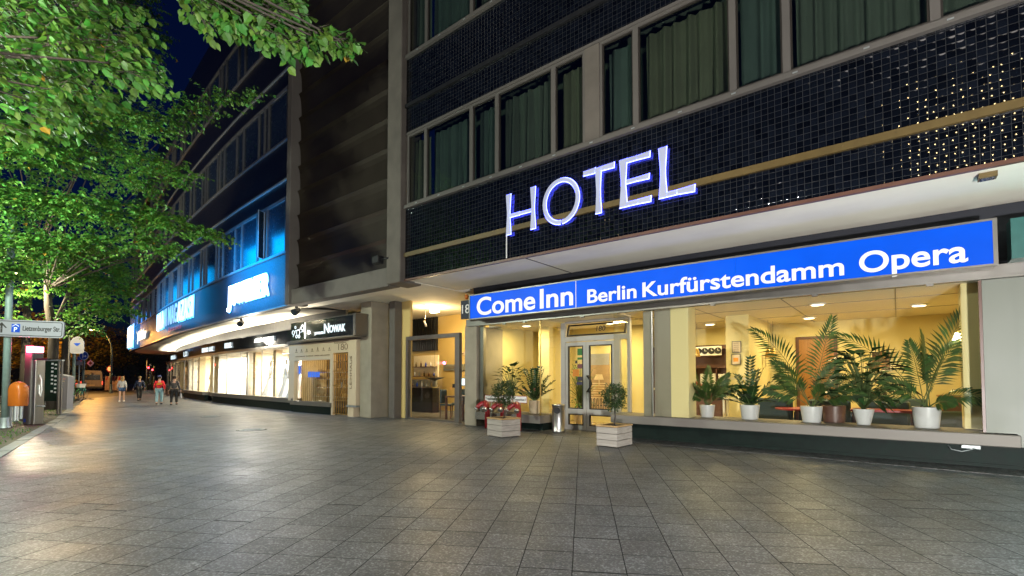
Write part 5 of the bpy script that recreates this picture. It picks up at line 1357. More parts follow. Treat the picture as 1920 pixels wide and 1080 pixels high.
m = MB(); m.box(-.75, 0, 0, .75, .35, 1.0); m.build('body', M['black'], o)
m = MB(); m.box(-.75, .28, 1.45, .75, .35, 2.35); m.build('back_panel', M['lobby_ceiling'], o)
m = MB(); m.box(-.78, -.03, 1.001, .78, .36, 1.04); m.build('top', M['steel'], o)
m = MB()
for z in (1.46, 1.85): m.box(-.72, .08, z, .72, .279, z+.025)
m.build('shelf', M['wood_dark'], o)
for i in range(14):
    x = -.66+i*.1; z = (1.041, 1.486, 1.876)[i % 3]; b_ = thing('bottle', ('dark bottle', 'tall white cup', 'short amber jar', 'blue bottle', 'clear carafe')[i % 5]+' number-less, %s in the row on the passage cabinet' % ('first second third fourth fifth sixth seventh eighth ninth tenth eleventh twelfth thirteenth last'.split()[i]), 'bottle', (q.x+x, 13.42 if i % 3 else 13.38, z), 0, 'bottles and cups on the passage cabinet')
    b_['label'] = b_['label'].replace(' number-less', '')
    m = MB(); h_ = random.uniform(.14, .26); m.lathe([(.035, 0), (.036, h_*.6), (.014, h_*.78), (.014, h_), (.005, h_)], n=10); m.build('glass_body', M[('wood_dark', 'white_pot', 'ochre', 'blue_ink', 'zinc')[i % 5]], b_)
q = on_y(858, 770, 12.6); chair(q.x, 12.7, .3, 'dark chair at the back of the passage table')
o = thing('pendant_lamp', 'wide black pendant lamp hanging behind the passage doors', 'pendant lamp', (*on_y(815, 728, 12.0).xy, 1.30))
m = MB(); m.lathe([(.42, .12), (.40, .13), (.05, .02), (.03, 0), (.02, .02), (.06, .05)], n=20); m.build('shade', M['black'], o); m = MB(); m.tube([(0, 0, .13), (0, 0, 2.8)], .006, 4); m.build('cord', M['black'], o)
o = thing('wall_plaque', 'pale engraved plaque on the yellow passage wall', 'sign', (*on_y(851, 689, 14.57).xy, on_y(851, 689, 14.57).z))
m = MB(); m.box(-.62, -.02, -.13, .62, .02, .13); m.build('plate', M['zinc'], o); shift(text_mb('KREUZBERGER', .10, 1.0, .003), -.5, -.022, -.05).build('lettering', M['brown_ink'], o)
o = thing('wall_switch', 'small white switch plate on the yellow passage wall', 'switch', (*on_y(868, 663, 14.57).xy, on_y(868, 663, 14.57).z))
m = MB(); m.box(-.13, -.012, -.07, .13, .02, .07); m.build('plate', M['cream_sign'], o); m = MB(); m.box(-.06, -.02, -.03, .06, -.0125, .03); m.build('rocker', M['brown_ink'], o)
o = thing('information_board', 'small standing board with two pale blue screens behind the passage glass', 'screen', (*on_y(872, 716, 12.6).xy, on_y(872, 716, 12.6).z))
m = MB(); m.box(-.22, 0, -.14, .22, .03, .14); m.build('frame', M['alu'], o); m = MB(); m.box(-.20, -.01, -.12, -.01, -.001, .12); m.box(.01, -.01, -.12, .20, -.001, .12); m.build('screen', emis('pale_screen', (.6, .85, 1), 1.1), o)
m = MB(); m.tube([(0, .02, -.14), (0, .02, -o.location.z)], .02, 6); m.build('stand', M['alu'], o)
o = thing('hanging_canopy', 'dark folded awning reflected and standing behind the passage doors', 'canopy', (*on_y(800, 722, 12.2).xy, 1.35)) if False else None
# ------------------------------------------------------------------ street lamps
def street_lamp(x, y, h, label, watts, col, arm=(0, 0), mt='post_green', lamp='lamp_warm', z=0.0, r=.07, soft=.18, curved=False, gloss=1.0):
    o = thing('street_lamp', label, 'street lamp', (x, y, z))
    m = MB(); m.lathe([(r*2, 0), (r*2, .05), (r*1.4, .12), (r*1.3, .8), (r, .9)], n=14); m.build('base', M[mt], o)
    ax, ay = arm
    m = MB()
    if curved: pts = [(0, 0, .9), (0, 0, h*.62), (ax*.04, ay*.04, h*.74), (ax*.16, ay*.16, h*.85), (ax*.38, ay*.38, h*.94), (ax*.68, ay*.68, h*.985), (ax, ay, h)]
    else: pts = [(0, 0, .9), (0, 0, h-.3), (ax*.3, ay*.3, h), (ax, ay, h)]
    m.tube(pts, [r]*2+[r*.7]*(len(pts)-2), 10); m.build('pole', M[mt], o)
    m = MB(); m.lathe([(.06, .10), (.16, .08), (.22, 0), (.22, -.04), (.19, -.045)], (ax, ay, h), n=16); hd = m.build('lamp_head', M['zinc'], o)
    m = MB(); m.lathe([(.185, -.05), (.15, -.12), (.05, -.16), (.01, -.165)], (ax, ay, h), n=16); m.build('lens', M[lamp], hd)
    light('lamp_light', 'POINT', o, (ax, ay, h-.45), watts, col, soft, gloss=gloss)
    return o
street_lamp(-7.6, -1.8, 5.3, 'added kerbside street lamp out of view beside the near linden', 560, (1, .95, .80), (.3, .5))  # unseen lamp put in to light the near leaves
street_lamp(2.2, -5.5, 9.6, 'added tall yellow street lamp out of view behind the viewpoint', 120, (1, .74, .34), (-.2, 1.0))  # unseen lamp added for the yellow glints in the tiles
street_lamp(-14.8, -1.2, 5.4, 'added kerbside street lamp out of view left of the sign pole', 1500, (.86, 1, .84), (.2, .6))  # unseen lamp put in to brighten the middle crown
street_lamp(-30.0, 2.2, 6.0, 'added street lamp hidden among the linden crowns by the cabinet', 1300, (1, .86, .55), (.2, .5))  # lamp added inside the crowns to light their leaves
p = at_depth(208, 733, 50); e = at_depth(172, 612, 50)
street_lamp(p.x, p.y, 6.6, 'tall curved street lamp with orange light beyond the crossing', 1700, (1, .48, .10), (e.x-p.x, e.y-p.y), lamp='lamp_orange', z=-.12, r=.09, curved=True, gloss=0)
# unseen glass showcases, added to throw light onto the soffit
def showcase(x, y, rz, label, watts, col):
    o = thing('added_showcase', label, 'showcase', (x, y, 0), rz, 'added glass showcases that light the soffit')
    m = MB(); m.bbox(-.55, -.55, 0, .55, .55, .14, .02); m.build('plinth', M['black'], o)
    m = MB()
    for sx in (-1, 1):
        for sy in (-1, 1): m.box(sx*.53-.02, sy*.53-.02, .141, sx*.53+.02, sy*.53+.02, 2.2)
    m.build('post', M['alu'], o)
    for k in range(4):
        m = MB(); m.box(-.50, -.52, .15, .50, -.51, 2.19); m.xf(Matrix.Rotation(k*math.pi/2, 4, 'Z')); m.build('pane', M['glass'], o)
    m = MB(); m.bbox(-.58, -.58, 2.201, .58, .58, 2.40, .02); m.build('roof', M['alu'], o)
    m = MB(); m.box(-.45, -.45, 2.17, .45, .45, 2.195); m.build('diffuser', emis('added_showcase_glow', col, 8), o)
    m = MB(); m.lathe([(.2, 1.0), (.18, 1.2), (.19, 1.4), (.12, 1.5), (.01, 1.51)], n=16); m.build('display_bust', M['mannequin'], o)
    light('lamp_light', 'POINT', o, (0, 0, .42), watts, col, .15, gloss=0)  # set low so the added light reaches up to the soffit
showcase(3.0, 5.4, RAD(20), 'added lit glass showcase out of view to the right of the viewpoint', 190, (.88, 1, .98))
showcase(2.6, .2, RAD(10), 'added lit glass showcase out of view close to the viewpoint', 3700, (1, .955, .96))
# ------------------------------------------------------------------ sign pole, direction sign, bin
PX, PYY = -19.54, 1.74
o = thing('sign_pole', 'tall grey green pole at the left edge carrying the parking direction sign', 'pole', (PX, PYY, 0))
m = MB(); m.tube([(0, 0, 0), (0, 0, 6.6)], [.085, .075], 14); pl = m.build('pole', M['post_green'], o)
m = MB(); m.lathe([(.13, 0), (.13, .03), (.1, .05), (.09, .30)], n=14); m.build('collar', M['zinc'], o)
def front_xf(x, y, z, yaw, roll=0.0):
    return Matrix.Translation((x, y, z)) @ Matrix.Rotation(yaw, 4, 'Z') @ Matrix.Rotation(roll, 4, 'Y')
def rrect(x0, z0, x1, z1, r, n=5):
    P = []
    for cx, cz, a0 in ((x1-r, z0+r, -90), (x1-r, z1-r, 0), (x0+r, z1-r, 90), (x0+r, z0+r, 180)):
        for i in range(n+1): a = RAD(a0+90*i/n); P.append((cx+r*math.cos(a), cz+r*math.sin(a)))
    return P
o = thing('direction_sign', 'white parking direction sign with arrow to Lietzenburger Str.', 'sign', (PX+.08, PYY-.10, 2.80), RAD(42))
R_ = Matrix.Rotation(RAD(1.7), 4, 'Y')
m = MB(); m.prism(rrect(-.85, -.235, 1.62, .235, .08), -.02, .02).xf(R_); bd = m.build('panel', M['sign_face'], o)
m = MB()
pr = rrect(-.82, -.205, 1.585, .205, .06); pi_ = rrect(-.80, -.185, 1.565, .185, .05); n = len(pr)
m.add([(x, -.023, z) for x, z in pr]+[(x, -.023, z) for x, z in pi_], [(i, (i+1) % n, n+(i+1) % n, n+i) for i in range(n)]).xf(R_); m.build('border', M['ink'], bd)
m = MB(); m.box(-.05, -.026, -.13, .0, -.021, .10); m.prism([(-.17, .0), (-.13, .0), (-.025, .10), (.08, .0), (.12, .0), (-.025, .16)], -.026, -.021).xf(R_); m.build('arrow', M['ink'], bd)
m = MB(); m.box(.24, -.026, -.11, .46, -.021, .12).xf(R_); pk = m.build('parking_symbol', M['blue_ink'], bd)
tm = text_mb('P', .12, .085, .004, .012); tm.xf(R_ @ Matrix.Translation((.31, -.027, -.09))); tm.build('lettering', M['white'], pk)
m = MB(); m.prism([(.265, .045), (.35, .10), (.435, .045), (.435, .065), (.35, .115), (.265, .065)], -.030, -.0265).xf(R_); m.build('lettering', M['white'], pk)
tm = text_mb('Lietzenburger Str.', .135, 1.0, .004, .012); tm.xf(R_ @ Matrix.Translation((.535, -.024, -.055))); tm.build('lettering', M['ink'], bd)
m = MB(); m.box(-.12, .021, -.12, .08, .06, -.08); m.box(-.12, .021, .08, .08, .06, .12); m.build('clamp', M['zinc'], o)
o = thing('litter_bin', 'orange plastic litter bin hung on the sign pole', 'bin', (PX+.30, PYY+.22, .62), RAD(35))
m = MB()
prof = [(-.19, 0), (.19, 0), (.195, .42), (.17, .56), (.10, .655), (0, .68), (-.10, .655), (-.17, .56), (-.195, .42)]
rings = []
for z_, a_, b_ in ((0, .18, .15), (.015, .19, .16), (.42, .195, .165), (.50, .19, .16), (.57, .168, .145), (.63, .125, .115), (.67, .07, .07), (.685, .02, .02)):
    rings.append([(math.copysign(abs(math.cos(t))**.55, math.cos(t))*a_, math.copysign(abs(math.sin(t))**.55, math.sin(t))*b_, z_) for t in (2*math.pi*i/28 for i in range(28))])
m.loft(rings, smooth=True); bd = m.build('body', M['orange'], o)
m = MB(); m.box(-.11, .10, .44, .11, .172, .52); m.build('slot', M['black'], bd)
m = MB(); m.box(-.24, .162, .05, .1, .20, .56); m.build('back_plate', M['red_paint'], o)
# ------------------------------------------------------------------ charging post
o = thing('charging_post', 'tall silver charging post with a glowing pink lamp on top', 'charging post', (-20.66, 2.44, 0), RAD(30))
m = MB(); m.bbox(-.17, -.16, 0, .10, .16, 2.18, .015); m.build('column', M['frame_lt'], o)
m = MB(); m.bbox(.104, -.13, 0, .21, .13, 1.95, .01); m.build('side_panel', M['steel'], o)
m = MB(); m.box(-.15, -.14, 2.19, .12, .14, 2.36); m.build('status_lamp', M['pink_light'], o)
light('lamp_light', 'POINT', o, (0, -.3, 2.28), 30, (1, .08, .22), .1)
m = MB(); m.box(-.17, -.16, 2.362, .14, .16, 2.39); m.build('cap', M['frame_lt'], o)
m = MB(); m.box(.08, -.05, 1.96, .50, .05, 2.0); m.build('arm', M['black'], o)
m = MB(); m.tube([(.21, -.05, .55), (.48, -.06, .55)], .025, 8); m.build('holder', M['zinc'], o)
m = MB(); m.tube([(.22, -.03, 1.5), (.34, -.06, 1.35), (.36, -.06, 1.05), (.32, -.05, .85), (.25, -.04, .95), (.23, -.03, 1.2)], .018, 6); m.build('cable', M['white'], o)
m = MB(); m.box(-.13, -.164, .07, -.05, -.161, .17); m.build('sticker', M['blue_ink'], o)
# bollards and a bike hoop
for i, (bx, by, lab) in enumerate(((29, 790, 'grey bollard under the orange bin, nearer to the pole'), (40, 786, 'grey bollard under the orange bin, nearer to the charging post'), (19, 801, 'thin grey stake right beside the sign pole'))):
    p = on_z(bx, by); o = thing('bollard', lab, 'bollard', (p.x, p.y, 0), 0, 'grey bollards at the kerb')
    r = .065 if i < 2 else .04
    m = MB(); m.lathe([(r*1.3, 0), (r*1.25, .03), (r, .05), (r, .88), (r*.9, .93), (.01, .95)], n=14); m.build('post', M['zinc'], o)
    m = MB(); m.lathe([(r*1.03, .72), (r*1.03, .80)], n=14); m.build('band', M['white'], o)
# ------------------------------------------------------------------ notice case on posts
p = at_depth(95, 720, 19.0)
o = thing('notice_case', 'dark glazed notice case with two columns of white slips beside the linden trunk', 'notice board', (p.x, p.y, 0), RAD(40))
for x in (-.43, .30, .42): m = MB(); m.box(x-.022, -.03, 0, x+.022, .03, 2.1); m.build('post', M['frame_lt'], o)
m = MB(); m.box(-.46, -.06, 2.08, .46, .06, 2.13); m.build('cap', M['zinc'], o)
m = MB(); m.box(-.405, -.015, .5, .275, .015, 2.07); bd = m.build('panel', mat('dark_green_board', (.012, .03, .018), .2), o)
m = MB()
for k in range(8):
    for j in (0, 1):
        if (k*2+j) % 7 == 5: continue
        z = 1.93-k*.155-j*.03; x = .02+j*.13; m.box(x, -.019, z, x+.085, -.0155, z+.055+.02*random.random())
m.build('slip', M['white'], bd, kind='stuff')
# grey cabinet
p = on_z(122, 768)
o = thing('street_cabinet', 'pale grey street cabinet with slanting top and faint red print', 'cabinet', (p.x, p.y, 0), RAD(40))
m = MB(); m.prism([(-.20, 0), (.20, 0), (.225, 1.48), (-.225, 1.58)], -.16, .16); bd = m.build('body', M['sign_face'], o)
m = MB(); m.box(-.14, -.164, 1.34, .12, -.161, 1.40); m.build('print', mat('faded_red_print', (.55, .28, .28)), bd)
m = MB(); m.box(-.10, -.164, 1.24, .08, -.161, 1.28); m.build('print', M['cream_sign'], bd)
m = MB(); m.box(-.23, -.17, -.01, .23, .17, .05); m.build('foot', M['zinc'], o)
# ------------------------------------------------------------------ signs farther on
def signpost(px, d, ztop, r, mt, name, label, cat='pole'):
    p = at_depth(px, 709, d); o = thing(name, label, cat, (p.x, p.y, 0)); m = MB(); m.tube([(0, 0, 0), (0, 0, ztop)], r, 10); m.build('pole', M[mt], o); return o, p
def zof(py, d): return CAM_H + (709-py)/F_PX*d
o, p = signpost(128, 24, zof(626, 24), .03, 'frame_lt', 'round_top_sign', 'white round-topped sign with a blue triangle on a thin pole', 'sign')
z0, z1 = zof(663, 24), zof(631, 24)
m = MB(); prf = rrect(.08, z0, .78, z1, .12)
w = .35; q_ = [(x, z) for x, z in rrect(.08, z0, .78, z1-.2, .12) if z < z0+.2]; prf = q_[:6] + [(.43+.35*math.cos(a), z1-.35+.35*math.sin(a)) for a in (math.pi*i/14 for i in range(15))] + q_[6:]
m.prism(prf, -.05, -.02).xf(Matrix.Rotation(YAW, 4, 'Z')); bd = m.build('panel', M['sign_face'], o)
def flat(polys, y0, y1, mt, par, name, yaw=YAW):
    mm = MB()
    for q in polys: mm.prism(q, y0, y1)
    mm.xf(Matrix.Rotation(yaw, 4, 'Z')); return mm.build(name, M[mt], par)
zc = z0+(z1-z0)*.50
flat([[(.24, zc+.10), (.43, zc-.06), (.62, zc+.10)]], -.056, -.051, 'blue_ink', bd, 'triangle')
flat([[(.20, z), (.66, z), (.66, z+.018), (.20, z+.018)] for z in (zc+.20, zc+.27)] + [[(.25, z), (.60, z), (.60, z+.018), (.25, z+.018)] for z in (zc-.14, zc-.21, zc-.28)] + [[(.38, zc+.33), (.48, zc+.33), (.48, zc+.39), (.38, zc+.39)]], -.056, -.051, 'zinc', bd, 'print')
o, p = signpost(138, 30, zof(640, 30), .085, 'post_green', 'post', 'thick green post behind the round-topped sign')
D = 33
o, p = signpost(148, D, zof(668, D), .035, 'zinc', 'direction_arrow_sign', 'round blue traffic sign with white arrows on a pole', 'sign')
zc = zof(667, D); m = MB(); m.prism([(.33+.30*math.cos(a), zc+.30*math.sin(a)) for a in (2*math.pi*i/24 for i in range(24))], -.05, -.03).xf(Matrix.Rotation(YAW, 4, 'Z')); bd = m.build('disc', M['white'], o)
flat([[(.33+.275*math.cos(a), zc+.275*math.sin(a)) for a in (2*math.pi*i/24 for i in range(24))]], -.055, -.051, 'blue_ink', bd, 'blue_field')
flat([[(.25, zc-.18), (.29, zc-.18), (.29, zc+.18), (.25, zc+.18)], [(.21, zc+.12), (.33, zc+.12), (.27, zc+.21)], [(.29, zc-.05), (.46, zc-.05), (.46, zc-.01), (.29, zc-.01)], [(.43, zc-.10), (.53, zc-.03), (.43, zc+.04)]], -.061, -.056, 'white', bd, 'arrow')
zc = zof(681, D); flat([[(-.18, zc-.14), (.24, zc-.14), (.24, zc+.14), (-.18, zc+.14)]], -.05, -.03, 'sign_face', o, 'panel')
zc = zof(672, D); flat([[(-.10, zc-.12), (.14, zc-.12), (.14, zc+.12), (-.10, zc+.12)]], -.05, -.03, 'blue_ink', o, 'small_panel')
def traffic_light(px, d, zl, label, lit='red_light', extra=True):
    o, p = signpost(px, d, zl+.45, .09, 'post_green', 'traffic_light', label, 'traffic light')
    m = MB(); m.bbox(-.14, -.30, zl-.62, .14, -.10, zl+.20, .03).xf(Matrix.Rotation(YAW, 4, 'Z')); b_ = m.build('housing', M['black'], o)
    for k, mt_ in enumerate((lit, 'black', 'black')):
        m = MB(); m.tube([(0, -.301, zl+.04-k*.25), (0, -.325, zl+.04-k*.25)], [.10, .09], 14).xf(Matrix.Rotation(YAW, 4, 'Z')); m.build('signal_lens', M[mt_] if k == 0 else M['gasket'], b_)
        m = MB(); m.tube([(0, -.30, zl+.15-k*.25), (0, -.42, zl+.13-k*.25)], [.06, .05], 8).xf(Matrix.Rotation(YAW, 4, 'Z')); m.build('visor', M['black'], b_)
    q = p + Vector((0, 0, 0))
    light('lamp_light', 'POINT', o, (.5*_s, -.5*_c, zl), 4, (1, .04, .03), .1)
    return o
o = traffic_light(156, 40, zof(680, 40), 'red traffic light on the kerb with a yellow diamond sign')
zc = zof(681, 40); flat([[(.30, zc), (.60, zc-.30), (.90, zc), (.60, zc+.30)]], -.05, -.03, 'white', o, 'priority_sign'); 
ps_ = [c for c in o.children if c.name.startswith('priority')][0]
flat([[(.44, zc), (.60, zc-.16), (.76, zc), (.60, zc+.16)]], -.056, -.051, 'ochre', ps_, 'yellow_field')
traffic_light(282, 50, zof(690, 50), 'red traffic light beyond the corner, taller one of the pair')
traffic_light(289, 53, zof(694, 53), 'red traffic light beyond the corner, half behind the building edge')
o, p = signpost(275, 52, zof(672, 52), .05, 'zinc', 'post', 'thin grey post left of the far pair of traffic lights')
# ------------------------------------------------------------------ bicycles
def bicycle(x, y, rz, label, col, basket=False, lean=0.0):
    o = thing('bicycle', label, 'bicycle', (x, y, 0), rz, 'bicycles parked at the kerb')
    fm = mat(label.split()[0]+'_bicycle_paint', col, .35)
    for s, nm in ((-.52, 'wheel'), (.52, 'wheel')):
        m = MB(); m.tube([(s+.33*math.cos(a), 0, .345+.33*math.sin(a)) for a in (2*math.pi*i/24 for i in range(25))], .016, 6); w = m.build('wheel', M['black'], o)
        m = MB(); m.tube([(s+.305*math.cos(a), 0, .345+.305*math.sin(a)) for a in (2*math.pi*i/24 for i in range(25))], .008, 5)
        for i in range(12): a = math.pi*i/6; m.tube([(s, 0, .345), (s+.30*math.cos(a), 0, .345+.30*math.sin(a))], .0025, 3)
        m.build('rim', M['steel'], w)
    m = MB()
    A, B_, C_, D_ = (-.52, 0, .345), (-.08, 0, .30), (-.20, 0, .80), (.36, 0, .82)
    m.tube([B_, C_], .018, 6); m.tube([C_, D_], .016, 6); m.tube([B_, D_], .02, 6); m.tube([A, B_], .012, 6); m.tube([A, C_], .011, 6); m.tube([(.34, 0, .95), (.38, 0, .75), (.52, 0, .345)], .014, 6)
    m.build('frame', fm, o)
    m = MB(); m.tube([(.34, 0, .95), (.33, 0, 1.02)], .014, 6); m.tube([(.28, -.28, 1.05), (.36, -.15, 1.03), (.36, .15, 1.03), (.28, .28, 1.05)], .014, 6); m.build('handlebar', M['black'], o)
    m = MB(); m.tube([C_, (-.22, 0, .92)], .012, 6); m.bbox(-.34, -.07, .92, -.08, .07, .97, .02); m.build('saddle', M['black'], o)
    m = MB(); m.tube([(-.08, -.06, .30), (-.08, .06, .30)], .07, 10); m.tube([(-.08, -.10, .30), (.05, -.10, .20)], .01, 5); m.tube([(-.08, .10, .30), (-.21, .10, .40)], .01, 5); m.build('crank', M['steel'], o)
    if basket:
        m = MB(); m.loft([[(.40, -.14, .82), (.66, -.14, .82), (.66, .14, .82), (.40, .14, .82)], [(.37, -.18, 1.06), (.72, -.18, 1.06), (.72, .18, 1.06), (.37, .18, 1.06)]]); m.build('basket', M['white'], o)
    return o
p = on_z(48, 772); bicycle(p.x-.2, p.y-.2, RAD(95), 'black bicycle leaning behind the orange bin', (.02, .02, .025))
p = on_z(56, 768); bicycle(p.x-.5, p.y-.2, RAD(80), 'maroon bicycle standing behind the charging post', (.2, .02, .03))
p = on_z(140, 752); bicycle(p.x, p.y, RAD(20), 'green bicycle with a white basket by the grey cabinet', (.05, .35, .08), True)
p = on_z(154, 748); bicycle(p.x, p.y, RAD(150), 'teal bicycle leaning at the far signpost', (.05, .45, .42))
# ------------------------------------------------------------------ vehicles
def car(x, y, rz, label, col, z=-.13):
    o = thing('parked_car', label, 'car', (x, y, z), rz, 'cars parked along the kerb')
    cm = mat(label.split()[0]+'_car_paint', col, .3, .0, coat=.8)
    W = .88
    side = [(-2.1, .35), (-2.15, .62), (-2.08, .92), (-1.5, 1.0), (.75, .98), (1.75, .86), (2.1, .70), (2.15, .40), (2.0, .28), (-2.0, .28)]
    m = MB()
    rings = [[(x_, s*W*k, z_) for x_, z_ in side] for s, k in ((-1, .93), (-1, 1), (1, 1), (1, .93))]
    rings = [[(x_*.985, -W, z_) for x_, z_ in side], [(x_, -W*.96, z_) for x_, z_ in side], [(x_, W*.96, z_) for x_, z_ in side], [(x_*.985, W, z_) for x_, z_ in side]]
    m.loft(rings); 
    m.loft([[(-1.75, -W*.9, .97), (.85, -W*.9, .97), (.85, W*.9, .97), (-1.75, W*.9, .97)], [(-1.2, -W*.72, 1.44), (.05, -W*.72, 1.44), (.05, W*.72, 1.44), (-1.2, W*.72, 1.44)], [(-1.1, -W*.66, 1.47), (-.05, -W*.66, 1.47), (-.05, W*.66, 1.47), (-1.1, W*.66, 1.47)]])
    b_ = m.build('body', cm, o)
    m = MB()
    for s in (-1, 1):
        m.add([(-1.50, s*(W*.9*.97+.008), 1.03), (.62, s*(W*.9*.97+.008), 1.03), (.02, s*(W*.735+.012), 1.39), (-1.15, s*(W*.735+.012), 1.39)], [(0, 1, 2, 3)])
    m.add([(-1.70, -.66, 1.04), (-1.70, .66, 1.04), (-1.27, .56, 1.40), (-1.27, -.56, 1.40)], [(0, 1, 2, 3)])
    m.add([(.80, -.66, 1.04), (.80, .66, 1.04), (.14, .56, 1.40), (.14, -.56, 1.40)], [(0, 1, 2, 3)])
    m.build('window', M['glass_night'], o)
    for sx in (-1.3, 1.32):
        for s in (-1, 1):
            m = MB(); m.tube([(sx, s*(W-.2), .33), (sx, s*(W+.01), .33)], [.33, .32], 20); w = m.build('wheel', M['black'], o)
            m = MB(); m.tube([(sx, s*(W+.011), .33), (sx, s*(W+.02), .33)], [.21, .19], 14); m.build('rim', M['steel'], w)
    for s in (-1, 1):
        m = MB(); m.bbox(-2.17, s*.80-.10, .70, -2.09, s*.80+.06, .90, .02); m.build('tail_light', M['rear_red'], o)
        m = MB(); m.bbox(2.05, s*.68-.14, .62, 2.13, s*.68+.10, .74, .02); m.build('headlight', M['glass_night'], o)
    m = MB(); m.box(-2.185, -.26, .62, -2.16, .26, .73); m.build('number_plate', M['white'], o)
    return o
sd = RAD(168)
car(-20.2, -3.1, sd, 'dark blue parked car just behind the bin and sign pole', (.015, .02, .05))
car(-26.6, -1.2, sd, 'black parked car behind the charging post', (.012, .012, .014))
car(-33.2, .3, sd, 'silver parked car between the linden trunks', (.3, .3, .32))
p = at_depth(160, 733, 62); car(p.x, p.y, RAD(168), 'yellow car in front of the white van', (.55, .30, .03))
p = at_depth(176, 733, 60)
o = thing('van', 'pale high-roof van parked under the orange street lamp seen from behind', 'van', (p.x, p.y, -.13), RAD(75))
W = 1.0
m = MB()
rings = []
for y_, k in ((-2.6, .97), (-2.5, 1), (1.4, 1), (2.0, .93), (2.7, .88)):
    top = 2.45 if y_ < 1.3 else (2.2 if y_ < 2.5 else 1.15)
    rings.append([(-W*k, y_, .38), (W*k, y_, .38), (W*k, y_, 1.2 if top > 1.2 else .9), (W*k*.92, y_, top-.25), (W*k*.80, y_, top), (-W*k*.80, y_, top), (-W*k*.92, y_, top-.25), (-W*k, y_, 1.2 if top > 1.2 else .9)])
m.loft(rings); m.build('body', mat('toned_down_van_paint', (.30, .25, .23), .4), o)  # white body colour toned down and slightly warm
m = MB(); m.box(-.76, -2.64, 1.30, .76, -2.605, 1.95); m.build('window', M['glass_night'], o)
m = MB(); m.box(-.98, -2.72, .30, .98, -2.60, .52); m.build('bumper', M['black'], o)
for s in (-1, 1):
    m = MB(); m.box(s*.97-.06, -2.63, .75, s*.97+.03, -2.55, 1.15); m.build('tail_light', M['rear_red'], o)
    for y_ in (-1.6, 1.7): m = MB(); m.tube([(s*.72, y_, .36), (s*.98, y_, .36)], .36, 18); m.build('wheel', M['black'], o)
m = MB(); m.box(-.27, -2.63, .62, .27, -2.606, .74); m.build('number_plate', M['cream_sign'], o)
m = MB(); m.box(-.01, -2.615, .55, .01, -2.606, 2.25); m.build('door_seam', M['black'], o)
# barrier and round sign beyond the crossing
p = at_depth(215, 729, 55)
o = thing('site_barrier', 'red and white patterned barrier beyond the crossing', 'barrier', (p.x, p.y, -.13), YAW)
m = MB(); m.box(-1.1, -.03, .15, 1.1, .03, 1.75); bd = m.build('panel', mat('mesh_hoarding', (.30, .20, .18), .8, var=.4, scale=5), o)
m = MB()
for i in range(6): m.prism([(-1.05+i*.36, 1.3), (-.90+i*.36, 1.3), (-.75+i*.36, 1.7), (-.90+i*.36, 1.7)], -.036, -.031)
m.build('stripe', M['red_paint'], bd)
for x in (-1.0, 1.0): m = MB(); m.box(x-.05, -.25, 0, x+.05, .25, .149); m.build('foot', M['black'], o)
o, p = signpost(206, 54, zof(684, 54), .035, 'zinc', 'round_sign', 'round pinkish traffic sign at the foot of the curved lamp', 'sign')
zc = zof(692, 54); flat([[(.35*math.cos(a), zc+.35*math.sin(a)) for a in (2*math.pi*i/24 for i in range(24))]], -.07, -.045, 'red_paint', o, 'disc')
flat([[(.25*math.cos(a), zc+.25*math.sin(a)) for a in (2*math.pi*i/24 for i in range(24))]], -.075, -.071, 'white', o, 'face')
# kerbside shrub bed by the far crossing
p = at_depth(277, 733, 46)
o = thing('shrub', 'dark green shrub in a low kerbed bed beyond the walkers', 'shrub', (p.x, p.y, 0))
m = MB()
for i in range(900):
    a = random.uniform(0, 6.28); r = random.random()**.5*.75; z = .25+random.random()*1.15*(1-.45*r)
    m.leaf((r*math.cos(a), r*math.sin(a), z), (random.gauss(0, 1), random.gauss(0, 1), .3), (0, 0, 1), .13, .07)
m.build('leaves', M['leaf_shrub'], o, recalc=False)
m = MB()
for k in range(5): m.tube([(0, 0, .1), (.3*math.cos(k), .3*math.sin(k), .9)], [.02, .008], 5)
m.build('stem', M['bark'], o)
m = MB(); m.bbox(-1.0, -.8, 0, 1.0, .8, .24, .03); m.build('kerb_bed', M['kerb'], o)
# ------------------------------------------------------------------ people
def skin_mesh(name, chain, mt, parent, sub=1):
    """chain: list of (points, radii); first chain point 0 is the root; joints shared by index pairs"""
    vs, es, rs = [], [], []
    for pts, r in chain:
        prev = None
        for p_, rr in zip(pts, r):
            p_ = tuple(round(c, 4) for c in p_)
            if p_ in vs: k = vs.index(p_)
            else: vs.append(p_); rs.append(rr); k = len(vs)-1
            if prev is not None and (prev, k) not in es: es.append((prev, k))
            prev = k
    me = bpy.data.meshes.new(name); me.from_pydata(vs, es, []); ob = bpy.data.objects.new(name, me); COL.objects.link(ob)
    md = ob.modifiers.new('skin', 'SKIN'); md.use_smooth_shade = True
    lay = me.skin_vertices[0].data if me.skin_vertices else None
    if lay is None:
        bm = bmesh.new(); bm.from_mesh(me); bm.verts.layers.skin.verify(); bm.to_mesh(me); bm.free(); lay = me.skin_vertices[0].data
    for i, rr in enumerate(rs):
        lay[i].radius = (rr, rr) if not isinstance(rr, tuple) else rr
        lay[i].use_root = (i == 0)
    sb_ = ob.modifiers.new('sub', 'SUBSURF'); sb_.levels = sb_.render_levels = sub
    dg = bpy.context.evaluated_depsgraph_get(); dg.update()
    m2 = bpy.data.meshes.new_from_object(ob.evaluated_get(dg)); bpy.data.objects.remove(ob); bpy.data.meshes.remove(me)
    m2.name = name; m2.materials.clear(); m2.materials.append(mt)
    for pol in m2.polygons: pol.use_smooth = True
    o2 = bpy.data.objects.new(name, m2); COL.objects.link(o2)
    if parent is not None: o2.parent = parent
    return o2
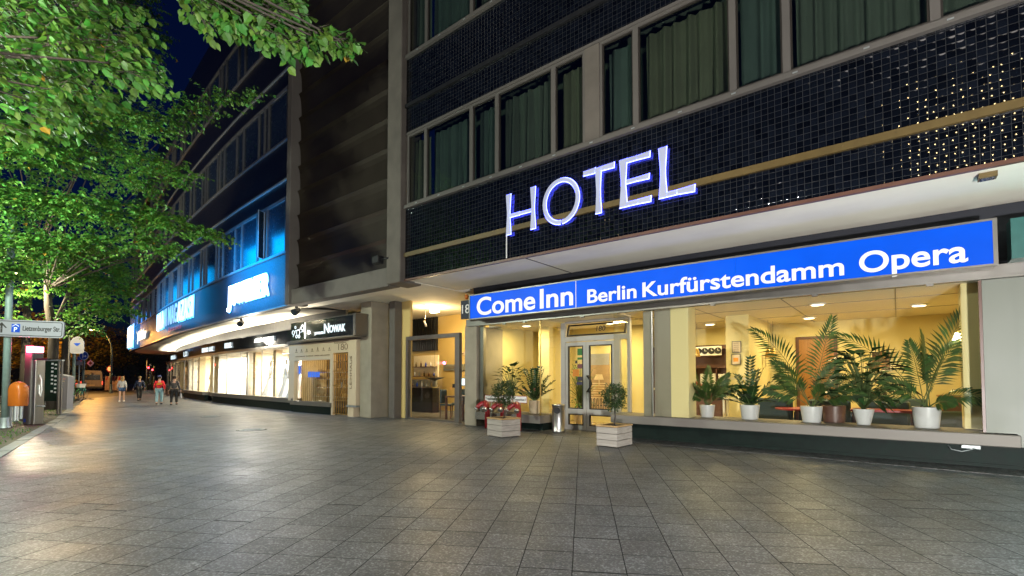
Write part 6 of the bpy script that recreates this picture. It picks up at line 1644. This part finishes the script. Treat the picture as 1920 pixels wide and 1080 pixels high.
def person(x, y, rz, label, S, top, bottom, hair, shorts=False, cap=None, long_hair=False, print_col=None, bag=False, stride=.16, arm=0.0, female=False):
    o = thing('person', label, 'person', (x, y, 0), rz); o.scale = (S, S, S)
    sk = M['skin']; w = .9 if female else 1.0; a = stride
    hip, ch, nk = (0, 0, .95), (0, .01, 1.30), (0, .0, 1.48)
    legs = [[(0, 0, .95), (s*.10, 0, .90), (s*.11, s*a*.55, .50), (s*.11, s*a*(1.1 if s > 0 else 1.35), .10)] for s in (-1, 1)]
    foot = [[l[-1], (l[-1][0], l[-1][1]+.04, .05), (l[-1][0]+.005, l[-1][1]+.17, .035)] for l in legs]
    arms = [[ch, (s*.19*w, .0, 1.40), (s*.25*w, -s*a*.35-.02, 1.12), (s*.26*w+arm*s, -s*a*.5+.10, .88)] for s in (-1, 1)]
    hands = []
    for s, A in zip((-1, 1), arms):
        h_ = A[-1]; q = (h_[0], h_[1]+.03, h_[2]-.08); hands.append(([h_, q], [.028, .034]))
        for f in range(4):
            b0 = (q[0]+.002*s, q[1]-.03+f*.02, q[2]-.03); hands.append(([q, b0, (b0[0], b0[1]+.012, b0[2]-.05-.008*(f in (1, 2))), (b0[0]-.012*s, b0[1]+.02, b0[2]-.075-.008*(f in (1, 2)))], [.03, .009, .008, .007]))
        hands.append(([(h_[0], h_[1]+.02, h_[2]-.05), (h_[0]-.02*s, h_[1]+.055, h_[2]-.09), (h_[0]-.03*s, h_[1]+.06, h_[2]-.13)], [.018, .010, .008]))
    body = [([hip, (0, 0, 1.08), ch, nk, (0, .01, 1.56), (0, .02, 1.65), (0, .015, 1.74)], [(.14, .11), (.12*w, .095), (.15*w, .11), .052, .07, (.082, .10), .06])]
    for l, f in zip(legs, foot):
        body.append((l, [.14, .095, .062, .045])); body.append((f, [.045, .045, .03]))
    for A in arms: body.append((A, [.12, .062, .043, .03]))
    body += hands
    bd = skin_mesh('body', body, sk, o, 1)
    # face on the +y side: nose, eyes, mouth, ears
    m = MB(); m.loft([[(-.012, .115, 1.665), (.012, .115, 1.665), (.012, .10, 1.61), (-.012, .10, 1.61)], [(-.006, .125, 1.65), (.006, .125, 1.65), (.008, .14, 1.62), (-.008, .14, 1.62)]]); m.build('nose', sk, o)
    for s in (-1, 1):
        m = MB(); m.lathe([(.011, 0), (.008, .006)], (s*.033, .103, 1.665), n=8); m.build('eye', M['black'], o)
        m = MB(); m.tube([(s*.082, .0, 1.62), (s*.094, -.01, 1.65), (s*.088, -.012, 1.69)], [.012, .018, .01], 6); m.build('ear', sk, o)
    m = MB(); m.box(-.022, .10, 1.578, .022, .108, 1.586); m.build('mouth', M['red_paint'], o)
    # hair
    m = MB(); rings = []
    for zz, r in ((1.60 if not long_hair else 1.42, .092), (1.66, .104), (1.72, .102), (1.765, .075), (1.79, .02)):
        ring = []
        for i in range(16):
            an = 2*math.pi*i/16; rr = r*(1+.06*math.sin(5*an+zz*30)); yy = rr*1.15*math.sin(an)
            if zz < 1.71 and yy > .035: yy = .035+(yy-.035)*.1
            ring.append((rr*math.cos(an), yy+.005, zz))
        rings.append(ring)
    m.loft(rings, smooth=True); m.build('hair', hair, o)
    # clothes: slightly larger skins
    tp = [([(0, 0, .93), (0, 0, 1.08), ch, (0, .0, 1.45)], [(.165, .135), (.145*w, .12), (.178*w, .135), .075])]
    for A in arms: tp.append((A[:3] + [tuple(A[2][k]+(A[3][k]-A[2][k])*.85 for k in range(3))], [.13, .082, .064, .05]))
    t_ = skin_mesh('top', tp, top, o, 1)
    bt = []
    for s, l in zip((-1, 1), legs):
        if shorts: bt.append(([(0, 0, .97), l[1], tuple(l[1][k]+(l[2][k]-l[1][k])*.55 for k in range(3))], [.165, .125, .11]))
        else: bt.append(([(0, 0, .97), l[1], l[2], tuple(l[2][k]+(l[3][k]-l[2][k])*.95 for k in range(3))], [.16, .115, .085, .07]))
    skin_mesh('shorts' if shorts else 'trousers', bt, bottom, o, 1)
    for f in foot:
        m = MB(); fx, fy = f[0][0], f[0][1]; m.bbox(fx-.05, fy-.07, 0, fx+.05, fy+.19, .085, .02); m.build('shoe', M['white'] if shorts else M['black'], o)
    if cap:
        m = MB(); m.lathe([(.112, 1.70), (.115, 1.73), (.10, 1.79), (.05, 1.825), (.01, 1.83)], n=16); m.prism([(-.08, 1.71), (.08, 1.71), (.08, 1.722), (-.08, 1.722)], .08, .2); m.build('cap', cap, o)
    if print_col:
        tm = text_mb('SPORT', .07, .26, .004, .006) if False else None
        m = MB()
        for i in range(5): m.box(-.13+i*.055, -.150, 1.22+.006*i, -.085+i*.055, -.144, 1.285+.006*i)
        m.build('back_print', print_col, t_)
    if bag:
        b_ = thing('carrier_bag', 'pale carrier bag held by the walker in dark grey', 'bag', (x, y, 0), rz); b_.scale = (S, S, S)
        A = arms[1][-1]; m = MB()
        m.loft([[(A[0]-.03, A[1]-.10, A[2]-.48), (A[0]+.05, A[1]-.10, A[2]-.48), (A[0]+.05, A[1]+.16, A[2]-.48), (A[0]-.03, A[1]+.16, A[2]-.48)], [(A[0]-.02, A[1]-.13, A[2]-.2), (A[0]+.03, A[1]-.13, A[2]-.2), (A[0]+.03, A[1]+.19, A[2]-.2), (A[0]-.02, A[1]+.19, A[2]-.2)]]); m.build('bag', M['sign_face'], b_)
        m = MB(); m.tube([(A[0]+.005, A[1]-.08, A[2]-.2), (A[0]+.005, A[1]+.03, A[2]-.11), (A[0]+.005, A[1]+.14, A[2]-.2)], .008, 5); m.build('handle', M['sign_face'], b_)
    return o
cl = lambda n, c: mat(n, c, .85, var=.1, scale=12)
hair_b, hair_d = cl('blond_hair', (.42, .28, .13)), cl('dark_hair', (.03, .02, .015))
away = RAD(75)
p = on_z(228, 753); person(p.x, p.y, away, 'blond walker in a white top and blue denim shorts', .85, cl('white_knit', (.62, .60, .58)), cl('blue_denim', (.04, .09, .20)), hair_b, shorts=True, long_hair=True, female=True)
p = on_z(261, 751); person(p.x, p.y, away+.25, 'walker in a navy top and black trousers', .86, cl('navy_shirt', (.02, .03, .07)), cl('black_cloth', (.012, .012, .014)), hair_b, arm=.06, stride=.2)
p = on_z(298, 758); person(p.x, p.y, away-.1, 'walker in a red hoodie with yellow back print and light jeans', .86, cl('red_hoodie', (.55, .02, .03)), cl('light_jeans', (.22, .36, .42)), hair_d, cap=cl('navy_cap', (.02, .03, .1)), print_col=cl('yellow_print', (.75, .45, .03)), stride=.12)
p = on_z(326, 759); person(p.x, p.y, away-.2, 'walker in a dark grey jacket carrying a pale bag', .85, cl('grey_jacket', (.06, .055, .055)), cl('black_trousers', (.015, .014, .014)), hair_d, bag=True, arm=.08, stride=.14)
# ------------------------------------------------------------------ trees
def heart(mb, p, d, up, L, W, fold=.22):
    side = d.cross(up).normalized(); u = side.cross(d)
    b = p; m_ = p+d*L*.5-u*L*.03; t = p+d*L-u*L*.12
    l1, r1 = p+d*L*.10+side*W*.40+u*fold*W*.3, p+d*L*.10-side*W*.40+u*fold*W*.3
    l2, r2 = p+d*L*.52+side*W*.46+u*fold*W*.3, p+d*L*.52-side*W*.46+u*fold*W*.3
    mb.add([b, l1, l2, t, r2, r1, m_], [(0, 6, 2, 1), (6, 3, 2), (0, 5, 4, 6), (6, 4, 3)])
def spray(mb, p, d, L, ls, near, drop=.35):
    """one leafy twig: flat, slightly drooping, leaves left and right"""
    d = d.normalized(); n = max(4, int(L/(ls*.55))); side = d.cross(Vector((0, 0, 1))).normalized()
    q = p.copy()
    for i in range(n):
        q = q + d*(L/n); d = (d+Vector((0, 0, -drop/n))).normalized()
        s = 1 if i % 2 else -1
        v = (side*s*random.uniform(.5, 1.1)+d*random.uniform(.3, .9)+Vector((0, 0, -random.uniform(.15, .95)))).normalized()
        up = (Vector((0, 0, 1))+Vector((random.gauss(0, .35), random.gauss(0, .35), 0))).normalized()
        l = ls*random.uniform(.65, 1.15)
        if near: heart(mb, q+v*ls*.15, v, up, l, l*.9)
        else: mb.leaf(q, v, up, l, l*.85, fold=.2, droop=.1)
def tree(label, base, trunk, rad, limbs, blobs, ls, near=False, mt='leaf_linden', group='lindens along the kerb', dens=1.0, twl=.55, flat_=.55, name='linden_tree', bark_parts=True):
    o = thing(name, label, 'tree', base, 0, group)
    B0 = Vector(base)
    m = MB(); m.tube(trunk, rad, 12)
    # root flare and knots
    m.build('trunk', M['bark'], o)
    top = Vector(trunk[-1]); lb = MB()
    for (a, b, r) in limbs:
        a, b = Vector(a)-B0*0, Vector(b)
        mid = (a+b)/2+Vector((random.gauss(0, .15), random.gauss(0, .15), .25)); lb.tube([a, mid, b], [r, r*.6, r*.22], 7)
    cr = MB()
    for (px, py, d, r) in blobs:
        c = at_depth(px, py, d)-B0
        # branch from the trunk to this clump
        t0 = Vector(trunk[-1]) if c.z > trunk[-1][2] else Vector(trunk[-2]).lerp(Vector(trunk[-1]), .7)
        if (c-t0).length > .6 and (near or random.random() < .45):
            mid = t0.lerp(c, .5)+Vector((random.gauss(0, .2), random.gauss(0, .2), .25))
            lb.tube([t0, mid, c], [min(.05, .010*(c-t0).length), .022 if not near else .02, .008], 6)
        out = (c-t0); out.z *= .3; out = out.normalized() if out.length > .01 else Vector((1, 0, 0))
        ns = int(dens*(17 if near else 78)*(r/twl)**2)+2
        for k in range(ns):
            v = Vector((random.gauss(0, 1), random.gauss(0, 1), random.gauss(0, 1))).normalized()*random.random()**.45
            p_ = c+Vector((v.x*r, v.y*r, v.z*r*flat_))
            dr = out*.8+Vector((v.x, v.y, v.z*.25))+Vector((random.gauss(0, .4), random.gauss(0, .4), random.gauss(.0, .15)))
            L = twl*random.uniform(.6, 1.1)
            if near: lb.tube([p_, p_+dr.normalized()*L*.9+Vector((0, 0, -.06*L))], [.005, .002], 3, cap=False)
            spray(cr, p_, dr, L, ls, near)
    lb.build('limbs', M['bark'], o); cr.build('crown', M[mt], o, recalc=False)
    return o
random.seed(11)
# nearest tree: its trunk stands left of the frame, two limbs reach in
tree('nearest linden whose large leaves hang into the upper left corner', (-9.6, -1.6, 0), [(0, 0, 0), (.02, .03, 1.2), (.0, .0, 2.6), (.1, .15, 4.6)], [.24, .19, .17, .13], [],
     [(-160, -60, 6.2, .9), (-60, 30, 6.0, .7), (40, 40, 6.0, .62), (30, 120, 6.0, .5), (120, 80, 5.9, .48), (180, 115, 5.9, .36), (225, 120, 5.8, .22), (60, 190, 6.1, .32), (130, 175, 6.1, .28), (0, 170, 6.2, .4), (70, -30, 6.1, .6), (150, 10, 6.2, .45), (205, 75, 6.0, .28), (15, 235, 6.3, .22)],
     .115, near=True, dens=2.1, twl=.42, flat_=.75)
tree('slender linden branch tree reaching over the pavement at the top of the picture', (-6.4, -3.6, 0), [(0, 0, 0), (.02, .02, 1.5), (.05, .1, 3.4), (.3, .5, 5.6)], [.2, .16, .14, .1], [],
     [(360, -10, 4.9, .22), (400, 10, 4.9, .24), (450, 20, 4.85, .23), (470, -60, 4.9, .4), (560, -90, 4.9, .3), (500, 50, 4.8, .2), (545, 65, 4.8, .17), (590, 70, 4.75, .14), (625, 75, 4.75, .10), (640, 78, 4.75, .06), (430, -30, 4.9, .3), (520, 20, 4.85, .16)],
     .098, near=True, dens=2.4, twl=.24, flat_=.6)
p = on_z(96, 768)
base = (p.x, p.y, 0)
tree('linden behind the notice case with a forked trunk and broad tiered crown', base, [(0, 0, 0), (-.05, .0, 1.5), (-.1, .02, 3.2), (-.35, -.15, 4.6), (-.55, -.2, 5.8)], [.24, .20, .18, .15, .11],
     [((-.2, 0, 3.6), (.5, .35, 6.2), .10)],
     [(40, 280, 11.5, .9), (-30, 360, 11.2, 1.0), (110, 300, 12, .8), (190, 270, 12.5, .7), (250, 300, 12.5, .55), (310, 220, 12.5, .42), (360, 205, 12.5, .36), (410, 190, 12.5, .28), (455, 180, 12.5, .17), (480, 175, 12.5, .09), (290, 250, 12.3, .4),
      (250, 345, 12.6, .5), (310, 325, 12.6, .38), (350, 328, 12.6, .2), (60, 380, 12, .8), (150, 390, 12, .7), (230, 400, 12.4, .6), (290, 410, 12.4, .5), (340, 430, 12.5, .42), (385, 438, 12.5, .25), (415, 445, 12.5, .13),
      (20, 450, 12.5, .7), (110, 460, 12.8, .7), (190, 450, 13, .5), (265, 455, 12.8, .45), (310, 470, 12.8, .28), (30, 510, 13.5, .5), (-40, 500, 13, .8), (-20, 240, 11, .8), (90, 230, 11.5, .6), (170, 210, 12, .5), (230, 225, 12, .4)],
     .10, dens=1.35, twl=.55, flat_=.5)
tree('taller linden farther back with cool bluish leaf tips against the night sky', (-33.5, 3.6, 0), [(0, 0, 0), (0, 0, 2), (.1, 0, 4.5), (.1, .1, 7)], [.2, .17, .15, .1], [],
     [(180, 30, 15, 1.1), (240, 40, 15, .7), (270, 75, 15, .35), (120, 90, 15, 1.2), (200, 120, 15, .9), (240, 150, 15, .6), (140, 190, 15.5, 1.0), (225, 210, 15.5, .7), (60, 150, 15.5, 1.2), (0, 100, 15.5, 1.3), (260, 100, 15, .25), (205, -30, 15, 1.0)],
     .115, dens=1.3, twl=.7, flat_=.6)
p = on_z(121, 752)
tree('linden with a dark trunk beside the round-topped sign', (p.x, p.y, 0), [(0, 0, 0), (-.05, 0, 1.6), (-.1, 0, 3.4), (-.1, .1, 5.0), (.1, .2, 7)], [.28, .22, .2, .17, .1], [((0, 0, 4.2), (1.2, .8, 6.0), .1)],
     [(140, 530, 22, 1.0), (40, 545, 23, .9), (190, 520, 20, 1.0), (210, 545, 20, .7), (225, 578, 20, .45), (180, 575, 20.5, .8), (128, 590, 24, .6), (20, 600, 23, .7), (150, 480, 20, 1.2), (220, 480, 20, .8), (80, 480, 20, 1.2), (150, 612, 22, .5), (236, 505, 20, .35)],
     .15, dens=1.15, twl=.8, flat_=.55)
# far trees
def far_tree(px, d, r, zc, label, mt='leaf_amber', n=2200, ls=.34):
    p = at_depth(px, 709, d)
    o = thing('street_tree', label, 'tree', (p.x, p.y, -.13), 0, 'trees beyond the crossing')
    m = MB(); m.tube([(0, 0, 0), (.1, 0, zc*.5), (0, .1, zc)], [.22, .17, .08], 8)
    for k in range(6): a = k*1.05; m.tube([(0, 0, zc*.55+k*.2), (r*.7*math.cos(a), r*.7*math.sin(a), zc+.2*k)], [.08, .02], 5)
    m.build('trunk', M['bark'], o)
    m = MB(); cl_ = [Vector((random.gauss(0, .5)*r, random.gauss(0, .5)*r, zc+random.gauss(0, .38)*r)) for _ in range(26)]
    for i in range(n):
        c = random.choice(cl_); v = Vector((random.gauss(0, 1), random.gauss(0, 1), random.gauss(0, .55)))*r*.17
        m.leaf(c+v, (random.gauss(0, 1), random.gauss(0, 1), random.gauss(-.3, .5)), (random.gauss(0, .4), random.gauss(0, .4), 1), ls*random.uniform(.6, 1.1), ls*.8)
    m.build('crown', M[mt], o, recalc=False)
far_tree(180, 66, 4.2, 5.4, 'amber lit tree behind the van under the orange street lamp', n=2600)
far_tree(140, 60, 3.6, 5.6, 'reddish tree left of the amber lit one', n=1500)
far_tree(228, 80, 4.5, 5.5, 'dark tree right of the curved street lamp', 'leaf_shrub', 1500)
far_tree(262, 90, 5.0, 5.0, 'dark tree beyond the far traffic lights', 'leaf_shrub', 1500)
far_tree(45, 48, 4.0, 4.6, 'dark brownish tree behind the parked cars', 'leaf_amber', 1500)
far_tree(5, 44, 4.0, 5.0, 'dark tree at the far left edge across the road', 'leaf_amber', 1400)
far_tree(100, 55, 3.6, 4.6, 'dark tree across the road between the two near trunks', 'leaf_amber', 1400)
# dark housefront across the far crossing
p = at_depth(190, 709, 130)
o = thing('far_house', 'dark far housefront closing the street beyond the crossing', 'building', (p.x, p.y, -.13), YAW)
m = MB(); m.box(-60, 0, 0, 40, 10, 9.5); m.build('wall', mat('dark_far_wall', (.05, .04, .035), .9, var=.3, scale=.3), o)
m = MB()
for i in range(24):
    for z in (1.5, 5.2): m.box(-58+i*4, -.05, z, -56.4+i*4, -.002, z+2.2)
m.build('window', M['glass_night'], o, kind='stuff')
m = MB(); m.prism_x([(-.4, 9.5), (10.4, 9.5), (5, 13.5)], -60, 40); m.build('roof', M['black'], o)
